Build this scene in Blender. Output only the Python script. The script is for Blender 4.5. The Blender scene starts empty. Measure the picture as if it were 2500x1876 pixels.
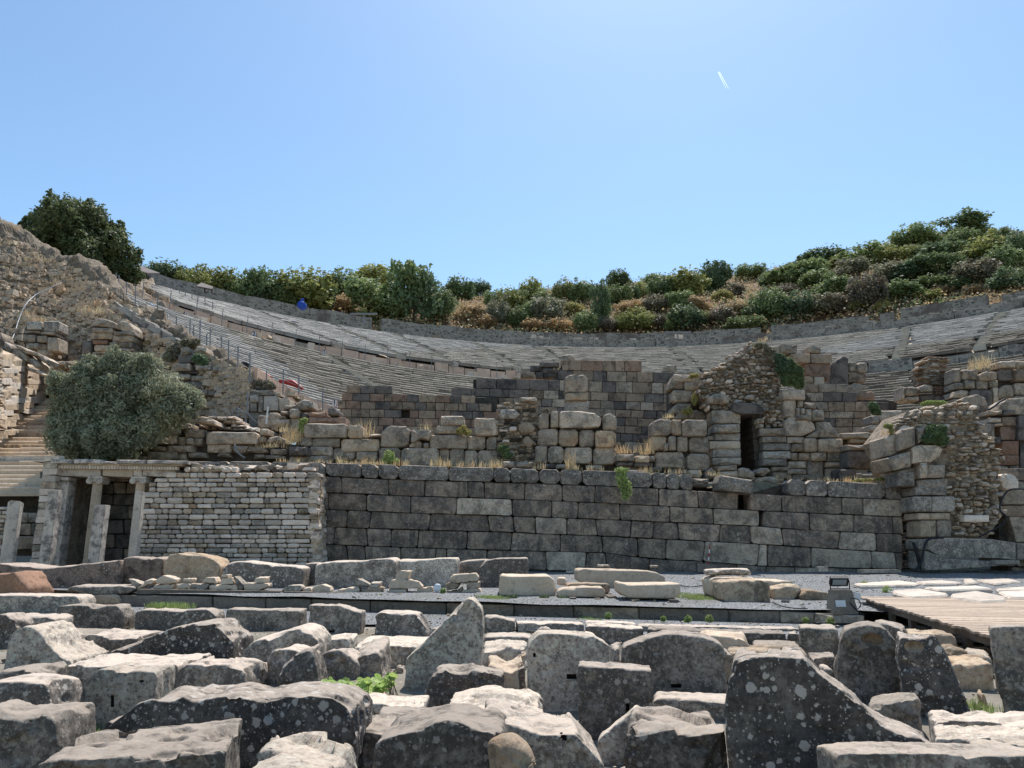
import bpy, bmesh, math, random
import numpy as np
from mathutils import Vector, Matrix
random.seed(7); np.random.seed(7)
SC = bpy.context.scene
COL = SC.collection
# ---------------------------------------------------------------- camera, sky, sun, exposure
F = 1800.0; TH = math.radians(12.29); EYE = 1.65
cam = bpy.data.cameras.new('camera'); cam.sensor_width = 36; cam.lens = 36 * F / 2500; cam.clip_end = 20000; cam.clip_start = .05
co = bpy.data.objects.new('camera', cam); COL.objects.link(co)
co.location = (0, 0, EYE); co.rotation_euler = (math.pi / 2 + TH, 0, 0); SC.camera = co
SUN_AZ = math.radians(15); SUN_EL = math.radians(61)      # azimuth to the right of the view direction
w = bpy.data.worlds.new('World'); SC.world = w; w.use_nodes = True
nt = w.node_tree; bg = nt.nodes['Background']
sky = nt.nodes.new('ShaderNodeTexSky'); sky.sky_type = 'NISHITA'; sky.sun_disc = False
sky.sun_elevation = SUN_EL; sky.sun_rotation = SUN_AZ; sky.altitude = 50
sky.air_density = 1.0; sky.dust_density = 0.55; sky.ozone_density = 1.2
tint = nt.nodes.new('ShaderNodeMix'); tint.data_type = 'RGBA'; tint.blend_type = 'MULTIPLY'; tint.inputs[0].default_value = 1; tint.inputs[7].default_value = (.86, .985, 1.0, 1)
nt.links.new(sky.outputs[0], tint.inputs[6]); nt.links.new(tint.outputs[2], bg.inputs[0]); bg.inputs[1].default_value = 0.14
sl = bpy.data.lights.new('sun', 'SUN'); sl.energy = 4.6; sl.angle = math.radians(.5); sl.color = (1, .97, .93)
so = bpy.data.objects.new('sun', sl); COL.objects.link(so)
sd = Vector((math.sin(SUN_AZ) * math.cos(SUN_EL), math.cos(SUN_AZ) * math.cos(SUN_EL), math.sin(SUN_EL)))
so.rotation_euler = sd.to_track_quat('Z', 'Y').to_euler(); so.location = (20, 0, 60)
SC.view_settings.view_transform = 'Standard'; SC.view_settings.look = 'None'
SC.view_settings.gamma = 1; SC.view_settings.use_curve_mapping = False
SC.view_settings.exposure = 0.42
SC.render.engine = 'CYCLES'; SC.cycles.max_bounces = 5; SC.cycles.diffuse_bounces = 3; SC.cycles.transparent_max_bounces = 6
# ---------------------------------------------------------------- geometry helpers
CAMP = Vector((0, 0, EYE))
def ray(px, py):
    xc = (px - 1250) / F; yc = -(py - 938) / F
    return Vector((xc, math.cos(TH) - yc * math.sin(TH), math.sin(TH) + yc * math.cos(TH)))
def P(px, py, Y):
    d = ray(px, py); return CAMP + d * (Y / d.y)
def Pz(px, py, z):
    d = ray(px, py); return CAMP + d * ((z - EYE) / d.z)
def Ppl(px, py, c, n):
    d = ray(px, py); return CAMP + d * ((c - CAMP).dot(n) / d.dot(n))
def pix(v):
    d = v - CAMP; f = Vector((0, math.cos(TH), math.sin(TH))); u = Vector((0, -math.sin(TH), math.cos(TH)))
    k = d.dot(f); return 1250 + F * d.x / k, 938 - F * d.dot(u) / k
CROP = {'L': (0, 1320, 2.986), 'M': (620, 1320, 2.986), 'C': (1240, 1320, 2.986), 'R': (1860, 1320, 2.986),
        'A1': (0, 460, 3.456), 'A2': (620, 620, 3.456), 'A3': (1240, 620, 3.456), 'A4': (1860, 480, 3.456),
        'A5': (0, 860, 3.456), 'A6': (620, 940, 3.456), 'A7': (1240, 940, 3.456), 'A8': (1860, 940, 3.456),
        'B1': (0, 700, 6.64), 'B2': (320, 860, 4.096), 'B3': (1180, 860, 4.096), 'B4': (1680, 820, 4.612),
        'B5': (2060, 840, 4.882), 'B6': (780, 980, 4.608), 'G1': (280, 1380, 4.608), 'G2': (760, 1370, 4.608), 'S': (0, 0, 1)}
def cr(c, pts):
    ox, oy, s = CROP[c]; return [(ox + x / s, oy + y / s) for x, y in pts]
def hash3(i, j, k, s):
    h = (i.astype(np.int64) * 374761393 + j.astype(np.int64) * 668265263 + k.astype(np.int64) * 2147483647 + s * 1274126177) & 0xffffffff
    h = ((h ^ (h >> 13)) * 1274126177) & 0xffffffff; h = h ^ (h >> 16)
    return (h & 0xffff) / 65535.0
def vn(p, sc, seed=0):
    q = p / sc; f = np.floor(q); t = q - f; t = t * t * (3 - 2 * t); i, j, k = f[:, 0], f[:, 1], f[:, 2]; r = 0
    for a in (0, 1):
        for b in (0, 1):
            for c in (0, 1):
                wgt = (t[:, 0] if a else 1 - t[:, 0]) * (t[:, 1] if b else 1 - t[:, 1]) * (t[:, 2] if c else 1 - t[:, 2])
                r = r + wgt * hash3(i + a, j + b, k + c, seed)
    return r * 2 - 1
def fbm(p, sc, o=3, seed=0):
    r = 0; a = 1; tot = 0
    for n in range(o):
        r = r + a * vn(p, sc, seed + n * 17); tot += a; a *= .5; sc *= .5
    return r / tot
def mesh(name, vs, fs, mats=None, smooth=False, midx=None):
    m = bpy.data.meshes.new(name); m.from_pydata([tuple(v) for v in vs], [], fs)
    for mt in (mats or []): m.materials.append(mt)
    if midx is not None: m.polygons.foreach_set('material_index', midx)
    if smooth: m.polygons.foreach_set('use_smooth', [True] * len(m.polygons))
    m.update(); return m
def link(name, me, parent=None, **kw):
    o = bpy.data.objects.new(name, me); COL.objects.link(o)
    if parent: o.parent = parent
    for k, v in kw.items(): o[k] = v
    return o
def thing(name, label, cat, group=None, loc=(0, 0, 0)):
    o = bpy.data.objects.new(name, None); COL.objects.link(o); o['label'] = label; o['category'] = cat
    o.empty_display_size = .2; o['kind'] = 'thing'
    if group: o['group'] = group
    return o
class MB:
    """collects simple solids for one mesh"""
    def __init__(s): s.v = []; s.f = []
    def add(s, vs, fs):
        n = len(s.v); s.v += [Vector(v) for v in vs]; s.f += [tuple(i + n for i in f) for f in fs]
    def box(s, c, sz, rz=0, rx=0, ry=0, j=0):
        M = Matrix.Translation(c) @ Matrix.Rotation(rz, 4, 'Z') @ Matrix.Rotation(rx, 4, 'X') @ Matrix.Rotation(ry, 4, 'Y')
        vs = [M @ Vector((sx * sz[0] / 2 + random.uniform(-j, j), sy * sz[1] / 2 + random.uniform(-j, j), sz_ * sz[2] / 2 + random.uniform(-j, j))) for sx in (-1, 1) for sy in (-1, 1) for sz_ in (-1, 1)]
        s.add(vs, [(0, 1, 3, 2), (4, 6, 7, 5), (0, 4, 5, 1), (2, 3, 7, 6), (0, 2, 6, 4), (1, 5, 7, 3)])
    def tube(s, pts, r, n=6, r2=None):
        pts = [Vector(p) for p in pts]; k = len(pts); vs = []
        for i, p in enumerate(pts):
            t = (pts[min(i + 1, k - 1)] - pts[max(i - 1, 0)]).normalized()
            a = t.cross(Vector((0, 0, 1))); a = a.normalized() if a.length > .05 else Vector((1, 0, 0)); b = t.cross(a).normalized()
            rr = r + ((r2 if r2 is not None else r) - r) * i / max(1, k - 1)
            for q in range(n):
                an = 2 * math.pi * q / n; vs.append(p + (a * math.cos(an) + b * math.sin(an)) * rr)
        fs = [(i * n + q, i * n + (q + 1) % n, (i + 1) * n + (q + 1) % n, (i + 1) * n + q) for i in range(k - 1) for q in range(n)]
        fs += [tuple(range(n))[::-1], tuple(range((k - 1) * n, k * n))]
        s.add(vs, fs)
    def prism(s, poly, off):
        """poly: list of 3D points, off: extrusion vector"""
        n = len(poly); s.add([Vector(p) for p in poly] + [Vector(p) + off for p in poly],
              [tuple(range(n)), tuple(range(n, 2 * n))[::-1]] + [(i, i + n, (i + 1) % n + n, (i + 1) % n) for i in range(n)])
    def build(s, name, mat, parent=None, smooth=False, **kw):
        me = mesh(name, s.v, s.f, [mat], smooth)
        bm = bmesh.new(); bm.from_mesh(me); bmesh.ops.recalc_face_normals(bm, faces=bm.faces); bm.to_mesh(me); bm.free()
        return link(name, me, parent, **kw)
# ---------------------------------------------------------------- materials
class N:
    def __init__(s, name):
        s.m = bpy.data.materials.new(name); s.m.use_nodes = True; s.t = s.m.node_tree
        s.b = s.t.nodes['Principled BSDF']; s.b.inputs['Roughness'].default_value = .9
        s.b.inputs['Specular IOR Level'].default_value = .25
    def n(s, k, **kw):
        x = s.t.nodes.new(k)
        for a, b in kw.items():
            if a in x.inputs: x.inputs[a].default_value = b
            else: setattr(x, a, b)
        return x
    def l(s, a, b): s.t.links.new(a, b)
    def math(s, op, a, b=None, c=None, clamp=False):
        x = s.n('ShaderNodeMath', operation=op); x.use_clamp = clamp
        for i, v in enumerate((a, b, c)):
            if v is None: continue
            if isinstance(v, (int, float)): x.inputs[i].default_value = v
            else: s.l(v, x.inputs[i])
        return x.outputs[0]
    def noise(s, vec, scale, det=6, rough=.6, dist=0):
        x = s.n('ShaderNodeTexNoise'); x.inputs['Scale'].default_value = scale; x.inputs['Detail'].default_value = det
        x.inputs['Roughness'].default_value = rough; x.inputs['Distortion'].default_value = dist
        if vec is not None: s.l(vec, x.inputs['Vector'])
        return x
    def ramp(s, v, a, b):
        x = s.n('ShaderNodeMapRange'); x.inputs['From Min'].default_value = a; x.inputs['From Max'].default_value = b
        x.interpolation_type = 'SMOOTHSTEP'; s.l(v, x.inputs['Value']); return x.outputs[0]
    def mix(s, f, a, b, mode='MIX'):
        x = s.n('ShaderNodeMix', data_type='RGBA', blend_type=mode)
        for v, k in ((f, 0), (a, 6), (b, 7)):
            if isinstance(v, (int, float)): x.inputs[k].default_value = v
            elif isinstance(v, tuple): x.inputs[k].default_value = (*v, 1)
            else: s.l(v, x.inputs[k])
        return x.outputs[2]
    def bump(s, h, strength=.5, dist=.02):
        x = s.n('ShaderNodeBump'); x.inputs['Strength'].default_value = strength; x.inputs['Distance'].default_value = dist
        s.l(h, x.inputs['Height']); s.l(x.outputs[0], s.b.inputs['Normal'])
    def coords(s, rnd=True, sc=None):
        tc = s.n('ShaderNodeTexCoord').outputs['Object']
        if rnd:
            oi = s.n('ShaderNodeObjectInfo'); s.rnd = oi.outputs['Random']
            x = s.n('ShaderNodeVectorMath', operation='MULTIPLY_ADD'); s.l(oi.outputs['Random'], x.inputs[0])
            x.inputs[1].default_value = (37, 53, 71); s.l(tc, x.inputs[2]); tc = x.outputs[0]
        if sc:
            x = s.n('ShaderNodeVectorMath', operation='MULTIPLY'); s.l(tc, x.inputs[0]); x.inputs[1].default_value = sc; tc = x.outputs[0]
        return tc
def stone(name, c1, c2, dark=(.035, .034, .035), amt=.5, lich=0., lsc=9, lcol=(.36, .36, .34), speck=.3, stain=0., stcol=(.35, .17, .08), bump=.5, bdist=.02, sc=1., var=.35, streak=0., toplit_dust=0., toplit_col=(.46, .425, .375)):
    wt = lambda c_: (min(.8, c_[0] * 1.13), c_[1] * .99, c_[2] * .885)
    c1, c2, dark, stcol, lcol, toplit_col = map(wt, (c1, c2, dark, stcol, lcol, toplit_col)); k = N(name); v = k.coords()
    n1 = k.noise(v, 1.6 * sc, 6, .6); n2 = k.noise(v, 3.1 * sc, 10, .7, .3); n3 = k.noise(v, 30 * sc, 4, .65)
    c = k.mix(k.ramp(n1.outputs[0], .35, .65), c1, c2)
    if stain: c = k.mix(k.math('MULTIPLY', k.ramp(k.noise(v, .9 * sc, 5, .6).outputs[0], .56, .68), stain), c, stcol)
    t = .72 - .4 * amt
    c = k.mix(k.math('MULTIPLY', k.ramp(n2.outputs[0], t - .07, t + .10), .82), c, dark)
    if streak:
        sv = k.coords(True, (2.5, 2.5, .35)); c = k.mix(k.math('MULTIPLY', k.ramp(k.noise(sv, 1.4, 6, .6).outputs[0], .5, .62), streak), c, (.035, .036, .042))
    if speck: c = k.mix(k.math('MULTIPLY', k.ramp(n3.outputs[0], .53, .62), speck), c, tuple(x * .3 for x in c1))
    if speck:
        n4 = k.noise(v, 11 * sc, 8, .75); c = k.mix(k.math('MULTIPLY', k.ramp(n4.outputs[0], .52, .6), min(.7, speck * .75)), c, tuple(x * .42 for x in c1))
        c = k.mix(k.math('MULTIPLY', k.ramp(n4.outputs[0], .47, .40), min(.5, speck * .5)), c, tuple(min(.6, x * 1.5) for x in c1))
    if speck: c = k.mix(k.math('MULTIPLY', k.ramp(n3.outputs[0], .46, .34), speck * .5), c, tuple(min(.6, x * 1.7) for x in c1))
    if toplit_dust:  # pale dust on upward faces, painting in the brightness of sunlit tops
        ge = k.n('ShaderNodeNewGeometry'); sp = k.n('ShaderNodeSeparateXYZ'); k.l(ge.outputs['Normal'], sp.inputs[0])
        dm = k.math('MULTIPLY', k.ramp(sp.outputs[2], .45, .85), k.math('MULTIPLY', k.ramp(k.noise(v, 5 * sc, 8, .7).outputs[0], .30, .55), toplit_dust))
        c = k.mix(dm, c, toplit_col)
    if lich:
        dn = k.noise(v, 34, 5, .7); dv = k.n('ShaderNodeVectorMath', operation='MULTIPLY_ADD')
        k.l(dn.outputs[1], dv.inputs[0]); dv.inputs[1].default_value = (.05, .05, .05); k.l(v, dv.inputs[2])
        gate = k.ramp(k.noise(v, 2.2, 4, .6).outputs[0], .58 - .26 * lich, .62 - .26 * lich)
        tot = None
        for q, (s_, rr) in enumerate(((lsc, .30), (lsc * 1.8, .28), (lsc * 4, .25))):
            vo = k.n('ShaderNodeTexVoronoi'); vo.inputs['Scale'].default_value = s_; k.l(dv.outputs[0], vo.inputs['Vector'])
            sx = k.n('ShaderNodeSeparateColor'); k.l(vo.outputs['Color'], sx.inputs[0])
            rad = k.math('MULTIPLY', k.math('POWER', sx.outputs[0], .9), rr * 1.5)
            keep = k.math('LESS_THAN', sx.outputs[1], .2 + .5 * lich)
            mk = k.math('MULTIPLY', k.ramp(k.math('SUBTRACT', rad, vo.outputs['Distance']), 0, .07), keep)
            tot = mk if tot is None else k.math('MAXIMUM', tot, mk)
        tot = k.math('MULTIPLY', tot, k.math('ADD', k.math('MULTIPLY', gate, .92), .08))
        c = k.mix(k.math('MULTIPLY', tot, .85), c, k.mix(n3.outputs[0], tuple(x * .8 for x in lcol), tuple(x * 1.25 for x in lcol)))
    br = k.math('ADD', k.math('MULTIPLY', k.rnd, var * 2), 1 - var)
    hs = k.n('ShaderNodeHueSaturation'); k.l(c, hs.inputs['Color']); k.l(br, hs.inputs['Value'])
    k.l(hs.outputs[0], k.b.inputs['Base Color'])
    h = k.math('ADD', k.math('MULTIPLY', n2.outputs[0], 1.4), k.math('MULTIPLY', k.noise(v, 16 * sc, 10, .75).outputs[0], .8))
    k.bump(h, bump, bdist); return k.m
M = {}
M['dark'] = stone('dark_lichen_stone', (.22, .208, .19), (.31, .293, .265), dark=(.06, .058, .055), amt=.78, lich=.7, lsc=12, speck=.8, bump=.8, toplit_dust=.8)
M['darkbig'] = stone('black_stone_white_lichen', (.10, .096, .091), (.16, .152, .142), dark=(.045, .044, .043), amt=.7, lich=1., lsc=10.5, speck=.6, toplit_dust=.7, lcol=(.43, .43, .41), bump=.7, var=.1)
M['grey'] = stone('grey_marble', (.36, .336, .30), (.25, .235, .212), dark=(.06, .058, .054), amt=.62, lich=.4, lsc=16, speck=.9, bump=.8, toplit_dust=.75)
M['light'] = stone('pale_grey_marble', (.40, .375, .335), (.31, .29, .26), dark=(.10, .095, .088), amt=.42, lich=.2, lsc=16, speck=1., bump=.7, toplit_dust=.5, toplit_col=(.5, .46, .39))
M['cream'] = stone('cream_marble', (.54, .475, .38), (.45, .40, .325), dark=(.17, .14, .11), amt=.28, speck=.3, bump=.5, stain=.25, stcol=(.42, .30, .18), var=.15)
M['frag'] = stone('pale_fragment', (.60, .54, .44), (.50, .45, .37), dark=(.2, .17, .14), amt=.2, speck=.25, bump=.5, sc=2, var=.15)
M['red'] = stone('reddish_conglomerate', (.27, .225, .19), (.2, .165, .145), amt=.5, lich=.25, speck=.7, bump=1., stain=.7, stcol=(.24, .12, .08), toplit_dust=.7, var=.15)
M['orange'] = stone('orange_rock', (.27, .175, .125), (.22, .15, .11), dark=(.12, .06, .04), amt=.3, speck=.4, bump=1., var=.1)
M['wallblock'] = stone('weathered_wall_block', (.32, .275, .22), (.21, .185, .158), dark=(.07, .066, .064), amt=.58, lich=.15, lsc=7, speck=.55, bump=.7, bdist=.04, sc=.6, var=.14, streak=.55, stain=.35, stcol=(.2, .12, .07))
M['wallcap'] = stone('lichened_coping_block', (.29, .275, .245), (.19, .18, .16), dark=(.06, .058, .055), amt=.6, lich=.6, lsc=7, speck=.7, bump=.8, toplit_dust=.7, bdist=.04, sc=.6, var=.2)
M['ruin'] = stone('ruin_block', (.44, .385, .312), (.32, .284, .238), dark=(.11, .10, .088), amt=.5, toplit_dust=.5, lich=.2, lsc=5, speck=.55, bump=.8, bdist=.05, sc=.55, var=.28, stain=.4, stcol=(.32, .2, .1))
M['ruinwarm'] = stone('warm_ruin_block', (.47, .39, .295), (.37, .31, .235), dark=(.08, .07, .06), amt=.42, speck=.5, bump=.8, bdist=.05, sc=.6, var=.25, stain=.5, stcol=(.38, .24, .12))
M['tuff'] = stone('brown_ashlar', (.33, .27, .205), (.26, .215, .168), dark=(.06, .052, .045), amt=.45, speck=.4, bump=.4, bdist=.03, sc=.5, var=.2)
M['tuffred'] = stone('reddish_ashlar', (.30, .215, .165), (.245, .18, .142), dark=(.06, .045, .04), amt=.4, speck=.4, bump=.4, bdist=.03, sc=.5, var=.2)
M['tuffdark'] = stone('bluish_dark_ashlar', (.15, .142, .135), (.18, .165, .148), dark=(.04, .04, .045), amt=.5, speck=.4, bump=.4, bdist=.03, sc=.5, var=.2)
M['small'] = stone('pale_field_stone', (.64, .58, .50), (.50, .465, .41), dark=(.2, .185, .165), amt=.28, speck=.4, bump=.6, bdist=.02, sc=1.2, var=.3)
M['marblefin'] = stone('old_white_marble', (.56, .53, .47), (.45, .43, .39), dark=(.10, .10, .10), amt=.35, speck=.35, bump=.4, bdist=.015, var=.12)
M['pillar'] = stone('pillar_marble', (.55, .525, .475), (.44, .42, .38), dark=(.05, .05, .053), amt=.52, speck=.5, bump=.5, bdist=.015, var=.1)
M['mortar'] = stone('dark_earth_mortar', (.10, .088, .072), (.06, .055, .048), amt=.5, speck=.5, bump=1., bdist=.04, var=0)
M['lime'] = stone('lime_mortar_core', (.34, .30, .24), (.25, .22, .18), amt=.4, speck=.7, bump=1.2, bdist=.06, var=0)
M['concrete'] = stone('weathered_concrete', (.20, .185, .16), (.15, .14, .125), dark=(.07, .065, .06), amt=.35, speck=.4, bump=.4, bdist=.01, var=.1)
M['timber'] = stone('grey_timber', (.17, .155, .135), (.11, .10, .09), amt=.3, speck=.3, bump=.4, bdist=.01, var=.2)
def plain(name, c, r=.6, metal=0, em=None):
    k = N(name); n = k.noise(k.coords(), 6, 4); k.l(k.mix(n.outputs[0], tuple(x * .8 for x in c), tuple(min(1, x * 1.15) for x in c)), k.b.inputs['Base Color'])
    k.b.inputs['Roughness'].default_value = r; k.b.inputs['Metallic'].default_value = metal; return k.m
M['steel'] = plain('galvanised_steel', (.22, .225, .23), .6, .1)
M['black'] = plain('black_plastic', (.02, .02, .022), .5)
M['white'] = plain('white_paint', (.7, .68, .66), .6)
M['redpaint'] = plain('dark_red_plastic', (.35, .03, .03), .5)
M['blue'] = plain('blue_tarp', (.02, .07, .36), .5)
M['bluel'] = plain('light_blue_tarp', (.08, .3, .65), .5)
M['glass'] = plain('lamp_glass', (.25, .28, .3), .15)
M['rust'] = plain('rusty_steel', (.07, .045, .035), .7)
M['paper'] = plain('white_plastic_sheet', (.75, .75, .75), .5)
# ---------------------------------------------------------------- organic stone blocks
QUEUE = []
def block(label, c, Y, T, top, bot=None, mat='grey', yaw=0, lean=0, holes=(), rough=1., name='stone_block', cat='stone block', zg=0., group=None, topdrop=.0, vox=None):
    """top: outline left to right in crop pixels; the sides run down to the ground unless bot gives the lower outline (right to left)"""
    pts = cr(c, top)
    cx = sum(p[0] for p in pts) / len(pts)
    ctr = P(cx, pts[len(pts) // 2][1], Y)
    if not yaw and Y < 14 and cx > 1450 and pts[-1][0] - pts[0][0] < 400: yaw = -math.degrees(math.atan2(ctr.x, ctr.y)) * .85
    n = Matrix.Rotation(math.radians(yaw), 3, 'Z') @ Matrix.Rotation(math.radians(lean), 3, 'X') @ Vector((0, 1, 0))
    v3 = [Ppl(x, y, ctr, n) for x, y in pts]
    if bot is None:
        r = v3[-1].copy(); l = v3[0].copy(); k = n.z / n.y if abs(n.y) > .1 else 0
        for q in (r, l):
            dz = (zg - .06) - q.z; q.z += dz; q.y -= dz * k
        v3 += [r, l]
    else: v3 += [Ppl(x, y, ctr, n) for x, y in cr(c, bot)]
    QUEUE.append(dict(label=label, v=v3, n=n, T=T, mat=mat, Y=Y, holes=[cr(c, h) for h in holes], rough=rough, name=name, cat=cat, group=group, drop=topdrop, vox=vox))
def flush_blocks():
    objs = []
    for q in QUEUE:
        n = q['n']; T = q['T']; mb = MB(); back = []
        zmin = min(v.z for v in q['v'])
        for v in q['v']:
            b = v + n * T
            b.z -= q['drop'] * (1 if v.z > zmin + .1 else 0)
            back.append(b)
        k = len(back); mb.add(q['v'] + back, [tuple(range(k)), tuple(range(k, 2 * k))[::-1]] + [(i, i + k, (i + 1) % k + k, (i + 1) % k) for i in range(k)])
        me = mesh('tmp', mb.v, mb.f); bm = bmesh.new(); bm.from_mesh(me); bmesh.ops.triangulate(bm, faces=bm.faces); bmesh.ops.recalc_face_normals(bm, faces=bm.faces); bm.to_mesh(me); bm.free()
        o = bpy.data.objects.new('tmp', me); COL.objects.link(o)
        r = o.modifiers.new('r', 'REMESH'); r.mode = 'VOXEL'; vs = q['vox'] or max(.012, .0029 * q['Y']); vs = min(vs, T / 4, (max(v_.z for v_ in q['v']) - zmin) / 4); r.voxel_size = vs; q['vs'] = vs
        objs.append(o)
    dg = bpy.context.evaluated_depsgraph_get(); dg.update()
    for seed, (q, o) in enumerate(zip(QUEUE, objs)):
        n = q['n']; ev = o.evaluated_get(dg); me = bpy.data.meshes.new_from_object(ev)
        nv = len(me.vertices)
        if nv < 8: print('EMPTY BLOCK', q['label']); continue
        p = np.empty(nv * 3); me.vertices.foreach_get('co', p); p = p.reshape(-1, 3)
        ne = len(me.edges); e = np.empty(ne * 2, dtype=np.int64); me.edges.foreach_get('vertices', e); e = e.reshape(-1, 2)
        deg = np.bincount(e.ravel(), minlength=nv)[:, None] + 1e-9
        def smooth(p, it, f):
            for _ in range(it):
                s = np.stack([np.bincount(e[:, 0], p[e[:, 1], a], nv) + np.bincount(e[:, 1], p[e[:, 0], a], nv) for a in range(3)], 1)
                p = p * (1 - f) + (s / deg) * f
            return p
        vs = q['vs']; R = q['rough']; rg = np.random.RandomState(seed + 100 + int(q['Y'] * 10)); off = np.array([seed * 13.7, seed * 5.1, seed * 7.7])
        p = smooth(p, 1, .18)
        big = smooth(p, int(min(7, max(2, .025 / vs * 2.))), .6)
        wear = np.clip(-.05 + 1.8 * fbm(p + off, .2, 3, 3), 0, 1)[:, None]
        p = p + (big - p) * wear * min(1.1, max(.04, R * 1.3 - .8))
        me.vertices.foreach_set('co', p.ravel()); me.update()
        nr = np.empty(nv * 3); me.vertex_normals.foreach_get('vector', nr) if hasattr(me, 'vertex_normals') else me.vertices.foreach_get('normal', nr)
        nr = np.nan_to_num(nr.reshape(-1, 3))
        cv = ((p - big) * nr).sum(1); cand = np.where(cv >= np.percentile(cv, 80))[0]
        pb_ = p.copy()
        for _ in range(int(6 + 18 * max(0, R - .6)) if q['Y'] < 16 else 10):
            i = cand[rg.randint(len(cand))]; dn = nr[i] + rg.normal(size=3) * .28; dn /= np.linalg.norm(dn)
            rad = rg.uniform(.07, .34) * min(1.2, .7 + R * .3); dp = rad * rg.uniform(.03, .12) * min(1.2, R + .1); dl = p - p[i]
            sd = dl @ dn + dp; mk = (sd > 0) & ((dl * dl).sum(1) < rad * rad); p[mk] -= sd[mk, None] * dn
        mv = p - pb_; ml = np.linalg.norm(mv, axis=1, keepdims=True) + 1e-9; lim = min(.012 + .03 * R, q['T'] * .18, .2 * (max(v_.z for v_ in q['v']) - min(v_.z for v_ in q['v']))); p = pb_ + mv / ml * (lim * np.tanh(ml / lim))
        d = fbm(p + off, .5, 3, 5) * .012 * R * R + fbm(p + off, .11, 3, 9) * .007 * R
        ch = fbm(p + off, .16, 2, 21); d = d - np.clip(ch - .3, 0, .12) * .2 * R * (vs < .05)
        q2 = p + off + 0.12 * np.stack([vn(p, .3, 41), vn(p, .3, 42), vn(p, .3, 43)], 1); cel = np.abs(vn(q2, .28, 44)); conv = np.clip(((p - big) * nr).sum(1) / vs, 0, 1.2)
        d = d - conv * np.clip(.22 - cel, 0, .22) * .22 * R
        d = d + fbm(p + off, vs * 3.2, 2, 31) * min(vs, .03) * .4
        p = p + nr * d[:, None]
        me.vertices.foreach_set('co', p.ravel())
        me.polygons.foreach_set('use_smooth', [True] * len(me.polygons))
        me.materials.clear(); me.materials.append(M[q['mat']]); me.update(); me.name = q['name']
        ob = link(q['name'], me); ob['label'] = q['label']; ob['category'] = q['cat']; ob['kind'] = 'thing'
        if q['group']: ob['group'] = q['group']
        for h in q['holes']:     # mortises and worn hollows are cut into the block
            xs = [a[0] for a in h]; ys = [a[1] for a in h]; c0 = q['v'][len(q['v']) // 3]; cs = [Ppl(x_, y_, c0, n) for x_, y_ in ((min(xs), min(ys)), (max(xs), min(ys)), (max(xs), max(ys)), (min(xs), max(ys)))]
            if len(h) == 2: mbc = MB(); mbc.prism([v_ - n * .06 for v_ in cs], n * .17); cm_ = mesh('cut', mbc.v, mbc.f, [M['mortar']])
            else:
                bmc = bmesh.new(); bmesh.ops.create_icosphere(bmc, subdivisions=3, radius=1, matrix=Matrix.Translation((cs[0] + cs[2]) / 2) @ Matrix.Diagonal((abs(cs[1].x - cs[0].x) / 2, .09, abs(cs[0].z - cs[3].z) / 2, 1))); cm_ = bpy.data.meshes.new('cut'); bmc.to_mesh(cm_); bmc.free(); cm_.materials.append(M['ruinwarm'])
            co_ = bpy.data.objects.new('cut', cm_); COL.objects.link(co_); bmo = bmesh.new(); bmo.from_mesh(cm_); bmesh.ops.recalc_face_normals(bmo, faces=bmo.faces); bmo.to_mesh(cm_); bmo.free()
            md = ob.modifiers.new('b', 'BOOLEAN'); md.object = co_; md.operation = 'DIFFERENCE'; md.solver = 'EXACT'; md.material_mode = 'TRANSFER'
            dg2 = bpy.context.evaluated_depsgraph_get(); dg2.update(); m2 = bpy.data.meshes.new_from_object(ob.evaluated_get(dg2)); ob.modifiers.clear()
            if len(m2.vertices) > nv * .7: ob.data = m2; m2.name = 'stone_block'
            bpy.data.objects.remove(co_)
    for o in objs:
        m = o.data; bpy.data.objects.remove(o); bpy.data.meshes.remove(m)
    QUEUE.clear()
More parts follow.
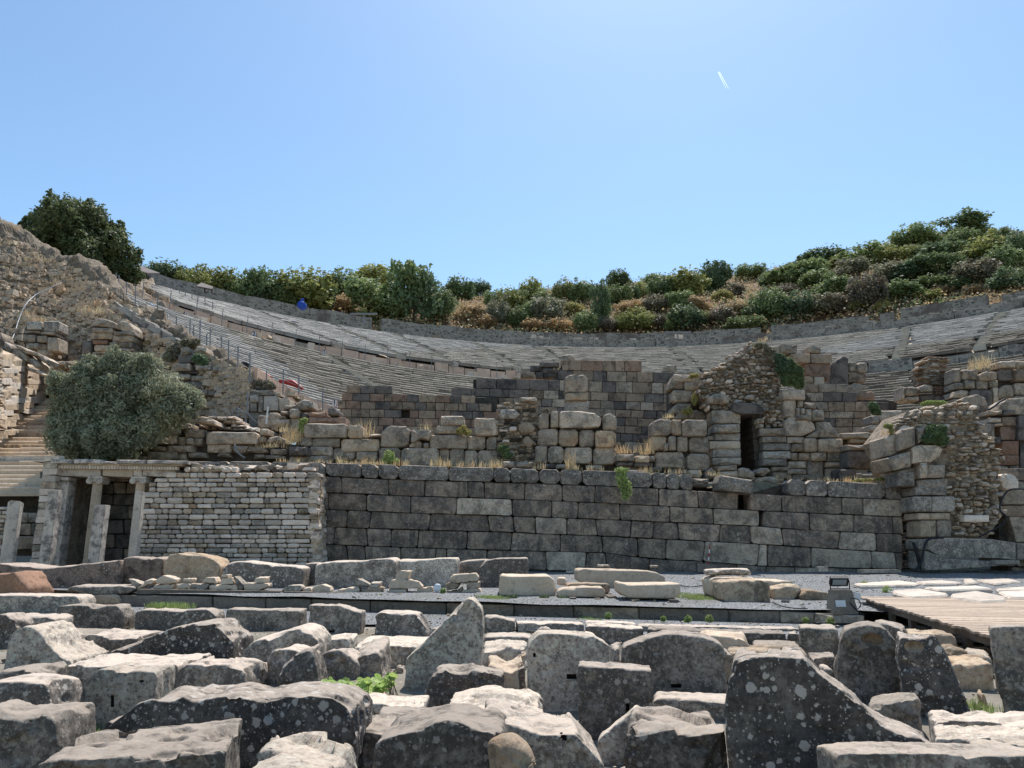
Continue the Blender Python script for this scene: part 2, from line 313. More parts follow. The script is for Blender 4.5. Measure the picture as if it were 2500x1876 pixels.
# ---------------------------------------------------------------- coursed masonry
def ash_mesh(pl, Yf, T, b=.03, pillow=.02, jit=.012, rnd=.25, joint=1.2):
    """one dressed stone from a pixel polygon; Yf(x,y) gives the depth of its face"""
    n0 = len(pl); cx = sum(p[0] for p in pl) / n0; cy = sum(p[1] for p in pl) / n0
    # shrink for the joint
    q = []
    for x, y in pl:
        dx, dy = cx - x, cy - y; L = math.hypot(dx, dy) + 1e-6
        q.append((x + math.copysign(min(joint, abs(dx) * .4), dx), y + math.copysign(min(joint, abs(dy) * .4), dy)))
    # cut corners
    r = []
    for i in range(n0):
        a, p, c = q[i - 1], q[i], q[(i + 1) % n0]
        la = math.hypot(a[0] - p[0], a[1] - p[1]); lc = math.hypot(c[0] - p[0], c[1] - p[1]); s = min(la, lc) * rnd * random.uniform(.4, 1.2)
        r.append((p[0] + (a[0] - p[0]) / la * s, p[1] + (a[1] - p[1]) / la * s)); r.append((p[0] + (c[0] - p[0]) / lc * s, p[1] + (c[1] - p[1]) / lc * s))
    # split long edges
    r2 = []
    for i in range(len(r)):
        a, c = r[i], r[(i + 1) % len(r)]; r2.append(a); L = math.hypot(a[0] - c[0], a[1] - c[1])
        k = 2 if L > 60 else (1 if L > 18 else 0)
        for t in range(k):
            f = (t + 1) / (k + 1); r2.append((a[0] + (c[0] - a[0]) * f + random.uniform(-.8, .8), a[1] + (c[1] - a[1]) * f + random.uniform(-.8, .8)))
    Y0 = Yf(cx, cy); n = len(r2); bp = b * F / Y0; vs = []; prot = random.uniform(-1, 1) * jit * 2
    outer = []; inner = []; backs = []
    for x, y in r2:
        Y = Yf(x, y) + prot; dx, dy = cx - x, cy - y; L = math.hypot(dx, dy) + 1e-6; k = min(bp, L * .35) * random.uniform(.7, 1.3)
        outer.append(P(x, y, Y + b)); inner.append(P(x + dx / L * k, y + dy / L * k, Y + random.uniform(-jit, jit)))
        o = P(x, y, Y + b); backs.append(Vector((o.x, o.y + T, o.z)))
    ce = P(cx, cy, Y0 + prot - pillow)
    vs = outer + inner + backs + [ce]; fs = []
    for i in range(n):
        j = (i + 1) % n
        fs += [(i, j, n + j, n + i), (2 * n + i, 2 * n + j, j, i), (n + i, n + j, 3 * n)]
    fs.append(tuple(range(2 * n, 3 * n)))
    return vs, [f[::-1] for f in fs]
def ash(pl, Yf, T, mat, parent, name='stone_block', label=None, **kw):
    if not callable(Yf): yy = Yf; Yf = lambda x, y: yy
    vs, fs = ash_mesh(pl, Yf, T, **kw)
    me = mesh(name, vs, fs, [mat if not isinstance(mat, str) else M[mat]])
    o = link(name, me, parent)
    if label: o['label'] = label
    return o
def interp(line, x):
    if x <= line[0][0]: a, b = line[0], line[1]
    elif x >= line[-1][0]: a, b = line[-2], line[-1]
    else:
        for a, b in zip(line, line[1:]):
            if a[0] <= x <= b[0]: break
    return a[1] + (b[1] - a[1]) * (x - a[0]) / (b[0] - a[0])
def inside(pt, poly):
    x, y = pt; c = False
    for i in range(len(poly)):
        (x1, y1), (x2, y2) = poly[i - 1], poly[i]
        if (y1 > y) != (y2 > y) and x < (x2 - x1) * (y - y1) / (y2 - y1) + x1: c = not c
    return c
def courses(parent, lines, joints, Yf, T, mats, skip=(), slant=4, name='stone_block', **kw):
    for i, js in enumerate(joints):
        sl = [random.uniform(-slant, slant) for _ in js]
        for k in range(len(js) - 1):
            if (i, k) in skip: continue
            x0, x1 = js[k], js[k + 1]
            pl = [(x0 + sl[k] / 2, interp(lines[i], x0)), (x1 + sl[k + 1] / 2, interp(lines[i], x1)), (x1 - sl[k + 1] / 2, interp(lines[i + 1], x1)), (x0 - sl[k] / 2, interp(lines[i + 1], x0))]
            m = mats[i] if isinstance(mats, dict) and i in mats else (mats.get('d') if isinstance(mats, dict) else mats)
            if callable(m): m = m(x0)
            if isinstance(m, (list, tuple)): m = random.choice(m)
            ash(pl, Yf, T, m, parent, name, **kw)
def autocourses(parent, region, rowh, wr, Yf, T, mats, name='stone_block', jitter=.15, limit=300, slope=0, hv=.2, wave=0, stuffmat=None, minfrac=.0, **kw):
    """fills a pixel region with rows of stones"""
    if not callable(Yf): yy = Yf; Yf = lambda x, y: yy
    xs = [p[0] for p in region]; ys = [p[1] for p in region]; y = min(ys) - rowh * .2; cnt = 0; ex = []
    x0, x1 = min(xs), max(xs)
    while y < max(ys):
        h = rowh * random.uniform(1 - hv, 1 + hv); ph = random.uniform(0, 6); x = x0 - random.uniform(0, wr[1]); kj = 0
        jl = random.uniform(-1, 1) * rowh * jitter
        while x < x1:
            wd = random.uniform(*wr); cxx = x + wd / 2; dy = slope * (cxx - (x0 + x1) / 2) + wave * math.sin(cxx / 13 + y * .05) + wave * .5 * math.sin(cxx / 5 + ph); wd *= 1 if random.random() > .15 else random.uniform(.5, 1.9)
            j = lambda: random.uniform(-1, 1) * rowh * jitter
            pl = [(x + j(), y + dy + j() * .6), (x + wd + j(), y + dy + j() * .6), (x + wd + j(), y + h + dy + j() * .6), (x + j(), y + h + dy + j() * .6)]
            if inside((cxx, y + h / 2 + dy), region):
                m = random.choice(mats) if isinstance(mats, (list, tuple)) else mats
                if cnt < limit: ash(pl, Yf, T, m, parent, name, **kw)
                else: ex.append((pl, m))
                cnt += 1
            x += wd
        y += h
    if ex:
        V = []; Fs = []; ms = sorted({m for _, m in ex}); mi = []
        for pl, m in ex:
            vs, fs = ash_mesh(pl, Yf, T, **kw); n = len(V); V += vs; Fs += [tuple(a + n for a in f) for f in fs]; mi += [ms.index(m)] * len(fs)
        link('small_stones', mesh('small_stones', V, Fs, [M[m] for m in ms], midx=mi), parent, kind='stuff')
    return cnt
def slab_core(parent, region, Y, T, name='rubble_core', mat='mortar', bulge=0):
    mb = MB(); mb.prism([P(x, y, Y) for x, y in region], Vector((0, T, 0)))
    return mb.build(name, M[mat], parent)
def loft(rows, nu, nv, disp=.3, sc=2., seed=0, skirt=True):
    """rows: lists of (px,py,Y) of equal length -> displaced grid"""
    R = np.array([[tuple(P(*q)) for q in r] for r in rows]); nr, nc, _ = R.shape
    u = np.linspace(0, nc - 1, nu); v = np.linspace(0, nr - 1, nv)
    ui = np.minimum(u.astype(int), nc - 2); uf = (u - ui)[None, :, None]; vi = np.minimum(v.astype(int), nr - 2); vf = (v - vi)[:, None, None]
    a = R[vi][:, ui]; b = R[vi][:, ui + 1]; c = R[vi + 1][:, ui]; d = R[vi + 1][:, ui + 1]
    G = (a * (1 - uf) + b * uf) * (1 - vf) + (c * (1 - uf) + d * uf) * vf
    p = G.reshape(-1, 3)
    ex = np.gradient(G, axis=1); ey = np.gradient(G, axis=0); nn = np.cross(ex, ey); nn /= (np.linalg.norm(nn, axis=2, keepdims=True) + 1e-9)
    nn = nn.reshape(-1, 3); sg = np.sign(nn[:, 2] - nn[:, 1] * .5)[:, None]; nn = nn * np.where(sg == 0, 1, sg)
    if disp: p = p + nn * (fbm(p, sc, 4, seed) * disp)[:, None]
    fs = [(j * nu + i, j * nu + i + 1, (j + 1) * nu + i + 1, (j + 1) * nu + i) for j in range(nv - 1) for i in range(nu - 1)]
    return p, fs, nn
# ================================================================ GROUND
def kerbY(px): return 20.5 + (px - 280) / (2110 - 280) * (15.6 - 20.5)
def kerb_at_x(x):      # Y of the kerb line at world x
    a = P(280, 1452, kerbY(280)); b = P(2110, 1502, kerbY(2110)); return a.y + (b.y - a.y) * (x - a.x) / (b.x - a.x)
def gz(x, y):          # height of the upper gravel terrace
    return .32 + max(0, min(1, (y - 17) / 13)) * .28
k = N('gravel'); v = k.coords(False)
vo = k.n('ShaderNodeTexVoronoi'); vo.inputs['Scale'].default_value = 28; k.l(v, vo.inputs['Vector'])
sx = k.n('ShaderNodeSeparateColor'); k.l(vo.outputs['Color'], sx.inputs[0])
c = k.mix(sx.outputs[0], (.22, .22, .215), (.50, .50, .49)); c = k.mix(k.ramp(k.noise(v, .7, 6).outputs[0], .45, .7), c, (.28, .26, .22))
c = k.mix(k.ramp(vo.outputs['Distance'], .3, .6), c, (.1, .1, .1)); k.l(c, k.b.inputs['Base Color']); k.bump(k.math('SUBTRACT', 1, vo.outputs['Distance']), .9, .03); M['gravel'] = k.m
k = N('dry_earth'); v = k.coords(False); n1 = k.noise(v, 1.2, 8, .65)
c = k.mix(k.ramp(n1.outputs[0], .35, .65), (.19, .16, .12), (.28, .25, .20)); c = k.mix(k.ramp(k.noise(v, 2.3, 6).outputs[0], .55, .7), c, (.11, .13, .06)); k.l(c, k.b.inputs['Base Color'])
k.bump(k.noise(v, 18, 8, .7).outputs[0], .9, .04); M['earth'] = k.m
# near ground, one sheet that reaches the horizon (hills hide its far end)
def grid(x0, x1, y0, y1, nx, ny, zf):
    xs = np.linspace(x0, x1, nx); ys = np.linspace(y0, y1, ny)
    vs = [(x, y, zf(x, y)) for y in ys for x in xs]; return vs, [(j * nx + i, j * nx + i + 1, (j + 1) * nx + i + 1, (j + 1) * nx + i) for j in range(ny - 1) for i in range(nx - 1)]
vs, fs = grid(-26, 26, -6, 24, 130, 75, lambda x, y: .03 * math.sin(x * 1.3 + y * .7) * math.sin(y * 1.1 - x * .4))
link('ground', mesh('ground', vs, fs, [M['earth']], True), kind='structure')
link('far_ground', mesh('far_ground', [(-3000, -3000, -.12), (3000, -3000, -.12), (3000, 6000, -.12), (-3000, 6000, -.12)], [(0, 1, 2, 3)], [M['earth']]), kind='structure')
# upper gravel terrace behind the kerb
nx, ny = 90, 40; vs = []
for j in range(ny):
    for i in range(nx):
        x = -16 + 48 * i / (nx - 1); ky = kerb_at_x(x) + .12 if x < 8.4 else 16.2; y = ky + (40 - ky) * (j / (ny - 1)) ** 1.3
        vs.append((x, y, gz(x, y) + .02 * math.sin(x * 2.1) * math.sin(y * 1.7)))
link('gravel_terrace', mesh('gravel_terrace', vs, [(j * nx + i, j * nx + i + 1, (j + 1) * nx + i + 1, (j + 1) * nx + i) for j in range(ny - 1) for i in range(nx - 1)], [M['gravel']], True), kind='structure')
# gravel strip in front of the kerb
vs = []
for i in range(60):
    x = -12 + 22 * i / 59; y1 = kerb_at_x(x); vs += [(x, y1 - 2.6 - .2 * math.sin(x * 3), .045), (x, y1 - 1.2, .05), (x, y1 + .1, .05)]
link('gravel_path', mesh('gravel_path', vs, [(3 * i + q, 3 * i + 3 + q, 3 * i + 4 + q, 3 * i + 1 + q) for i in range(59) for q in (0, 1)], [M['gravel']], True), kind='structure')
# kerb
kt = thing('kerb', 'long low concrete and stone kerb edging the gravel terrace in front of the great wall', 'kerb')
kx = [280, 520, 650, 760, 905, 1090, 1255, 1400, 1560, 1780, 1905, 1990, 2110]
for a, b in zip(kx, kx[1:]):
    pl = [(a, interp([(280, 1452), (620, 1459), (1260, 1477), (1880, 1491), (2110, 1503)], a)), (b, interp([(280, 1452), (620, 1459), (1260, 1477), (1880, 1491), (2110, 1503)], b)),
          (b, interp([(280, 1488), (620, 1489), (1260, 1511), (1880, 1522), (2110, 1524)], b)), (a, interp([(280, 1488), (620, 1489), (1260, 1511), (1880, 1522), (2110, 1524)], a))]
    ash(pl, lambda x, y: kerbY(x), .45, random.choice(['concrete', 'concrete', 'ruin']), kt, 'kerb_stone', joint=.6, rnd=.08, b=.03, jit=.02)
# ================================================================ FOREGROUND FIELD OF BLOCKS
zr = .34
B = block
# far row in front of the wall
B('long grey block with a red stained face, at the left end of the far row', 'L', 22, 1.3, [(-200, 172), (0, 170), (130, 182), (300, 200), (450, 188), (640, 172), (870, 142)], mat='red', zg=zr, rough=1.6)
B('short reddish rough block beside the long red stained one', 'L', 22.3, 1.0, [(885, 135), (930, 122), (1000, 120), (1040, 128), (1150, 120), (1188, 135)], mat='red', zg=zr, rough=1.8)
B('brownish block with a ragged broken right end behind the small pale fragments', 'L', 22, 1.1, [(1195, 150), (1230, 100), (1290, 92), (1420, 108), (1500, 112), (1560, 135), (1600, 190)], mat='ruinwarm', zg=zr, rough=2.4)
B('dark bluish block with sloping shoulders right of the ragged brown block', 'M', 22, 1.2, [(-225, 200), (-170, 158), (-90, 150), (0, 162), (150, 180), (300, 190), (352, 205)], mat='dark', zg=zr, rough=1.3)
B('small dark block wedged between two long blocks of the far row', 'M', 23, .8, [(362, 168), (460, 160)], mat='dark', zg=zr)
B('long brown grey block with flat sunlit top in the middle of the far row', 'M', 22, 1.3, [(445, 165), (560, 152), (760, 150), (1000, 128), (1035, 160)], mat='grey', zg=zr, rough=1.3)
B('blotched grey block with white patches right of the long brown grey block', 'M', 22.5, 1.2, [(1048, 138), (1200, 140), (1380, 130), (1480, 128)], mat='light', zg=zr, rough=1.2)
B('low grey slab showing behind the gap in the far row', 'M', 24, .9, [(1490, 160), (1560, 145), (1700, 138), (1740, 150)], mat='grey', zg=.4)
B('dark brown block with white flecks at the right end of the far row', 'C', 22.4, 1.0, [(-215, 195), (-165, 145), (-60, 128), (60, 128), (152, 124)], mat='dark', zg=zr, rough=1.2)
# cream stones on timbers
B('big bright cream block with rounded corners on timbers', 'C', 19.4, 1.5, [(-65, 290), (-55, 250), (0, 258), (150, 262), (300, 258), (345, 290)], [(352, 415), (150, 410), (-65, 400)], mat='cream', rough=.75, cat='marble block')
B('small cream chunk peeping behind the big bright cream block', 'C', 21, .5, [(362, 268), (430, 272)], [(432, 330), (362, 330)], mat='cream', rough=.7, cat='marble block')
B('brown topped flat stone behind the low ragged cream stone', 'C', 20, .8, [(430, 318), (520, 312), (745, 318)], [(745, 385), (430, 385)], mat='ruinwarm', cat='marble block')
B('low ragged cream stone on timbers in front of the brown topped one', 'C', 19, .7, [(358, 372), (400, 348), (560, 340), (700, 342), (718, 372)], [(716, 418), (360, 412)], mat='cream', rough=1.5, cat='marble block')
B('long pale block with a dark left end lying farthest back on the gravel', 'C', 22, 1.3, [(508, 210), (560, 208), (900, 218), (1080, 228), (1155, 268)], [(1150, 340), (760, 375), (510, 300)], mat='cream', rough=.7, cat='marble block')
B('little flat stone lying on the left of the long pale block', 'C', 22.4, .4, [(662, 178), (745, 178)], [(748, 196), (660, 196)], mat='light', cat='stone')
B('thin flat chip lying on the right of the long pale block', 'C', 22.4, .3, [(1045, 182), (1098, 184)], [(1098, 196), (1045, 196)], mat='light', cat='stone')
B('pale block with a shaded lower half on two timbers in the middle', 'C', 18.2, 1.1, [(815, 300), (870, 322), (1080, 318), (1262, 315)], [(1258, 400), (1200, 428), (880, 422), (822, 385)], mat='cream', rough=.75, cat='marble block')
B('thin dark slab resting on top of the beige block near the floodlight', 'C', 19.2, .6, [(1465, 215), (1560, 208), (1765, 206), (1780, 240)], [(1775, 256), (1465, 256)], mat='grey', cat='stone slab')
B('beige block under the thin dark slab', 'C', 19, 1.0, [(1472, 285), (1520, 268), (1810, 272)], [(1810, 420), (1490, 415)], mat='cream', cat='marble block', rough=1.2)
B('beige block with brown lichen blotches leaning out front on timbers', 'C', 17.9, .9, [(1560, 305), (1610, 292), (1860, 290), (1915, 310)], [(1925, 462), (1610, 468), (1562, 430)], mat='ruinwarm', cat='marble block')
B('bright flat cream slab lying behind the lichen blotched beige block', 'R', 20.5, 1.3, [(-60, 290), (60, 292), (232, 298)], [(232, 330), (-60, 330)], mat='cream', rough=.7, cat='stone slab')
B('rough beige boulder between the blotched block and the floodlight', 'R', 18.6, .9, [(82, 350), (180, 335), (230, 318), (300, 330), (312, 360)], [(250, 450), (82, 440)], mat='ruinwarm', rough=2, cat='boulder')
B('low split beige boulder right next to the floodlight base', 'R', 18.4, .7, [(300, 392), (350, 362), (420, 365), (515, 385)], [(515, 445), (380, 462), (290, 430)], mat='ruinwarm', rough=2, cat='boulder')
# behind / on the kerb on the left
B('orange red broken rock at the left edge', 'L', 19.4, 1.2, [(-120, 262), (40, 238), (100, 230), (150, 285), (200, 345)], mat='orange', zg=.2, rough=2.2, cat='boulder')
B('thin grey slab on rubble left of the small fragments', 'L', 20.4, .8, [(472, 352), (540, 328), (760, 330), (900, 330), (985, 345)], [(930, 385), (760, 400), (480, 385)], mat='grey', rough=1.4, cat='stone slab')
B('rough stone under the thin grey slab beside the kerb end', 'L', 20.3, .6, [(590, 392), (860, 396)], [(870, 470), (600, 470)], mat='ruinwarm', rough=1.6)
# rows on the near ground
B('long plain grey block with streaked face at the left edge below the orange rock', 'L', 18.5, .8, [(-150, 392), (0, 396), (300, 400), (555, 406), (585, 455)], mat='grey', rough=.8)
B('broad grey block with a shallow notch in its top edge and two small holes', 'L', 15, .55, [(408, 500), (425, 478), (560, 472), (650, 474), (690, 486), (760, 474), (845, 474), (870, 492), (900, 560)], mat='grey', holes=[[(446, 612), (466, 636)], [(762, 652), (795, 690)]], rough=.8)
B('brownish grey slab with lichen dots behind the long lichened ridge stone', 'L', 15, .5, [(980, 520), (1000, 502), (1100, 506), (1330, 516), (1420, 500), (1520, 498), (1560, 520), (1580, 560)], mat='dark', rough=.9)
B('pale flecked grey slab in the fourth row, left of the slab with a tiny slot', 'M', 15, .5, [(-210, 500), (-150, 498), (0, 502), (250, 505), (345, 506)], mat='grey', rough=.9)
B('upright grey slab with chipped right top and a tiny slot', 'M', 14.6, .5, [(392, 470), (600, 470), (680, 488), (720, 512), (785, 520)], mat='grey', holes=[[(545, 655), (590, 672)]], rough=1.1)
B('dark pocked slab with a pale slanting right end', 'M', 14.3, .7, [(880, 535), (920, 524), (1205, 536), (1235, 600), (1270, 690)], mat='dark', rough=1.)
B('low rough stone between the pocked slab and the tall pointed stone', 'M', 13.6, .5, [(1275, 650), (1320, 625), (1370, 630)], mat='light', rough=1.5)
B('small slab with a stepped top just right of the tall pointed stone', 'M', 14.8, .5, [(1675, 552), (1780, 556), (1840, 576), (1903, 584)], mat='grey', rough=.9)
B('low dark slab right of the stepped slab', 'C', 14.8, .5, [(58, 600), (300, 602), (558, 606)], mat='grey', rough=.9)
B('long low slab edge behind the lichen dotted slab', 'C', 15.8, .4, [(565, 592), (800, 598), (942, 606)], mat='grey', rough=.7)
B('dark slab dotted with white lichen behind the slab with three mortises', 'C', 13.3, .6, [(562, 622), (700, 626), (990, 640)], mat='dark', rough=.8)
B('very long thin slab edge running right towards the boardwalk', 'C', 14.6, .4, [(948, 616), (1400, 626), (1911, 640), (2125, 642)], mat='grey', rough=.7)
B('long dark slab with a bright front edge behind the round headed stone', 'C', 12.9, .6, [(1012, 640), (1300, 652), (1600, 672), (2028, 676)], mat='dark', rough=.8)
B('short block at the right end of the long dark slab', 'R', 12.9, .6, [(188, 682), (230, 678), (274, 680)], mat='grey')
B('squared slab with chalky marks left of the tall stone with a rusty hollow', 'R', 11.2, .6, [(278, 640), (330, 634), (555, 640)], mat='grey', rough=.8)
B('angular grey stone in front of the boardwalk side', 'R', 12.4, .6, [(805, 615), (880, 592), (960, 612), (1055, 632), (1060, 660)], mat='grey', rough=1.6)
B('pale angular block under the boardwalk edge', 'R', 11.3, .8, [(1066, 678), (1200, 680), (1385, 678), (1420, 720)], mat='ruinwarm', rough=1.2)
B('flat brown ledge stone right of the black pitted stone', 'R', 10.2, .8, [(1330, 800), (1420, 792), (1500, 815), (1515, 830)], mat='ruinwarm', rough=1.4)
B('small flat stone beside the tall slab at the right edge', 'R', 9.8, .8, [(1512, 838), (1640, 848), (1680, 850)], mat='light')
B('brown cracked block between the black pitted stone and the tall right edge slab', 'R', 9.0, .8, [(1372, 905), (1500, 892), (1600, 888), (1680, 890)], mat='ruinwarm', rough=1.)
# third row, left
B('dark upright stone cut by the left picture edge', 'L', 12.4, .5, [(-120, 560), (0, 540), (40, 540), (100, 590), (128, 630)], mat='dark', rough=1.4)
B('low slab with a small stone in its worn top near the left edge', 'L', 13.6, .7, [(40, 545), (150, 552), (330, 556), (388, 580)], mat='grey', rough=1.)
B('long smooth slab edge behind the big lichened ridge stones on the left', 'L', 12.9, .7, [(350, 668), (600, 672), (900, 686), (1130, 690)], mat='light', rough=.8)
B('pale slab with a sunlit slanting shoulder and a slot near its base', 'L', 10.3, 1.0, [(50, 720), (80, 665), (190, 622), (250, 640), (310, 700), (350, 770), (440, 850), (520, 880)], mat='light', holes=[[(362, 905), (440, 940)]], rough=1.1)
B('low dark lichened stone behind the long ridge stone', 'L', 11.8, .8, [(560, 725), (640, 684), (800, 690), (1000, 700)], mat='dark', rough=1.3)
B('long dark ridge stone covered in pale lichen rosettes, highest at its right', 'L', 11.2, .9, [(780, 850), (800, 812), (880, 780), (1000, 730), (1120, 690), (1240, 640), (1400, 610), (1560, 600), (1620, 660), (1700, 740)], mat='darkbig', rough=1.1)
B('long low block with a rough sunlit top behind the pale slab with three holes', 'L', 8.9, 1.0, [(424, 960), (480, 905), (560, 900), (640, 915), (900, 920), (1100, 915), (1290, 905), (1300, 960)], mat='grey', rough=1.4)
B('bulky grey block with chamfered corners in the left centre', 'L', 8.6, .8, [(1212, 1120), (1250, 1020), (1310, 930), (1370, 900), (1560, 905), (1700, 915), (1765, 940), (1790, 1060)], mat='grey', rough=1.3)
B('black rough stone half hidden right of the bulky chamfered block', 'M', 9.3, .6, [(-65, 905), (0, 912), (40, 950), (78, 1040)], mat='dark', rough=2.)
B('low peaked stone with a dark ridge behind the two cleft stones', 'M', 10.6, .8, [(-85, 800), (0, 730), (120, 700), (240, 660), (320, 640), (400, 665), (470, 740), (478, 800)], mat='grey', rough=1.1)
B('rounded back stone left of the cleft dark stone', 'M', 9.5, .6, [(88, 870), (130, 805), (240, 790), (330, 805), (400, 880)], mat='grey', rough=1.3)
B('dark gabled stone with a bright cleft right edge beside the leafy plant', 'M', 8.9, .5, [(165, 1010), (195, 915), (300, 830), (410, 788), (435, 860), (462, 960), (478, 1060)], mat='dark', rough=1.1)
B('rough fractured grey stone behind the leafy plant', 'M', 9.7, .7, [(482, 830), (540, 798), (650, 800), (720, 830), (770, 930), (788, 1000)], mat='grey', rough=2.)
B('tilted block with a pale wedge shaped side, behind the leafy plant', 'M', 9.8, .7, [(700, 880), (800, 838), (920, 808), (935, 900), (948, 1000)], mat='grey', rough=.9, topdrop=-.12)
B('small pointed stone between the tilted block and the tall pointed stone', 'M', 10.1, .4, [(995, 940), (1060, 912), (1098, 920)], mat='light', rough=1.5)
B('tall pointed stone with one long sloping side in the centre', 'M', 9.0, .45, [(1100, 900), (1112, 862), (1200, 785), (1280, 700), (1370, 610), (1470, 500), (1556, 418), (1610, 440), (1655, 500), (1672, 640), (1662, 800), (1660, 930)], mat='light', rough=.75)
B('long slab with a smooth bright top and deep shade below it, in the centre', 'M', 10.7, 1.1, [(730, 762), (900, 765), (1100, 768), (1260, 765)], mat='light', rough=.7)
B('pale flat slab with a curved corner left of the smooth bright slab', 'M', 12.3, .9, [(485, 735), (560, 722), (700, 716)], mat='light', rough=1.)
B('low smooth slab edge right of the tall pointed stone', 'C', 12.4, .6, [(-180, 700), (0, 698), (120, 700), (178, 715)], mat='grey', rough=.7)
B('bright rough slab top behind the cream wedge stone', 'C', 10.6, .9, [(-185, 790), (0, 770), (145, 772)], mat='light', rough=1.4)
B('cream wedge stone with a sunlit top and dark undercut front', 'C', 9.2, .9, [(-155, 905), (-100, 915), (0, 950), (60, 930), (135, 860)], mat='cream', rough=1.7)
B('thin dark slab leaning upright against the slab with three mortises', 'C', 8.6, .15, [(80, 940), (110, 920), (140, 905)], mat='dark', yaw=10)
B('light upright slab with clipped top corners and three small mortises', 'C', 8.0, .4, [(146, 760), (190, 705), (230, 676), (330, 680), (560, 690), (630, 700), (690, 735), (740, 770), (748, 900)], mat='light', holes=[[(184, 820), (202, 850)], [(428, 975), (500, 1010)], [(182, 1096), (198, 1122)]], rough=.55)
B('tiny gabled stone behind the slab with three mortises', 'C', 11.6, .3, [(182, 690), (240, 636), (300, 638), (330, 672)], mat='grey', rough=.8)
B('bright cream chip behind the slab with three mortises', 'C', 11.4, .3, [(560, 668), (650, 690)], mat='frag')
B('narrow stone with a curved crack between the two largest upright slabs', 'C', 9.4, .4, [(752, 775), (830, 772)], mat='light')
B('big round headed grey slab with a wide slot', 'C', 8.7, .5, [(820, 900), (832, 780), (920, 745), (1010, 712), (1120, 688), (1220, 682), (1400, 700), (1490, 725), (1560, 760), (1595, 820), (1602, 1000)], mat='grey', holes=[[(1188, 1046), (1265, 1075)]], rough=.8)
B('square dark brown slab with a bright top edge and lichened corners', 'C', 6.9, .35, [(508, 912), (620, 918), (800, 930), (930, 942), (1052, 952)], mat='dark', holes=[[(860, 1188), (886, 1250)]], rough=.6)
B('pale rough stone end showing right of the round headed slab', 'C', 9.2, .5, [(1560, 800), (1640, 808), (1655, 850)], mat='light', rough=1.5)
B('long cream boulder with a rough top behind the round headed slab', 'C', 10.6, .8, [(1400, 720), (1450, 696), (1600, 696), (1740, 706), (1768, 770)], mat='cream', rough=1.5)
B('long low slab left of the tall stone with a rusty hollow', 'R', 10.0, .7, [(-250, 806), (0, 808), (200, 812), (335, 830)], mat='ruinwarm', rough=.9)
B('low dark edge stone left of the chalky slab', 'R', 11.4, .6, [(-62, 762), (60, 758), (278, 766)], mat='grey', rough=.8)
B('low mottled stone in front of the chalky slab', 'R', 9.5, .6, [(350, 850), (440, 845), (540, 842)], mat='grey', rough=1.)
B('small broken piece left of the tall stone with a rusty hollow', 'R', 9.0, .5, [(430, 925), (480, 928), (525, 950)], mat='grey', rough=1.2)
B('tall round topped stone with a rusty brown hollow near its head', 'R', 8.4, .5, [(535, 960), (570, 740), (605, 655), (700, 622), (780, 612), (870, 625), (930, 670), (985, 740), (1008, 800), (1015, 1000)], holes=[[(715, 680), (890, 680), (890, 768)]], mat='grey', rough=.9)
B('black coarse pitted stone narrowing upward, right of the one with a rusty hollow', 'R', 7.7, .5, [(985, 800), (1000, 705), (1100, 700), (1200, 690), (1275, 700), (1330, 800), (1380, 920), (1450, 1060), (1530, 1260), (1550, 1305)], holes=[[(1030, 735), (1190, 735), (1190, 820)]], mat='darkbig', rough=1.5)
B('tall broad slab standing at the right picture edge', 'R', 7.6, .22, [(1662, 640), (1700, 627), (1911, 622), (2100, 622)], mat='grey', rough=.8)
B('narrow rough stone at the foot of the tall right edge slab', 'R', 8.2, .3, [(1598, 1180), (1620, 1120), (1650, 1130)], mat='ruinwarm', rough=1.5)
B('squat block with a sunlit stepped top between the giant lichened block and the pitted stone', 'R', 7.0, .55, [(790, 1240), (860, 1212), (980, 1168), (1080, 1150), (1140, 1155), (1165, 1200)], mat='light', rough=1.1)
B('low long slab with a rough front at the right edge, uppermost of three', 'R', 6.3, .5, [(1232, 1345), (1260, 1318), (1500, 1322), (1911, 1330), (2150, 1330)], mat='grey', rough=1.)
B('pale long slab at the right edge, middle of three', 'R', 5.5, .5, [(1268, 1450), (1330, 1440), (1600, 1442), (1911, 1440), (2150, 1440)], mat='light', rough=1.1)
B('flat piece with a scooped top lying on the pale slab at the right edge', 'R', 5.3, .35, [(1502, 1520), (1560, 1488), (1700, 1490), (1911, 1490), (2050, 1490)], [(2050, 1540), (1502, 1545)], mat='light', rough=1.3, cat='stone slab')
B('nearest long slab with a bright top edge in the bottom right corner', 'R', 4.5, .28, [(535, 1600), (565, 1556), (700, 1552), (1200, 1556), (1911, 1572), (2200, 1576)], mat='grey', rough=.8)
B('giant black block with large white lichen rosettes and a long sloping right edge', 'R', 5.0, .6, [(-272, 1240), (-245, 1080), (-212, 940), (-190, 880), (-100, 850), (60, 850), (200, 855), (320, 865), (400, 960), (520, 1050), (640, 1125), (740, 1210), (850, 1325), (960, 1395), (1050, 1425), (1150, 1440), (1230, 1490), (1320, 1540)], mat='darkbig', rough=.85, yaw=-17)
B('plain low slab between the brown slab and the giant lichened block', 'C', 7.5, .4, [(1060, 1180), (1095, 1152), (1300, 1160), (1640, 1172)], mat='grey', rough=.7)
B('pointed slab leaning between the brown slab and the sunlit rough block', 'C', 6.2, .3, [(655, 1470), (690, 1420), (800, 1335), (950, 1212), (1000, 1235), (1060, 1300), (1070, 1400)], mat='light', rough=.7, lean=-8)
B('block with a rough bright top left of the giant lichened block', 'C', 5.7, .6, [(868, 1450), (880, 1395), (960, 1345), (1080, 1360), (1180, 1345), (1350, 1360), (1580, 1372)], mat='dark', rough=1.8)
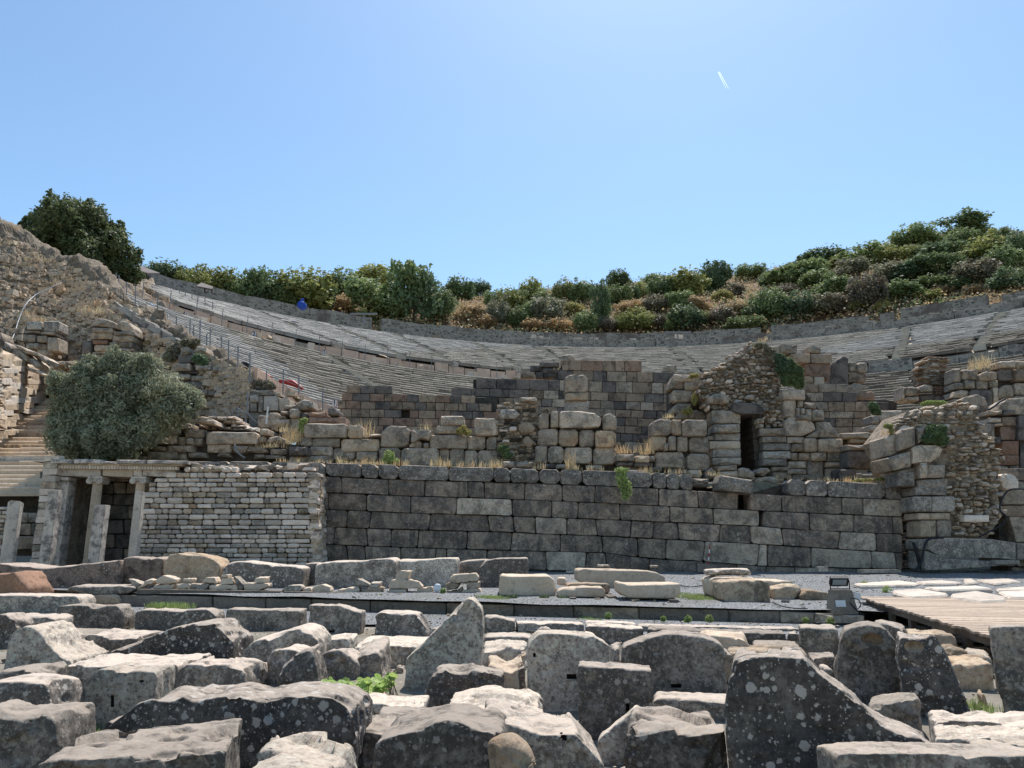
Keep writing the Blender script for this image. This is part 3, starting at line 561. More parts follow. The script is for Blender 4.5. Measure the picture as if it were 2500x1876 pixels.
B('pale rough slab lying in front of the slab with three mortises', 'C', 6.5, 1.1, [(-480, 1290), (-380, 1270), (-200, 1240), (0, 1225), (150, 1245), (280, 1270)], mat='light', rough=1.6)
B('broad grey block with a square socket in its top and a chamfered right end', 'C', 5.0, .75, [(-186, 1310), (0, 1342), (180, 1398), (420, 1428), (500, 1420), (600, 1540), (705, 1650)], holes=[[(385, 1425), (430, 1465)]], mat='grey', rough=1.)
B('rough cream boulder at the bottom edge in the centre', 'C', 4.4, .4, [(-90, 1500), (-20, 1450), (60, 1455), (150, 1510), (210, 1600), (235, 1660)], mat='ruinwarm', rough=2.2, cat='boulder')
B('grey lichened block with a wavy crest at the bottom centre', 'M', 4.6, .6, [(868, 1540), (880, 1485), (960, 1440), (1100, 1405), (1230, 1370), (1330, 1320), (1400, 1305), (1500, 1325), (1580, 1365), (1650, 1392), (1760, 1392), (1820, 1430), (1860, 1540), (1900, 1640)], mat='dark', rough=1.)
B('low slab with a dusty flat top behind the wavy crested block', 'M', 5.9, .9, [(785, 1385), (900, 1395), (1100, 1400), (1380, 1390)], mat='grey', rough=1.)
B('flat rectangular block with a thin slot in its bright top', 'M', 7.0, .5, [(762, 1185), (900, 1190), (1100, 1198), (1240, 1204)], [(1232, 1285), (770, 1278)], mat='light', rough=.7)
B('dark squared block with a lichened top leaning beside the tall pointed stone', 'M', 7.8, .45, [(1240, 1120), (1290, 1010), (1325, 950), (1400, 942), (1600, 946), (1700, 962), (1826, 985), (1812, 1160)], mat='dark', rough=1.)
B('long black stone with white lichen and a wavy crest in the left foreground', 'L', 5.6, .6, [(755, 1370), (775, 1320), (860, 1290), (950, 1235), (1010, 1180), (1100, 1160), (1180, 1170), (1250, 1180), (1330, 1142), (1400, 1175), (1500, 1165), (1620, 1140), (1700, 1132), (1800, 1160), (1911, 1170), (2050, 1140), (2260, 1128), (2420, 1140), (2500, 1190), (2570, 1240), (2600, 1300)], mat='darkbig', rough=1.2)
B('pale slab with a mottled face and three small holes, left foreground', 'L', 7.1, .4, [(552, 1110), (600, 1060), (650, 1010), (700, 950), (745, 935), (850, 948), (1000, 955), (1145, 955)], mat='light', holes=[[(1018, 1018), (1046, 1034)], [(808, 1130), (832, 1215)], [(645, 1338), (668, 1362)]], rough=.8)
B('curved low stone at the left edge behind the block with a sunlit right side', 'L', 7.8, .6, [(-150, 1000), (0, 960), (100, 950), (220, 935), (280, 975)], mat='grey', rough=1.5)
B('dark block with big lichen blots and a bright right side at the left edge', 'L', 6.6, .5, [(-200, 1060), (0, 1035), (150, 1035), (320, 1045), (360, 1120), (385, 1260)], mat='dark', rough=1.)
B('nearest grey block at the left edge with a sunlit right side', 'L', 5.3, .45, [(-200, 1230), (-60, 1240), (0, 1270), (120, 1290), (300, 1280), (400, 1275), (432, 1310), (440, 1500)], mat='grey', rough=1.1)
B('large tilted slab with a broad rough top in the bottom left', 'L', 4.25, .75, [(275, 1640), (350, 1612), (500, 1600), (700, 1600), (900, 1590), (1150, 1580), (1400, 1555), (1560, 1530), (1665, 1515)], mat='grey', rough=1.3, yaw=14)
B('bright rough topped stone at the bottom edge right of the tilted slab', 'M', 4.0, .5, [(-110, 1640), (-40, 1600), (100, 1590), (300, 1590), (480, 1600), (600, 1620), (640, 1660)], mat='light', rough=1.8)
flush_blocks()

# small debris scattered on the ground
rs = random.Random(3); V = []; Fs = []
def rub(p, s):
    n = len(V)
    for sx_ in (-1, 1):
        for sy_ in (-1, 1):
            for sz_ in (-1, 1): V.append(p + Vector((sx_ * s * rs.uniform(.4, .9), sy_ * s * rs.uniform(.4, .9), sz_ * s * rs.uniform(.25, .6))))
    Fs.extend([tuple(i + n for i in f) for f in [(0, 1, 3, 2), (4, 6, 7, 5), (0, 4, 5, 1), (2, 3, 7, 6), (0, 2, 6, 4), (1, 5, 7, 3)]])
for _ in range(9000):
    if rs.random() < .45: x, y = rs.uniform(-9, 9), rs.uniform(3.5, 19); z = .02
    else:
        x, y = rs.uniform(-12, 20), rs.uniform(15, 30)
        z = gz(x, y) if y > kerb_at_x(x) + .2 or x > 8.5 else .06
    rub(Vector((x, y, z)), rs.uniform(.008, .03) * (1 if rs.random() < .96 else 3))
me = mesh('small_debris', V, Fs, [M['light'], M['ruinwarm'], M['grey']]); me.polygons.foreach_set('material_index', [((i // 6) * 7919) % 3 for i in range(len(Fs))]); link('small_debris', me, kind='stuff')
# ================================================================ GREAT BLOCK WALL
TOP = [(400, 1124), (455, 1126), (620, 1126), (794, 1129.5), (967, 1135), (1246, 1142.5), (1529, 1151), (1690, 1158), (1967, 1171), (2161, 1181.6), (2204, 1183)]
LN = [TOP, [(794, 1163), (967, 1171.5), (1246, 1179), (1529, 1189), (1688, 1197.5), (1906, 1209), (2019, 1213.5), (2201, 1220.7)],
      [(794, 1203), (967, 1210.5), (1240, 1219), (1529, 1231), (1798, 1245), (1906, 1249.6), (2198, 1262.6)],
      [(799, 1244), (967, 1252.5), (1240, 1260), (1529, 1271), (1833, 1284), (1976, 1296), (2204, 1304.6)],
      [(782, 1286), (967, 1293), (1240, 1300), (1529, 1312), (1833, 1328), (2045, 1341), (2187, 1349.5)],
      [(779, 1329), (967, 1336.4), (1240, 1345), (1480, 1350), (1581, 1364), (1717, 1371), (1860, 1383), (2204, 1391)],
      [(779, 1376), (1240, 1390), (1529, 1399), (1860, 1402), (2204, 1404)]]
WY = lambda x, y: 30.0 + (1404 - y) * -.0 + (y < 1400) * (1400 - y) * .0012
gw = thing('great_wall', 'long high wall of huge dark weathered blocks in six courses across the middle', 'stone wall')
J0 = [455, 560, 660, 794, 882, 923, 972, 1095, 1204, 1246, 1316, 1368, 1421, 1593, 1627, 1660, 1690]
courses(gw, LN, [J0], WY, .9, [M['wallcap']], slant=5, b=.028, pillow=.045, jit=.03, joint=1.0)
courses(gw, LN, [[1922, 1967, 2020, 2162, 2204]], WY, .9, [M['wallcap']], slant=3, b=.028, pillow=.045, jit=.03, joint=1.0)
JS = [[792, 834, 949, 1037, 1143, 1182, 1281, 1373, 1453, 1608, 1704, 1802], [1830, 1908, 2055, 2107, 2204],
      [786, 801, 895, 1002, 1115, 1250, 1346, 1411, 1514, 1635, 1741, 1853], [1862, 1976, 2085, 2180, 2204],
      [782, 848, 904, 1049, 1193, 1254, 1307, 1384, 1457, 1540, 1595, 1656, 1757, 1832, 1910, 2048, 2139, 2204],
      [780, 815, 897, 955, 1021, 1140, 1248, 1368, 1470, 1557, 1626, 1719, 1851, 1873, 1980, 2128, 2187, 2204],
      [779, 849, 892, 979, 1063, 1090, 1188, 1334, 1430, 1480, 1585, 1717, 1800, 1870, 1940, 2040, 2130, 2204]]
for ln, js in zip((1, 1, 2, 2, 3, 4, 5), JS):
    courses(gw, LN[ln:ln + 2], [js], WY, .9, {'d': lambda x_: M['ruin'] if random.random() < (.06 if x_ < 1500 else .3) else M['wallblock']}, slant=7 if ln > 2 else 3, b=.024, pillow=.035, jit=.03, rnd=.1, joint=.85)
slab_core(gw, [(455, 1134), (794, 1140), (1690, 1170), (1690, 1200), (1803, 1204), (1803, 1246), (1830, 1246), (1830, 1205), (1922, 1180), (2204, 1192), (2204, 1404), (455, 1380)], 30.9, .5)
slab_core(gw, [(1780, 1190), (1860, 1190), (1860, 1262), (1780, 1262)], 32.2, .5)
# earth platform behind the wall
xs = np.linspace(60, 2700, 70); vs = []
for j, Yd in enumerate((30.85, 32, 34, 37, 41, 46, 52)):
    for x in xs:
        p = P(x, interp(TOP, min(x, 2204)) + 12, 30.4); z = p.z + .05 - (.45 if 1690 < x < 1922 and j == 0 else 0)
        vs.append((p.x, Yd, z + .12 * math.sin(p.x * 1.7 + j * 2.1) + .02 * (Yd - 31)))
k = N('dry_grass_earth'); v = k.coords(False)
c = k.mix(k.ramp(k.noise(v, .8, 8, .7).outputs[0], .38, .62), (.17, .13, .09), (.30, .24, .14)); c = k.mix(k.ramp(k.noise(v, 3, 6, .7).outputs[0], .5, .68), c, (.09, .10, .04))
k.l(c, k.b.inputs['Base Color']); k.bump(k.noise(v, 9, 8, .75).outputs[0], 1, .12); M['drygrass'] = k.m
n = len(xs); link('earth_platform', mesh('earth_platform', vs, [(j * n + i, j * n + i + 1, (j + 1) * n + i + 1, (j + 1) * n + i) for j in range(6) for i in range(n - 1)], [M['drygrass']], True), kind='structure')
# ================================================================ PALE RUBBLE WALL
rw = thing('small_stone_wall', 'pale wall of small squared stones in even rows between the columns and the great wall', 'stone wall')
RR = [(455, 1143), (600, 1148), (770, 1150), (768, 1200), (765, 1260), (776, 1380), (330, 1380), (333, 1320), (341, 1240), (345, 1205), (368, 1192), (375, 1178), (420, 1158), (450, 1150)]
autocourses(rw, RR, 12.2, (14, 44), 28.6, .35, ['small', 'small', 'small', 'small', 'ruinwarm', 'light'], jitter=.09, limit=298, b=.03, pillow=.03, jit=.02, rnd=.3, joint=.8)
slab_core(rw, [(458, 1150), (600, 1153), (764, 1156), (762, 1260), (772, 1390), (334, 1390), (342, 1240), (372, 1190), (424, 1162)], 28.85, 1.3)
for i in range(24):
    y = 1158 + i * 9.6; p = P(768 + (i > 12) * (i - 12) * .6, y, 28.6)
    for q in range(3):
        mb = MB(); mb.box((p.x - .05 + random.uniform(-.06, .05), 28.8 + q * .45, p.z), (.3, .42, .15), rz=random.uniform(-.15, .15), j=.03); mb.build('stone_block', M['small'] if random.random() < .6 else M['ruinwarm'], rw)
# rubble along its top
for i in range(26):
    px = 465 + i * 12 + random.uniform(-4, 4); p = P(px, 1144 + random.uniform(-4, 2), 29.2 + random.uniform(-.3, .6)); mb = MB()
    mb.box(p, (random.uniform(.2, .45), .3, random.uniform(.1, .2)), rz=random.uniform(-.6, .6), rx=random.uniform(-.3, .3), j=.05); mb.build('stone_block', M['ruin'] if i % 3 else M['small'], rw)
# ================================================================ RUINED MASONRY BEHIND
def pile(name, label, c, Y, rects, mat='ruin', cat='ruined wall', T=.9, core=None, sub=None, rnd=.17, b=.07, jr=2.2, **kw):
    t = thing(name, label, cat); ox, oy, s = CROP[c]
    for r in rects:
        m = mat
        if isinstance(r[-1], str): m = r[-1]; r = r[:-1]
        if len(r) == 4 and not isinstance(r[0], tuple):
            x0, y0, x1, y1 = r; pl = [(x0, y0), (x1, y0), (x1, y1), (x0, y1)]
        else: pl = list(r)
        pl = [(ox + x / s + random.uniform(-.5, .5) * jr * .6, oy + y / s + random.uniform(-.5, .5) * jr) for x, y in pl]
        dy = random.uniform(-.12, .12)
        ash(pl, Y + dy, T, m, t, rnd=rnd, b=b, pillow=.07, jit=.04, joint=.9, **kw)
    if core: slab_core(t, cr(c, core), Y + T * .5, 1.2)
    return t
p1 = pile('ruined_wall', 'low ruined wall of grey blocks on the great wall, left of the rubble pier', 'A6', 33,
     [(420, 325, 785, 450), (785, 335, 925, 455, 'ruinwarm'), (385, 450, 490, 520), (490, 448, 728, 527), (730, 455, 1062, 570, 'ruinwarm'), (285, 520, 462, 600, 'tuffdark'), (468, 520, 663, 602), (665, 532, 860, 640), (862, 565, 1045, 640),
      ((1070, 405), (1135, 342), (1290, 345), (1325, 380), (1300, 530), (1065, 530)), (975, 415, 1075, 440), ((1328, 375), (1505, 378), (1500, 430), (1475, 470), (1400, 455), (1320, 500)), ((1300, 530), (1340, 460), (1380, 455), (1425, 495), (1420, 535)), (1425, 490, 1475, 535),
      (1478, 418, 1800, 545), (1800, 430, 1955, 550), ((1957, 550), (1960, 460), (1985, 437), (2052, 437), (2052, 555)), (1535, 340, 1735, 415), (1575, 258, 1775, 345), (1855, 280, 2060, 435),
      (1050, 530, 1240, 690), (1240, 533, 1560, 690), (1560, 540, 1655, 690), (1655, 540, 1775, 695), (1775, 550, 1890, 700), (1890, 552, 2065, 700), (290, 600, 660, 660), (860, 640, 1050, 680)],
     core=[(430, 340), (920, 345), (920, 450), (1080, 420), (1290, 360), (1300, 480), (1480, 440), (2040, 440), (2050, 720), (300, 700), (300, 540), (400, 460)])
p3 = pile('ruined_wall', 'block pile in the centre with three bulging courses on the great wall', 'B3', 32.5,
     [((545, 770), (548, 640), (600, 600), (655, 620), (665, 770)), (672, 582, 755, 755), ((757, 765), (760, 585), (960, 588), (1120, 605), (1190, 660), (1170, 750), (1060, 765)), ((1197, 785), (1195, 630), (1270, 605), (1335, 650), (1340, 785)),
      (540, 765, 755, 940), (755, 768, 950, 945, 'ruinwarm'), (955, 775, 1115, 950), (1120, 785, 1330, 955, 'ruinwarm'), (515, 940, 645, 1115), (645, 940, 805, 1115), (810, 950, 1090, 1120), (1095, 950, 1335, 1130),
      (530, 1115, 720, 1165, 'tuffdark'), (720, 1120, 840, 1170), (840, 1130, 960, 1180), (1025, 1130, 1190, 1180)],
     core=[(560, 640), (760, 600), (1180, 650), (1320, 660), (1320, 1180), (530, 1180)])
pile('block_stack', 'stack of three blocks with a rounded grey one on top, behind the centre pile', 'B3', 34.2, [((818, 410), (812, 260), (850, 225), (1010, 222), (1048, 260), (1045, 410)), (820, 405, 1048, 490, 'ruinwarm'), (818, 487, 1060, 600, 'light')], cat='stone stack')
pile('ruined_wall', 'block pile between the gap and the dark doorway, three courses high', 'B3', 32.6,
     [((1675, 840), (1680, 700), (1760, 665), (1890, 672), (1880, 835)), (1880, 670, 1985, 835, 'ruinwarm'), (1985, 675, 2240, 850), (1670, 835, 1835, 985, 'ruinwarm'), (1810, 910, 1850, 990), (1845, 840, 1930, 990), (1935, 840, 2045, 1000), (2050, 850, 2255, 1010),
      ((1710, 1165), (1715, 995), (1990, 1000), (2030, 1080), (2035, 1165)), (2035, 1010, 2260, 1190), (1640, 1145, 1790, 1200), (1840, 1170, 2190, 1250, 'tuffdark')],
     core=[(1690, 700), (2240, 690), (2240, 1230), (1700, 1200)])
pile('step_stones', 'low pale step stones in the gap between the two block piles', 'B3', 32.2, [(1335, 1020, 1510, 1095), (1510, 1035, 1670, 1110, 'ruinwarm'), (1670, 1035, 1715, 1095), (1340, 1095, 1500, 1140, 'tuffdark'), (1500, 1110, 1700, 1150, 'tuffdark')], cat='steps')
pile('ruined_wall', 'tumbled blocks overgrown with weeds, left of the rubble mound', 'B3', 35.5,
     [(1885, 380, 2120, 505), ((1870, 625), (1880, 560), (1930, 507), (2100, 510), (2060, 580), (2000, 625)), ((1900, 670), (1950, 600), (2150, 575), (2230, 620), (2240, 675)), ((1850, 380), (1860, 300), (1890, 250), (2000, 300), (2010, 380)), (2005, 300, 2150, 385), (1895, 220, 2130, 300)],
     core=[(1880, 300), (2100, 290), (2150, 700), (1880, 700)])
# rubble pier
pr = thing('rubble_pier', 'narrow rubble pier of mixed stones topped by a flat slab, left of the centre pile', 'ruined wall')
reg = cr('B3', [(155, 520), (210, 500), (350, 530), (360, 500), (545, 500), (545, 1115), (150, 1115)])
autocourses(pr, reg, 9, (9, 24), 32.9, .35, ['ruin', 'ruin', 'ruinwarm', 'mortar'], jitter=.4, hv=.45, wave=2, limit=150, rnd=.4, joint=.9, b=.04, jit=.05)
slab_core(pr, reg, 33.02, 1, mat='lime')
for r, m in (((355, 450, 545, 500), 'ruin'), ((160, 570, 370, 675), 'grey'), ((255, 740, 340, 795), 'small'), ((350, 700, 530, 815), 'ruinwarm'), ((390, 840, 515, 965), 'ruinwarm'), ((160, 770, 250, 800), 'small'), ((185, 870, 265, 910), 'small')):
    x0, y0, x1, y1 = r; ash(cr('B3', [(x0, y0), (x1, y0), (x1, y1), (x0, y1)]), 32.72, .8, m, pr, rnd=.42, b=.06, pillow=.06)
pile('block_pair', 'two small pale blocks lying on the coping before the rubble pier', 'B3', 31.2, [(190, 1090, 310, 1160, 'light'), (318, 1098, 500, 1158)], cat='stone block')
# brown ashlar walls
wa = thing('ashlar_wall', 'brown and reddish ashlar wall with a small square opening, stepping up to the right', 'stone wall')
la = [[(846, 940 + d), (1150, 946 + d)] for d in (0, 20, 39, 58.5, 78.5, 98, 117, 137)]
jA = [[846, 880, 915, 957], [834, 861, 903, 938, 957, 993, 1022, 1064, 1098, 1126, 1160], [824, 844, 880, 917, 952, 982, 1013, 1041, 1063, 1085, 1119, 1138, 1170, 1200], [830, 858, 902, 938, 980, 1000, 1022, 1063, 1100, 1153, 1180, 1218], [800, 845, 924, 960, 1013, 1032, 1070, 1100, 1150, 1200, 1218], [860, 900, 936, 990, 1050, 1090, 1130, 1170, 1218], [860, 910, 960, 1010, 1060, 1110, 1160, 1218]]
courses(wa, la, jA, lambda x, y: 40, .6, {'d': ['tuff', 'tuff', 'tuffred', 'tuffdark'], 0: ['tuff', 'tuffdark'], 4: ['tuffred', 'tuffred', 'tuff']}, skip={(3, 4)}, slant=.6, b=.02, pillow=.01, jit=.008, rnd=.05, joint=.55)
slab_core(wa, [(850, 945), (955, 948), (955, 968), (1215, 972), (1215, 1095), (865, 1095), (865, 1050), (806, 1035), (832, 1000)], 40.45, .5)
wb = thing('ashlar_wall', 'tall stepped wall of brown and bluish squared blocks behind the centre pile', 'stone wall')
yl = [877, 902, 923, 949, 969, 988, 1008, 1026, 1045, 1064, 1084, 1104, 1124]; yr = [880, 907, 932, 959, 980, 1000, 1019, 1039, 1058, 1078, 1101, 1120, 1140]
lb = [[(1180, a), (1500, b)] for a, b in zip(yl, yr)]; regB = [(1373, 870), (1567, 874), (1567, 903), (1700, 908), (1700, 1135), (1100, 1120), (1100, 946), (1151, 946), (1151, 922), (1352, 922), (1355, 902), (1373, 902)]
for i in range(12):
    x = 1095 + random.uniform(0, 20); js = [x]
    while x < 1700: x += random.uniform(24, 52); js.append(x)
    if i == 0: js = [1373, 1419, 1472, 1502, 1525, 1567]
    sk = {(0, q) for q in range(len(js) - 1) if not inside(((js[q] + js[q + 1]) / 2, (interp(lb[i], js[q]) + interp(lb[i + 1], js[q])) / 2 + 2), regB)} if i else set()
    courses(wb, lb[i:i + 2], [js], lambda x, y: 40.8, .6, {'d': ['tuff', 'tuff', 'tuffdark', 'ruin', 'tuffdark'] if i else ['tuffred', 'tuff', 'tuff']}, skip=sk, slant=.8, b=.02, pillow=.01, jit=.008, rnd=.05, joint=.55)
slab_core(wb, [(1376, 882), (1564, 882), (1564, 908), (1695, 912), (1695, 1130), (1105, 1118), (1105, 952), (1155, 950), (1155, 928), (1352, 928)], 41.2, .5)
pile('ashlar_wall', 'short dark stub of wall stepping up behind the tall stepped wall', 'B3', 43, [(560, 95, 765, 155, 'tuffdark'), (465, 130, 590, 195, 'tuffdark'), (590, 155, 765, 215, 'tuffdark'), (370, 195, 520, 262, 'tuff'), (520, 195, 600, 262, 'tuffdark'), (600, 205, 730, 262, 'tuffdark')], cat='stone wall', rnd=.1, b=.03)
pile('stone_block', 'single rough block standing behind the red corner of the tall wall', 'B3', 42.5, [((765, 95), (790, 30), (880, 10), (920, 50), (915, 75), (900, 100))], cat='stone block')
pile('stone_block', 'single gabled block on the right shoulder of the tall stepped wall', 'B3', 41.2, [((1785, 208), (1800, 140), (1840, 122), (1935, 125), (1935, 210))], cat='stone block')
# doorway building
dw = pile('doorway_ruin', 'ruined gate building with a tall dark doorway and pale lower jamb blocks', 'B4', 34,
     [(265, 840, 595, 995, 'ruin'), (285, 995, 590, 1095), (285, 1095, 590, 1190, 'light'), (225, 1187, 592, 1275, 'cream'), (260, 1275, 595, 1375, 'light'), (262, 1370, 602, 1465), (160, 1130, 290, 1180),
      (775, 925, 860, 990, 'ruinwarm'), (780, 990, 850, 1040), (800, 1035, 1110, 1130), (830, 1130, 1110, 1210), (1110, 1135, 1305, 1215), (830, 1210, 1160, 1300, 'light'), (1160, 1215, 1305, 1310, 'ruinwarm'), (830, 1300, 1160, 1395, 'light'), (830, 1390, 1115, 1470, 'light'),
      (1310, 1150, 1455, 1310, 'ruinwarm'), (1455, 1155, 1745, 1315, 'ruinwarm'), (1160, 1315, 1235, 1405, 'ruinwarm'), (1235, 1315, 1380, 1410, 'ruinwarm'), (1385, 1315, 1555, 1415, 'ruinwarm'), (1555, 1285, 1780, 1420), (1120, 1410, 1335, 1500), (1335, 1410, 1525, 1600), (1120, 1500, 1335, 1560),
      (1535, 1420, 1780, 1490, 'ruinwarm'), (1535, 1490, 1800, 1640), (935, 1465, 1140, 1530), (940, 1530, 1170, 1620), (1175, 1560, 1530, 1640),
      ((1085, 1135), (1080, 970), (1130, 915), (1330, 915), (1420, 985), (1435, 1060), (1300, 1135)), ((1300, 1150), (1435, 1060), (1430, 965), (1590, 970), (1660, 1060), (1720, 1150)),
      (1055, 605, 1320, 725), (1070, 715, 1215, 930), (1230, 730, 1300, 810), (1265, 815, 1320, 890), (1310, 750, 1445, 825), (1380, 835, 1530, 965), (1215, 810, 1265, 930), (1320, 825, 1390, 935), (1215, 890, 1390, 960)],
     T=1.0, rnd=.12)
ash(cr('B4', [(510, 745), (700, 752), (845, 800), (850, 890), (600, 890), (500, 860)]), 33.9, 1.8, 'tuffdark', dw, 'lintel', rnd=.08, b=.05)
ash(cr('B4', [(215, 690), (280, 655), (420, 655), (468, 700), (465, 770), (225, 770)]), 34.1, .7, 'ruin', dw, rnd=.3, b=.08, pillow=.1)
mb = MB(); a0 = P(1680 + 590 / 4.612, 1150, 34.0); a1 = P(1680 + 835 / 4.612, 1150, 34.0); zb = P(1830, 1140, 34).z - .3
for i in range(9):   # coursed passage walls, doorway shade painted in by the dark mortar colour
    z0 = zb + i * .33
    for X, sgn in ((a0.x - .35, 1), (a1.x + .1, -1)):
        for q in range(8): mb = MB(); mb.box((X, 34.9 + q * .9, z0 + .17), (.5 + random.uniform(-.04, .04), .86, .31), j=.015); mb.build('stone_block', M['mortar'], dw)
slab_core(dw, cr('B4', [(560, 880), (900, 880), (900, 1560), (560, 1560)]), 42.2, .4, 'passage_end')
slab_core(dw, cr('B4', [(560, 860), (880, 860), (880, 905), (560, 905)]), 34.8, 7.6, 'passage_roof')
slab_core(dw, cr('B4', [(870, 950), (1420, 1000), (1680, 1130), (1770, 1330), (1770, 1640), (870, 1640)]), 34.7, .8)
slab_core(dw, cr('B4', [(1065, 620), (1300, 620), (1500, 860), (1500, 960), (1070, 960)]), 34.7, .8)
regM = cr('B4', [(120, 640), (140, 520), (200, 430), (350, 330), (430, 280), (500, 180), (620, 110), (720, 72), (830, 90), (950, 160), (1030, 460), (1050, 560), (1055, 930), (1080, 960), (1060, 1035), (860, 1035), (840, 890), (700, 752), (510, 745), (490, 860), (260, 850), (200, 860)])
rm = thing('rubble_mound', 'tall mound of mortared rubble rising over the dark doorway, bush on its right', 'rubble mound')
autocourses(rm, regM, 8.2, (8, 19), lambda x, y: 34.4 + (1000 - y) * .0006, .5, ['ruin', 'ruin', 'ruinwarm', 'small', 'light'], jitter=.42, hv=.5, wave=3, limit=300, rnd=.4, joint=.8, b=.05, pillow=.05, jit=.07)
slab_core(rm, cr('B4', [(160, 650), (220, 460), (370, 370), (510, 220), (640, 140), (720, 105), (820, 120), (920, 200), (1030, 580), (1040, 930), (1060, 960), (1060, 1020), (870, 1020), (850, 880), (700, 740), (510, 735), (480, 840), (260, 840)]), 34.66, 2.2, mat='lime')
pile('fallen_blocks', 'tumbled pale blocks on the platform at the foot of the dark doorway', 'B4', 32,
     [((190, 1600), (210, 1510), (270, 1475), (330, 1600), (230, 1625)), ((300, 1470), (550, 1455), (555, 1520), (330, 1535)), ((330, 1535), (560, 1520), (565, 1600), (340, 1600)), ((560, 1500), (600, 1480), (690, 1490), (760, 1560), (740, 1610), (560, 1600)), ((740, 1545), (810, 1485), (900, 1485), (930, 1530), (850, 1590)), ((750, 1620), (850, 1580), (960, 1580), (1090, 1640), (1000, 1665), (750, 1660)), (0, 1510, 150, 1610)], mat='ruin', cat='fallen stones')
t = pile('stone_block', 'big grey block lying tilted across the gap in the top of the great wall', 'A7', 29.7, [((1768, 820), (1790, 760), (2065, 800), (2075, 830), (2068, 928), (1775, 888))], mat='wallcap', cat='stone block', rnd=.1, jr=0)
pile('stone_slab', 'flat sunlit slab lying in the gap of the great wall coping', 'A7', 30.6, [(1555, 790, 1700, 830, 'light'), (1555, 815, 1690, 865, 'wallcap')], cat='stone slab')
pile('low_wall', 'low dark wall of two courses at the end of the platform beside the tower ruin', 'B5', 33, [(30, 1200, 345, 1275), (345, 1205, 475, 1280), (40, 1278, 475, 1485, 'tuffdark'), (-60, 1490, 150, 1640, 'tuffdark')], cat='stone wall', rnd=.08)
pile('low_wall', 'two tiered low wall behind the dark one, weeds at its right end', 'B5', 35.5, [(-40, 1055, 310, 1130), (60, 1120, 310, 1180, 'ruinwarm'), (310, 1055, 385, 1180), ((385, 1180), (390, 1080), (470, 1040), (540, 1050), (500, 1180))], cat='stone wall', core=[(-40, 1070), (480, 1080), (480, 1200), (-40, 1200)])
pile('stone_block', 'pale square block with smaller stones under it, above the tiered low wall', 'B5', 37, [((412, 930), (415, 810), (450, 785), (700, 785), (720, 850), (560, 930)), (320, 850, 420, 960, 'light'), (310, 960, 440, 1050), (440, 925, 560, 1050), (560, 930, 720, 1010)], cat='stone block')
# right background ashlar
wr = thing('ashlar_wall', 'stepped ashlar wall right of the rubble mound, with bluish blocks in it', 'stone wall')
regR = cr('B4', [(1325, 563), (1740, 570), (1870, 610), (1875, 708), (2350, 715), (2350, 1090), (1700, 1090), (1540, 965), (1450, 830), (1330, 800)])
autocourses(wr, regR, 20, (26, 46), 41, .6, ['tuff', 'tuff', 'ruin', 'tuffdark'], jitter=.03, limit=200, rnd=.05, joint=.6, b=.02, jit=.01)
slab_core(wr, cr('B4', [(1335, 590), (1700, 600), (1850, 720), (2350, 735), (2350, 1150), (1335, 1150)]), 41.4, .5)
pile('ruined_wall', 'corner stack with a long red block, right above the bush on the mound', 'A4', 42, [(60, 1260, 150, 1340), (150, 1250, 300, 1325), (385, 1262, 500, 1325), (240, 1325, 410, 1410, 'tuff'), (410, 1325, 592, 1410, 'tuff'), ((350, 1410), (580, 1410), (582, 1500), (560, 1560), (370, 1510), 'tuffred')[:-1] + ('tuffred',), (370, 1512, 440, 1595, 'ruinwarm'), (440, 1520, 530, 1595, 'cream')], rnd=.1, b=.04)
pile('ruined_wall', 'tall dark cracked masonry lump left of the lower seat rows on the right', 'A4', 43, [((585, 1400), (640, 1370), (690, 1340), (730, 1360), (735, 1620), (560, 1620), 'tuffdark')[:-1] + ('tuffdark',), (730, 1395, 805, 1480), (805, 1395, 890, 1490), (725, 1480, 885, 1575, 'tuff'), ((700, 1700), (720, 1600), (780, 1570), (850, 1580), (850, 1700)), ((640, 1700), (700, 1680), (860, 1650), (950, 1640), (960, 1720), (640, 1720), 'tuffred')[:-1] + ('tuffred',), (520, 1600, 740, 1720, 'tuffdark')], rnd=.2, b=.08)
# rubble column on the right
rc = thing('rubble_column', 'standing stump of layered rubble with a patch of red brick at its foot', 'ruined wall')
reg = cr('B5', [(925, 260), (945, 200), (1020, 150), (1150, 135), (1230, 190), (1255, 250), (1225, 330), (1240, 430), (1310, 510), (1290, 620), (1075, 620), (1070, 520), (940, 490), (950, 400)])
autocourses(rc, reg, 6.5, (14, 34), 38.5, .7, ['ruin', 'tuff', 'tuffred', 'ruin'], jitter=.4, hv=.3, wave=1, limit=200, rnd=.35, joint=.6, b=.04, jit=.08)
slab_core(rc, cr('B5', [(945, 260), (1020, 170), (1150, 150), (1235, 230), (1215, 400), (1290, 520), (1080, 600), (960, 470)]), 38.62, 1.1, mat='lime')
for i in range(5):
    for q in range(4): ash(cr('B5', [(1085 + q * 49 + (i % 2) * 12, 508 + i * 20), (1132 + q * 49 + (i % 2) * 12, 508 + i * 20), (1132 + q * 49 + (i % 2) * 12, 527 + i * 20), (1085 + q * 49 + (i % 2) * 12, 527 + i * 20)]), 38.3, .4, 'orange', rc, 'brick', rnd=.05, b=.01, joint=.3)
pile('ruined_wall', 'low dark blocks left of the foot of the layered rubble stump', 'B5', 37.8, [(690, 510, 735, 665), (740, 512, 880, 630), ((880, 560), (890, 505), (960, 480), (1060, 500), (1060, 580), (900, 590)), (905, 580, 1060, 600, 'light'), (740, 630, 900, 680), (900, 605, 1080, 690, 'tuffdark'), (1080, 622, 1290, 700, 'tuffdark')], rnd=.2)
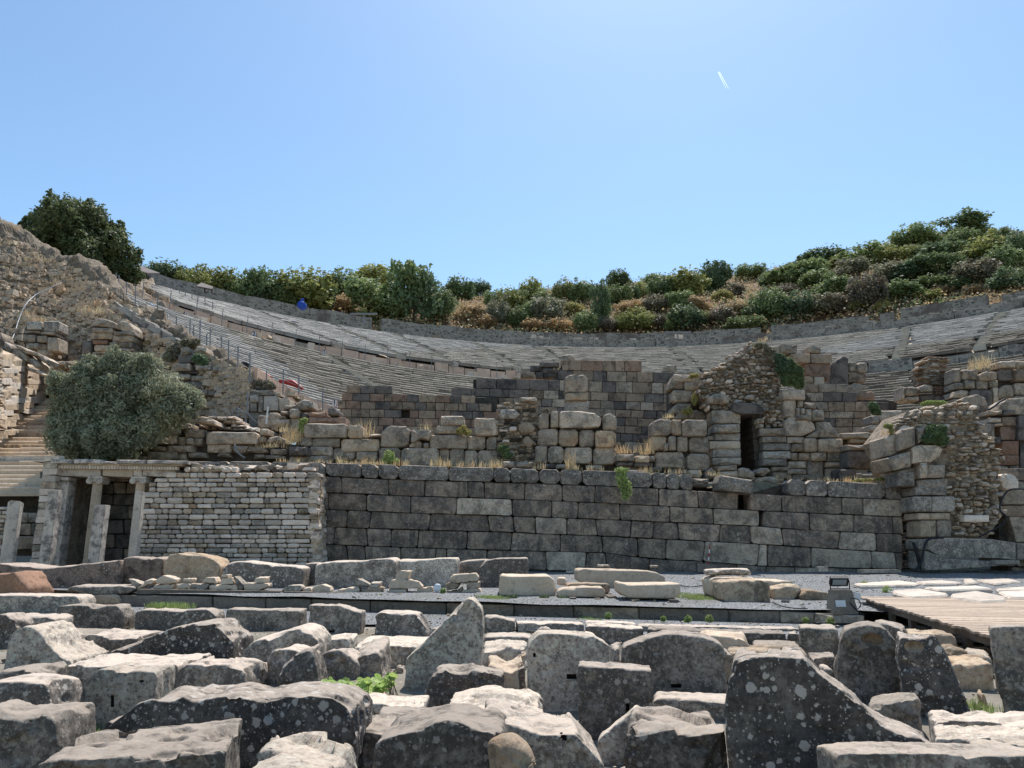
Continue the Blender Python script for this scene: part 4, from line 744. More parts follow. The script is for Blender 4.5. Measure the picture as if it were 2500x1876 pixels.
pile('ruined_wall', 'broken wall of mixed blocks topped by orange grass near the right edge', 'B5', 37, [(1400, 300, 1600, 430), ((1600, 440), (1610, 350), (1700, 320), (1830, 330), (1830, 440)), (1830, 290, 2030, 440, 'tuffdark'), (1430, 430, 1570, 540), (1570, 435, 1720, 545), (1720, 430, 1840, 520), (2030, 300, 2250, 450, 'tuff'), ((1820, 650), (1830, 540), (1900, 490), (2000, 490), (2030, 560), (2030, 650)), (1770, 520, 1850, 700), (1310, 460, 1430, 545), ((1280, 650), (1300, 570), (1400, 545), (1490, 560), (1490, 650)), (2030, 460, 2250, 620), (1310, 290, 1400, 460), (1490, 545, 1770, 760, 'tuffdark'), (1850, 200, 2050, 290), (2050, 200, 2250, 300, 'ruinwarm'), (2030, 620, 2250, 700), (1300, 650, 1500, 700)],
     core=[(1330, 330), (1800, 330), (2250, 220), (2250, 900), (1330, 700)])
pile('stone_slab', 'rounded upright slab behind the top of the tower ruin at the right', 'B5', 34.5, [((1550, 760), (1440, 690), (1380, 665), (1500, 610), (1600, 593), (1690, 640), (1720, 750), (1732, 940), (1620, 950), (1590, 850))], cat='stone slab', rnd=.1, jr=0, T=.5)
# tower ruin at the right
tw = pile('tower_ruin', 'massive ruined pier of smooth grey blocks and yellowish rubble at the right edge', 'B5', 29.3,
     [((480, 1110), (635, 1080), (640, 1320), (505, 1350)), ((640, 1060), (700, 1010), (850, 985), (860, 1220), (640, 1280)), ((855, 1000), (985, 985), (985, 1120), (880, 1195)), ((500, 1360), (640, 1320), (800, 1275), (800, 1470), (590, 1510)), ((800, 1230), (900, 1200), (1140, 1205), (1180, 1250), (1150, 1340), (1040, 1410), (800, 1440)),
      ((600, 1520), (860, 1460), (870, 1620), (690, 1680)), (900, 1415, 1000, 1600), (975, 1440, 1210, 1600), ((870, 1620), (1240, 1600), (1235, 1730), (870, 1760))], mat='ruin', cat='ruined tower', rnd=.08, T=1.3)
ox = lambda r: r
for r, m in (((1140, 735, 1290, 860), 'grey'), ((1270, 940, 1440, 1075), 'grey'), ((1430, 940, 1630, 1075), 'light'), ((1310, 1080, 1590, 1140), 'ruinwarm'), ((1330, 1140, 1470, 1290), 'ruinwarm'), ((1470, 1140, 1600, 1290), 'ruin'), ((1290, 860, 1560, 935), 'grey'), ((1700, 1095, 1920, 1160), 'small'), ((1320, 1300, 1500, 1395), 'grey')):
    x0, y0, x1, y1 = r; ash(cr('A8', [(x0, y0), (x1, y0), (x1, y1), (x0, y1)]), 29.2, 1, m, tw, rnd=.12, b=.05, joint=.8)
regT = cr('A8', [(1120, 420), (1060, 430), (1150, 300), (1210, 210), (1440, 190), (1600, 150), (1780, 160), (1830, 330), (1960, 480), (2040, 600), (2000, 760), (2010, 900), (2070, 1100), (1920, 1280), (1640, 1285), (1600, 1150), (1640, 940), (1570, 930), (1570, 800), (1560, 640), (1530, 520), (1390, 500), (1380, 360), (1140, 400)])
autocourses(tw, regT, 9.5, (10, 26), lambda x, y: 29.5 + (1200 - y) * .0008, .5, ['small', 'ruinwarm', 'ruinwarm', 'ruin', 'cream'], jitter=.4, hv=.5, wave=3, limit=280, rnd=.4, joint=1., b=.05, pillow=.06, jit=.08)
slab_core(tw, cr('A8', [(1045, 455), (1220, 230), (1450, 205), (1770, 180), (1810, 340), (1940, 500), (2010, 610), (1980, 900), (2030, 1100), (1900, 1290), (1600, 1440), (1350, 1440), (1310, 1080), (1280, 850), (1130, 720), (1100, 600)]), 29.74, 2.0, mat='lime')
for pl, m in (([(1390, 1300), (1520, 1288), (1930, 1300), (2145, 1330), (2150, 1480), (2000, 1465), (1510, 1462), (1400, 1390)], 'grey'), ([(1370, 1395), (1500, 1465), (1800, 1480), (2010, 1490), (1985, 1530), (1560, 1562), (1370, 1562)], 'grey'), ([(2148, 1335), (2300, 1340), (2300, 1480), (2150, 1480)], 'grey'), ([(2010, 880), (2260, 870), (2260, 1010), (2020, 1015)], 'ruin'), ([(2020, 1020), (2260, 1015), (2260, 1110), (2050, 1110)], 'tuff'), ([(2080, 1110), (2260, 1110), (2260, 1330), (2140, 1330)], 'ruin')):
    ash(cr('A8', pl), 29 if m == 'grey' else 30.2, 1.2, m, tw, rnd=.06, b=.04, joint=.5)
slab_core(tw, cr('A8', [(2000, 900), (2350, 900), (2350, 1500), (2000, 1400)]), 30.7, 1)
st = thing('brick_infill', 'narrow dark strip of thin brick like stones between the great wall and the tower ruin', 'ruined wall')
autocourses(st, cr('A8', [(1190, 830), (1290, 850), (1310, 1080), (1345, 1560), (1190, 1560)]), 6.5, (10, 24), 30.3, .4, ['tuffdark', 'tuff', 'tuffred'], jitter=.15, limit=160, rnd=.2, joint=.6, b=.02)
slab_core(st, cr('A8', [(1185, 840), (1340, 850), (1345, 1560), (1185, 1560)]), 30.6, .6)
rt = pile('gate_pier', 'orange stained pier and dark wall end behind the tower ruin at the right edge', 'B5', 33.5, [(1880, 870, 2060, 985, 'tuff'), (1862, 980, 2070, 1150, 'tuffred'), (1885, 1150, 2088, 1325, 'orange'), (1912, 1325, 2090, 1450, 'orange'), (2075, 850, 2300, 1150, 'tuffdark'), (2092, 1150, 2300, 1620, 'tuffdark'), ((1830, 790), (1850, 720), (1950, 650), (2300, 625), (2300, 850), (1900, 850), 'ruin')[:-1] + ('ruin',), (1725, 790, 1890, 845), (1890, 790, 2050, 850, 'tuffdark'), (1735, 880, 1880, 935, 'small'), (1790, 945, 1900, 982, 'cream'), (1680, 950, 1800, 1150), (1790, 1100, 1880, 1200, 'tuffdark'), (1870, 1455, 1960, 1525), (1965, 1450, 2090, 1520), (1870, 1520, 2100, 1620)], rnd=.08, b=.04, cat='ruined wall')
pile('stone_block', 'pale rounded block set between the tower ruin and the right picture edge', 'B5', 30, [((1840, 1570), (1900, 1545), (2030, 1560), (2090, 1640), (2080, 1740), (1900, 1740))], mat='small', cat='stone block')
# ================================================================ LEFT RUINS
pile('ruined_wall', 'long dark slab wall with tumbled blocks around it, left of the grey ruined wall', 'B2', 32.5,
     [(750, 795, 1260, 925), (760, 915, 1010, 1010), ((1000, 930), (1180, 935), (1140, 1020), (1030, 1010)), ((1140, 1000), (1190, 940), (1330, 950), (1370, 1000), (1300, 1020)), ((850, 1050), (890, 1000), (980, 1005), (1000, 1060)), ((55, 840), (100, 818), (220, 835), (215, 940), (180, 990), (110, 985), (55, 930)), (225, 825, 455, 920), (210, 940, 355, 990, 'ruinwarm'), (160, 990, 465, 1085), (465, 1010, 560, 1085), (570, 1005, 760, 1065), (540, 770, 735, 860), (470, 845, 545, 930), (545, 860, 620, 930), (620, 860, 720, 940), (360, 930, 630, 1010), ((270, 800), (340, 750), (440, 755), (460, 830), (280, 830)), (440, 710, 600, 770), (600, 770, 680, 800),
      ((600, 700), (680, 640), (780, 650), (850, 690), (860, 740), (700, 720)), (1285, 760, 1370, 830), ((1350, 910), (1380, 850), (1470, 835), (1540, 880), (1530, 920)), (1260, 840, 1345, 915, 'ruinwarm'), (1390, 965, 1550, 1030), (1340, 1030, 1540, 1075), (1230, 1020, 1340, 1070), (1575, 945, 1770, 1040, 'tuffdark'), (0, 1040, 160, 1085)],
     core=[(70, 850), (560, 790), (1250, 810), (1540, 900), (1750, 960), (1750, 1090), (20, 1090)])
pile('rubble_heap', 'flat heap of small rubble above the long dark slab', 'B2', 33.6, [(680, 720, 740, 760, 'ruinwarm'), (740, 725, 800, 780), (800, 735, 860, 785, 'ruinwarm'), (860, 700, 920, 780), (920, 740, 1000, 785, 'ruinwarm'), (1000, 720, 1050, 755, 'small'), (1055, 725, 1160, 755, 'small'), (1020, 760, 1080, 785, 'small'), (1080, 760, 1130, 785, 'small'), (1130, 750, 1200, 785, 'small'), (1190, 755, 1270, 795, 'small'), (850, 640, 960, 690), (960, 640, 1050, 670, 'small'), (1040, 690, 1120, 720, 'small'), (920, 680, 1040, 720, 'ruinwarm'), (760, 640, 850, 670)], cat='rubble heap',
     core=[(620, 700), (900, 660), (1100, 710), (1250, 780), (1250, 820), (620, 800)])
pile('ruined_wall', 'jumble of grey boulders and blocks behind the tuft of dry grass', 'B2', 34.5, [(1265, 630, 1400, 765), (1355, 605, 1490, 765), (1400, 672, 1590, 745), ((1390, 790), (1400, 740), (1450, 738), (1480, 790)), (1480, 745, 1600, 860), (1580, 565, 1680, 660), (1490, 587, 1575, 627), (1480, 630, 1550, 670), (1590, 660, 1690, 800), ((1525, 580), (1530, 530), (1680, 520), (1700, 575)), ((1640, 520), (1720, 465), (1820, 490), (1830, 570), (1700, 585), 'light')[:-1] + ('light',), (1690, 610, 1770, 680, 'tuffdark'), ((1965, 640), (1970, 560), (2030, 545), (2090, 600), (2085, 640), 'tuffdark')[:-1] + ('tuffdark',), (1770, 595, 1960, 650, 'tuffred'), (1770, 650, 2150, 720, 'tuffred'), ((1280, 830), (1290, 760), (1350, 755), (1370, 840)), ((1370, 840), (1380, 780), (1450, 800), (1470, 850))],
     core=[(1280, 650), (1500, 620), (1680, 590), (1750, 700), (1700, 900), (1280, 800)])
pile('ruined_wall', 'tall flat faced masonry pile right behind the olive bush', 'B2', 37.5, [(640, 125, 810, 190), (810, 145, 940, 205), (680, 190, 740, 235, 'ruinwarm'), (740, 190, 790, 235, 'ruinwarm'), (790, 200, 850, 240, 'ruinwarm'), (850, 205, 940, 240, 'ruinwarm'), (395, 220, 445, 280), (450, 220, 590, 280), (595, 235, 840, 290), (840, 240, 940, 300), (930, 265, 1075, 315), (500, 290, 745, 370, 'tuffdark'), (750, 300, 870, 385, 'ruinwarm'), (870, 310, 1120, 415), (600, 370, 760, 430), (760, 385, 1110, 440, 'tuffdark'), (960, 415, 1110, 460, 'light'), (600, 430, 740, 490, 'ruinwarm'), (750, 440, 830, 490), (830, 440, 1080, 500), (640, 490, 940, 570), (940, 500, 1090, 580), (640, 570, 880, 640), (885, 575, 1015, 640), (1090, 480, 1160, 560, 'light'), (420, 110, 600, 190), (400, 190, 680, 222, 'tuffdark')],
     T=1.2, rnd=.14, b=.05, core=[(650, 140), (930, 160), (940, 280), (1070, 330), (1080, 640), (420, 640), (420, 240), (480, 130)])
pile('panel_wall', 'wall of upright pale marble panels left of the walkway fascia', 'B2', 37, [(1185, 430, 1275, 500, 'light'), (1185, 500, 1260, 600, 'light'), (1320, 440, 1478, 592, 'marblefin'), (1480, 460, 1590, 592, 'cream'), (1265, 440, 1318, 600, 'grey'), (1175, 600, 1385, 760, 'light'), (1190, 378, 1430, 438, 'grey'), (1430, 400, 1500, 440, 'ruin')], cat='stone wall', rnd=.05, b=.02, core=[(1190, 400), (1580, 470), (1580, 620), (1370, 760), (1180, 760)])
pile('ruined_wall', 'stack of grey and orange stained blocks above the olive bush', 'B1', 40,
     [((1480, 620), (1530, 520), (1590, 502), (1760, 530), (1880, 590), (1870, 690), (1700, 660), (1500, 640)), ((1885, 640), (1920, 555), (2000, 550), (2110, 590), (2170, 680), (2160, 745), (1990, 740)), (1490, 665, 1830, 750), (1840, 720, 2190, 790), (1480, 730, 1830, 860, 'ruinwarm'), (1820, 775, 2170, 900), (1500, 860, 1760, 950, 'orange'), (1910, 880, 2160, 1000), (1520, 945, 1860, 1060, 'ruinwarm'), (1770, 890, 1910, 1000), (1860, 1000, 2170, 1050), (1490, 1050, 1820, 1100), (1830, 1030, 1960, 1105), (1990, 1050, 2200, 1120), (1480, 1100, 1640, 1215), (1640, 1100, 1820, 1220), (1820, 1110, 2191, 1230), (1560, 1215, 1760, 1300), (1250, 1110, 1440, 1340, 'tuffdark'), (1440, 1100, 1490, 1340), (1320, 890, 1490, 1100, 'tuffdark'), (1760, 1220, 2191, 1340)],
     T=1.1, rnd=.18, b=.06, core=[(1500, 640), (2150, 680), (2150, 1330), (1260, 1330), (1320, 900), (1480, 880)])
pile('ruined_wall', 'small terrace wall of bluish blocks half way up the rocky slope at the left', 'B1', 42, [(430, 560, 680, 705, 'light'), (700, 550, 970, 745, 'grey'), (390, 710, 660, 770), (660, 725, 890, 785), (360, 770, 590, 905), (600, 790, 770, 905), (420, 920, 640, 1010), (640, 930, 780, 1030), (770, 820, 960, 1050, 'ruin'), (600, 1020, 860, 1130)], rnd=.15, b=.05, core=[(450, 600), (940, 600), (900, 1100), (400, 1000), (380, 750)])
pile('boulder_pair', 'pale boulder and dark block with ivy, on the pile above the marble panels', 'A1', 38, [((1620, 1390), (1660, 1325), (1740, 1335), (1755, 1395)), ((1515, 1420), (1530, 1340), (1600, 1335), (1610, 1400)), ((1480, 1560), (1500, 1480), (1600, 1470), (1640, 1560), 'tuffdark')[:-1] + ('tuffdark',), (1500, 1400, 1740, 1480, 'tuffdark'), (1630, 1480, 1740, 1540)], cat='boulder')

rx = thing('retaining_wall', 'dim block wall at the very right edge behind the pale rounded block', 'retaining wall')
autocourses(rx, [(2440, 1150), (2900, 1150), (2900, 1400), (2440, 1400)], 34, (60, 110), 31.2, .8, ['wallblock', 'ruin'], jitter=.04, rnd=.1, limit=60)
slab_core(rx, [(2440, 1150), (2900, 1150), (2900, 1410), (2440, 1410)], 31.7, .6)
# a few more blocks of the field just past both picture edges, so that the rows do not stop at the frame
# ================================================================ THEATRE SEATING
def hillmat(name, cs, s1, s2, bd=.5):
    k = N(name); v = k.coords(False); c = k.mix(k.ramp(k.noise(v, s1, 8, .65).outputs[0], .4, .6), cs[0], cs[1]); c = k.mix(k.ramp(k.noise(v, s2, 6, .7).outputs[0], .5, .66), c, cs[2])
    c = k.mix(k.ramp(k.noise(v, s2 * 4, 6, .7).outputs[0], .54, .7), c, cs[3]); k.l(c, k.b.inputs['Base Color']); k.bump(k.noise(v, s2 * 3, 10, .8).outputs[0], 1, bd); return k.m
M['hill'] = hillmat('dry_hillside', [(.20, .11, .06), (.25, .155, .08), (.085, .09, .035), (.14, .08, .05)], .05, .25, .8)
M['rock'] = hillmat('rocky_rubble_slope', [(.37, .285, .20), (.29, .23, .165), (.16, .135, .10), (.40, .27, .15)], .5, 2.0, .25)
K = 1.3
CC = np.array([13.27, 30.44]) * K
def cav(R, a, z): return Vector((CC[0] + R * math.cos(a), CC[1] + R * math.sin(a), z))
def ang_at(px, py, z):
    p = Pz(px, py, z); return math.atan2(p.y - CC[1], p.x - CC[0])
DEG = math.radians
def seatmat(name, c1, c2, dk):
    k = N(name); v = k.coords(False); at = k.n('ShaderNodeAttribute', attribute_name='tint')
    c = k.mix(k.ramp(k.noise(v, .35, 6, .65).outputs[0], .35, .65), c1, c2); c = k.mix(k.ramp(k.noise(v, 1.3, 6, .7).outputs[0], .5, .7), c, dk)
    hs = k.n('ShaderNodeHueSaturation'); k.l(c, hs.inputs['Color']); k.l(at.outputs['Fac'], hs.inputs['Value']); k.l(hs.outputs[0], k.b.inputs['Base Color'])
    k.bump(k.noise(v, 5, 6, .7).outputs[0], .6, .08); return k.m
M['seatL'] = seatmat('restored_seat_marble', (.40, .37, .325), (.345, .315, .275), (.24, .22, .195))
M['seatD'] = seatmat('weathered_seat_stone', (.37, .325, .26), (.30, .26, .205), (.19, .165, .13))
M['seatB'] = seatmat('broken_brown_seat_stone', (.29, .24, .18), (.23, .19, .15), (.13, .11, .09))
seat = thing('theatre_seating', 'great curved bank of ancient stone seat rows rising behind the ruined walls', 'theatre seating')
stairs_up = [ang_at(1106, 846, 37), ang_at(1283, 854, 36), ang_at(744, 790, 37), ang_at(2470, 792, 34), ang_at(1640, 870, 34), ang_at(2221, 830, 33), ang_at(560, 742, 37), ang_at(920, 820, 36)]
RB = dict(V=[], F=[], mi=[], tint=[])       # everything past the 300 largest seat blocks
NSEAT = [0]
def seatrow(R, z, rise, tread, a0, a1, zone, gaps, name='seat_block', ruin=0., single=False):
    a = a1
    while a < a0:
        wd = random.uniform(.9, 1.9) / R; b = a + wd
        if any(abs((a + b) / 2 - g) * R < .75 for g in gaps): a = b; continue
        m = zone(R, (a + b) / 2); rn = ruin if m != 0 else ruin * .2
        if m == 2: rn = max(rn, .4)
        if random.random() < rn * .3: a = b; continue
        dz = random.uniform(-.012, .012) - (random.uniform(.03, .12) if random.random() < rn else 0); dr = random.uniform(-.03, .03) + (random.uniform(0, .25) if random.random() < rn else 0)
        g = .015 / R; zz = z + rise + dz; R0 = R + dr; R1 = R + tread + .12; th = .17; bv = random.uniform(.035, .11)
        sk = random.uniform(-.025, .025)
        q = [cav(R0 + .08, a + g, z - .1), cav(R0 + .08, b - g, z - .1), cav(R0 + .07, b - g, zz - th - .03), cav(R0 + .07, a + g, zz - th - .03),
             cav(R0, b - g, zz - th), cav(R0, a + g, zz - th), cav(R0, b - g, zz - bv + sk), cav(R0, a + g, zz - bv - sk), cav(R0 + bv * 1.1, b - g, zz + sk), cav(R0 + bv * 1.1, a + g, zz - sk), cav(R1, b - g, zz + sk), cav(R1, a + g, zz - sk)]
        f = [(0, 1, 2, 3), (3, 2, 4, 5), (5, 4, 6, 7), (7, 6, 8, 9), (9, 8, 10, 11), (0, 3, 5, 7, 9, 11), (1, 10, 8, 6, 4, 2)]; tn = random.uniform(.7, 1.0)
        if single and NSEAT[0] < 300 and (a + b) / 2 > DEG(125):
            me = mesh('seat_block', q, f, [(M['seatL'], M['seatD'], M['seatB'])[m]]); at = me.attributes.new('tint', 'FLOAT', 'POINT'); at.data.foreach_set('value', [tn] * 12)
            link('seat_block', me, seat); NSEAT[0] += 1
        else:
            n = len(RB['V']); RB['V'] += q; RB['F'] += [tuple(i + n for i in x) for x in f]; RB['mi'] += [m] * 7; RB['tint'] += [tn] * 12
        a = b
def zone_up(R, a):
    d = math.degrees(a) + 6 * math.sin(R * .3 + a * 9) + random.uniform(-3, 3)
    if d > 108 - (R - 55) * .5 + 10: return 0
    if d < 62 and R > 62: return 0
    if d < 60: return 2 if R < 60 else 1
    return 1
def zone_mid(R, a):
    d = math.degrees(a)
    if d > 150: return 0
    return 2 if d < 72 and random.random() < .8 else 1
def tier(Ra, za, Rb, zb, n, aL0, aL1, aR, zone, gaps, ruin, single=False):
    tr = (Rb - Ra) / n; rs = (zb - za) / n
    for i in range(n):
        t = i / (n - 1); seatrow(Ra + tr * i, za + rs * i, rs, tr, DEG(aL0 + (aL1 - aL0) * t), DEG(aR), zone, gaps, ruin=ruin, single=single)
tier(20, 6.2, 29.5, 10.4, 9, 138, 142, 15, zone_mid, [], .2)
tier(32.4, 10.6, 51.3, 21.2, 26, 182, 161, 15, zone_mid, [ang_at(1040, 950, 15)], .05, True)
tier(54.4, 23.4, 80, 33.8, 30, 152, 141, 15, zone_up, stairs_up, .02)
me = mesh('seat_blocks', RB['V'], RB['F'], [M['seatL'], M['seatD'], M['seatB']], midx=RB['mi'])
at = me.attributes.new('tint', 'FLOAT', 'POINT'); at.data.foreach_set('value', RB['tint']); link('seat_blocks', me, seat, kind='stuff')
# stairways between the seat wedges
mb = MB()
for g in stairs_up + [ang_at(1040, 950, 15)]:
    lo = g == ang_at(1040, 950, 15)
    Ra, za, Rb, zb, n = (32, 11.2, 51.3, 21.2, 42) if lo else (54.4, 23.4, 80, 33.8, 46)
    for i in range(n):
        R = Ra + (Rb - Ra) * i / n; z = za + (zb - za) * i / n; c = cav(R + .5, g, z + .0)
        mb.box((c.x, c.y, c.z), (.75, 1.25, .5), rz=g, j=.03)
o = mb.build('stairway_steps', M['seatD'], seat, kind='stuff'); at = o.data.attributes.new('tint', 'FLOAT', 'POINT'); at.data.foreach_set('value', [1.25] * len(o.data.vertices))
# sloping fill beneath the rows, walkways and their low walls
def ring(name, prof, a0, a1, mat, parent, n=120, kind=None, jag=0):
    vs = []; m = len(prof)
    for i in range(n + 1):
        for q, (R, z) in enumerate(prof):
            aa = a0(R) if callable(a0) else a0; a = DEG(aa + (a1 - aa) * i / n); vs.append(cav(R, a, z + (random.uniform(-jag, jag) if jag and q in (1, 2) else 0)))
    fs = [(i * m + q, i * m + q + 1, (i + 1) * m + q + 1, (i + 1) * m + q) for i in range(n) for q in range(m - 1)]
    o = link(name, mesh(name, vs, fs, [mat] if not isinstance(mat, list) else mat), parent)
    if kind: o['kind'] = kind
    return o
ring('seat_bedding', [(8, 4.2), (16, 5.2), (20, 5.9), (29.6, 10.0), (31.6, 10.2)], 142, 10, M['ruin'], seat)
ring('seat_bedding', [(31.5, 9.3), (31.7, 10.0), (41.5, 14.9), (51.4, 20.6), (54.3, 21.2)], (lambda R: 181.5 - (R - 32) / 19.3 * 21), 10, M['ruin'], seat)
ring('seat_bedding', [(54.3, 20.5), (54.35, 22.8), (68, 28.6), (80.2, 33.4), (82, 33.9)], (lambda R: 151.5 - (R - 54.4) / 25.6 * 11), 10, M['ruin'], seat)
ring('walkway', [(30.6, 10.1), (32.4, 10.2)], 184, 12, M['gravel'], seat)
ring('walkway', [(51.2, 21.25), (54.4, 21.35)], 163, 12, M['gravel'], seat)
k = N('small_stone_masonry'); v = k.coords(False)
br = k.n('ShaderNodeTexVoronoi'); br.inputs['Scale'].default_value = 1.5
vm = k.n('ShaderNodeVectorMath', operation='MULTIPLY'); vm.inputs[1].default_value = (1, 1, 1.9); k.l(v, vm.inputs[0]); k.l(vm.outputs[0], br.inputs['Vector'])
sx = k.n('ShaderNodeSeparateColor'); k.l(br.outputs['Color'], sx.inputs[0])
br2 = k.n('ShaderNodeTexVoronoi', feature='DISTANCE_TO_EDGE'); br2.inputs['Scale'].default_value = 1.5; k.l(vm.outputs[0], br2.inputs['Vector'])
c = k.mix(sx.outputs[0], (.11, .098, .085), (.33, .295, .25)); c = k.mix(k.ramp(br2.outputs[0], .12, .03), c, (.38, .335, .28)); c = k.mix(k.ramp(k.noise(v, .3, 6).outputs[0], .5, .7), c, (.15, .12, .1))
k.l(c, k.b.inputs['Base Color']); k.bump(k.ramp(br2.outputs[0], 0, .1), .7, .06); M['masonry'] = k.m
M['pinkpanel'] = stone('pinkish_plaster_panel', (.58, .44, .35), (.50, .39, .31), dark=(.28, .23, .2), amt=.35, speck=.3, bump=.3, sc=.6, var=.15)
def arcwall(name, label, R, z0, z1, a0, a1, th, mat, n=None, jag=.04, parent=None):
    n = n or max(2, int(abs(a1 - a0) * 1.2)); vs = []
    z1f = z1 if callable(z1) else (lambda a: z1)
    for i in range(n + 1):
        a = DEG(a0 + (a1 - a0) * i / n); zt = z1f(math.degrees(a)) + random.uniform(-jag, jag)
        vs += [cav(R, a, z0), cav(R, a, zt), cav(R + th, a, zt), cav(R + th, a, z0)]
    fs = [(4 * i + q, 4 * i + (q + 1) % 4, 4 * i + 4 + (q + 1) % 4, 4 * i + 4 + q) for i in range(n) for q in range(4)] + [(3, 2, 1, 0), (4 * n, 4 * n + 1, 4 * n + 2, 4 * n + 3)]
    me = mesh(name, vs, fs, [mat]); bm = bmesh.new(); bm.from_mesh(me); bmesh.ops.recalc_face_normals(bm, faces=bm.faces); bm.to_mesh(me); bm.free()
    o = link(name, me, parent)
    if label: o['label'] = label; o['category'] = 'stone wall'
    return o
# walls along the walkways: panels on the left, rough masonry on the right
a = 157.0; nlast = 0
w2 = thing('walkway_wall', 'low wall of pinkish panels along the upper walkway behind the number signs', 'stone wall')
while a > 98:
    da = random.uniform(1.2, 2.6)
    if random.random() > .03: arcwall('wall_panel', None, 54.1 + random.uniform(0, .15), 21.3, 23.2 + random.uniform(-.35, .1), a, a - da * .93, .4, M['pinkpanel'] if a > 104 else M['masonry'], 3, 0, w2)
    a -= da
w2 = thing('walkway_wall', 'rough masonry wall along the upper walkway on the right and centre', 'stone wall')
while a > 14:
    da = random.uniform(2, 6)
    if random.random() > .05: arcwall('wall_section', None, 54.1, 21.3, 23.3 + random.uniform(-.7, .1), a, a - da * .97, .45, M['masonry'], 4, .12, w2)
    a -= da
fa = thing('walkway_fascia', 'orange beige fascia wall of the lower walkway on the left, ending at sign one', 'stone wall')
a = 184.0
while a > 166:
    da = random.uniform(2.2, 3.2); arcwall('wall_panel', None, 30.6, 9.3, 10.7, a, a - da * .98, .35, M['pinkpanel'], 4, 0, fa); a -= da
# rubble flank walls that carry the left ends of the seat banks
FLK = []
def flank(name, label, prof, dz=.12, th=1.2):
    vs = []
    for R, a_, z in prof:
        p = cav(R, DEG(a_), z + dz); q_ = cav(R, DEG(a_) + th / R, z + dz); vs += [p, q_, Vector((p.x, p.y, 2.)), Vector((q_.x, q_.y, 2.))]
    n_ = len(prof); fs = [(4 * i + a_, 4 * i + b_, 4 * i + 4 + b_, 4 * i + 4 + a_) for i in range(n_ - 1) for a_, b_ in ((0, 1), (1, 3), (2, 0))] + [(0, 2, 3, 1), (4 * n_ - 4, 4 * n_ - 3, 4 * n_ - 1, 4 * n_ - 2)]
    me = mesh(name, vs, fs, [M['masonry']]); bm = bmesh.new(); bm.from_mesh(me); bmesh.ops.recalc_face_normals(bm, faces=bm.faces); bm.to_mesh(me); bm.free()
    o = link(name, me); o['label'] = label; o['category'] = 'retaining wall'; FLK.append(me)
flank('retaining_wall', 'rubble retaining wall along the left edge of the lower seats under the fence', [(30.9, 182, 10.3), (32, 182, 10.6)] + [(32 + 19.3 * t, 182 - 21 * t, 10.6 + 10.5 * t) for t in (.1, .2, .3, .4, .5, .6, .7, .8, .9, 1)] + [(55, 160.5, 21.6)])
flank('retaining_wall', 'rubble retaining wall along the left edge of the upper seats', [(54.4 + 32 * t, 152 - 13 * t, 23.2 + 12.6 * t) for t in np.linspace(0, 1, 14)])
ring('rubble_bank', [(17, 4.2), (21, 5.0), (25, 6.2), (30.7, 9.4)], 184, 141, M['rock'], None, 60, 'structure', .35)
# ledge and rim walls
lw = thing('ledge_wall', 'rough masonry band directly above the top seat row', 'stone wall')
a = 139.0
while a > 14:
    da = random.uniform(3, 8); arcwall('wall_section', None, 80.6, 33.2, lambda d: 34.0 + (1.5 if 40 < d < 104 else .35) + random.uniform(-.15, .15), a, a - da * .99, 1.6, M['masonry'], 6, .12, lw); a -= da
ring('upper_ledge', [(82, 34.3), (86, 35.2), (91.2, 36.0), (98, 38.0)], 150, 12, M['drygrass'], seat)
gaps = sorted([math.degrees(ang_at(940, 782, 38)), math.degrees(ang_at(1872, 800, 38)), math.degrees(ang_at(2132, 775, 38)), math.degrees(ang_at(2187, 765, 38)), math.degrees(ang_at(2421, 730, 38))], reverse=True)
names = ['rim wall of small stones from the left canopy to the dark doorway behind the seats', 'long rim wall behind the centre of the theatre between two doorways', 'rim wall section right of the centre ending at a tall dark doorway',
         'short rim wall section between two doorways at the right', 'high rim wall section with a clean stepped end near the right edge', 'last rim wall section at the right picture edge']
a = 141.0
for gi, g in enumerate(gaps + [12]):
    hw = .55 if gi not in (3,) else .3
    zt = (lambda d: 39.75 + .1 * math.sin(d)) if gi != 4 else (lambda d: 40.3)
    if gi == 4: zt = lambda d: 40.15 + (0 if d > 40 else 0)
    arcwall('rim_wall', names[gi], 91.4, 35.6, zt, a, g + hw, .9, M['masonry'], jag=.06); a = g - hw
# stones lying along the ledge
for i in range(34):
    a = DEG(random.uniform(32, 112)); R = random.uniform(81.5, 83); mb = MB(); c = cav(R, a, (35.7 if 40 < math.degrees(a) < 104 else 34.7) + random.uniform(.0, .4))
    mb.box(c, (random.uniform(.5, 1.6), random.uniform(.3, .6), random.uniform(.25, .9)), rz=a + 1.57 + random.uniform(-.5, .5), rx=random.uniform(-.3, .3), j=.08)
    o = mb.build('loose_stone', M['light'] if i % 2 else M['small']); o['category'] = 'stone'; o['group'] = 'loose stones on the ledge behind the top seats'; o['label'] = 'pale loose stone lying on the ledge between the top seats and the rim wall'
for i in range(26):
    a = DEG(random.uniform(97, 155)); mb = MB(); c = cav(random.uniform(51.3, 52.3), a, 21.6)
    mb.box(c, (random.uniform(.5, 1.3), random.uniform(.3, .6), random.uniform(.3, .8)), rz=a + 1.57 + random.uniform(-.5, .5), rx=random.uniform(-.3, .3), j=.12)
    o = mb.build('loose_stone', M['cream'] if i % 3 == 0 else M['small']); o['category'] = 'stone'; o['group'] = 'loose stones along the upper walkway'; o['label'] = 'pale loose stone on the upper walkway beside the number signs'
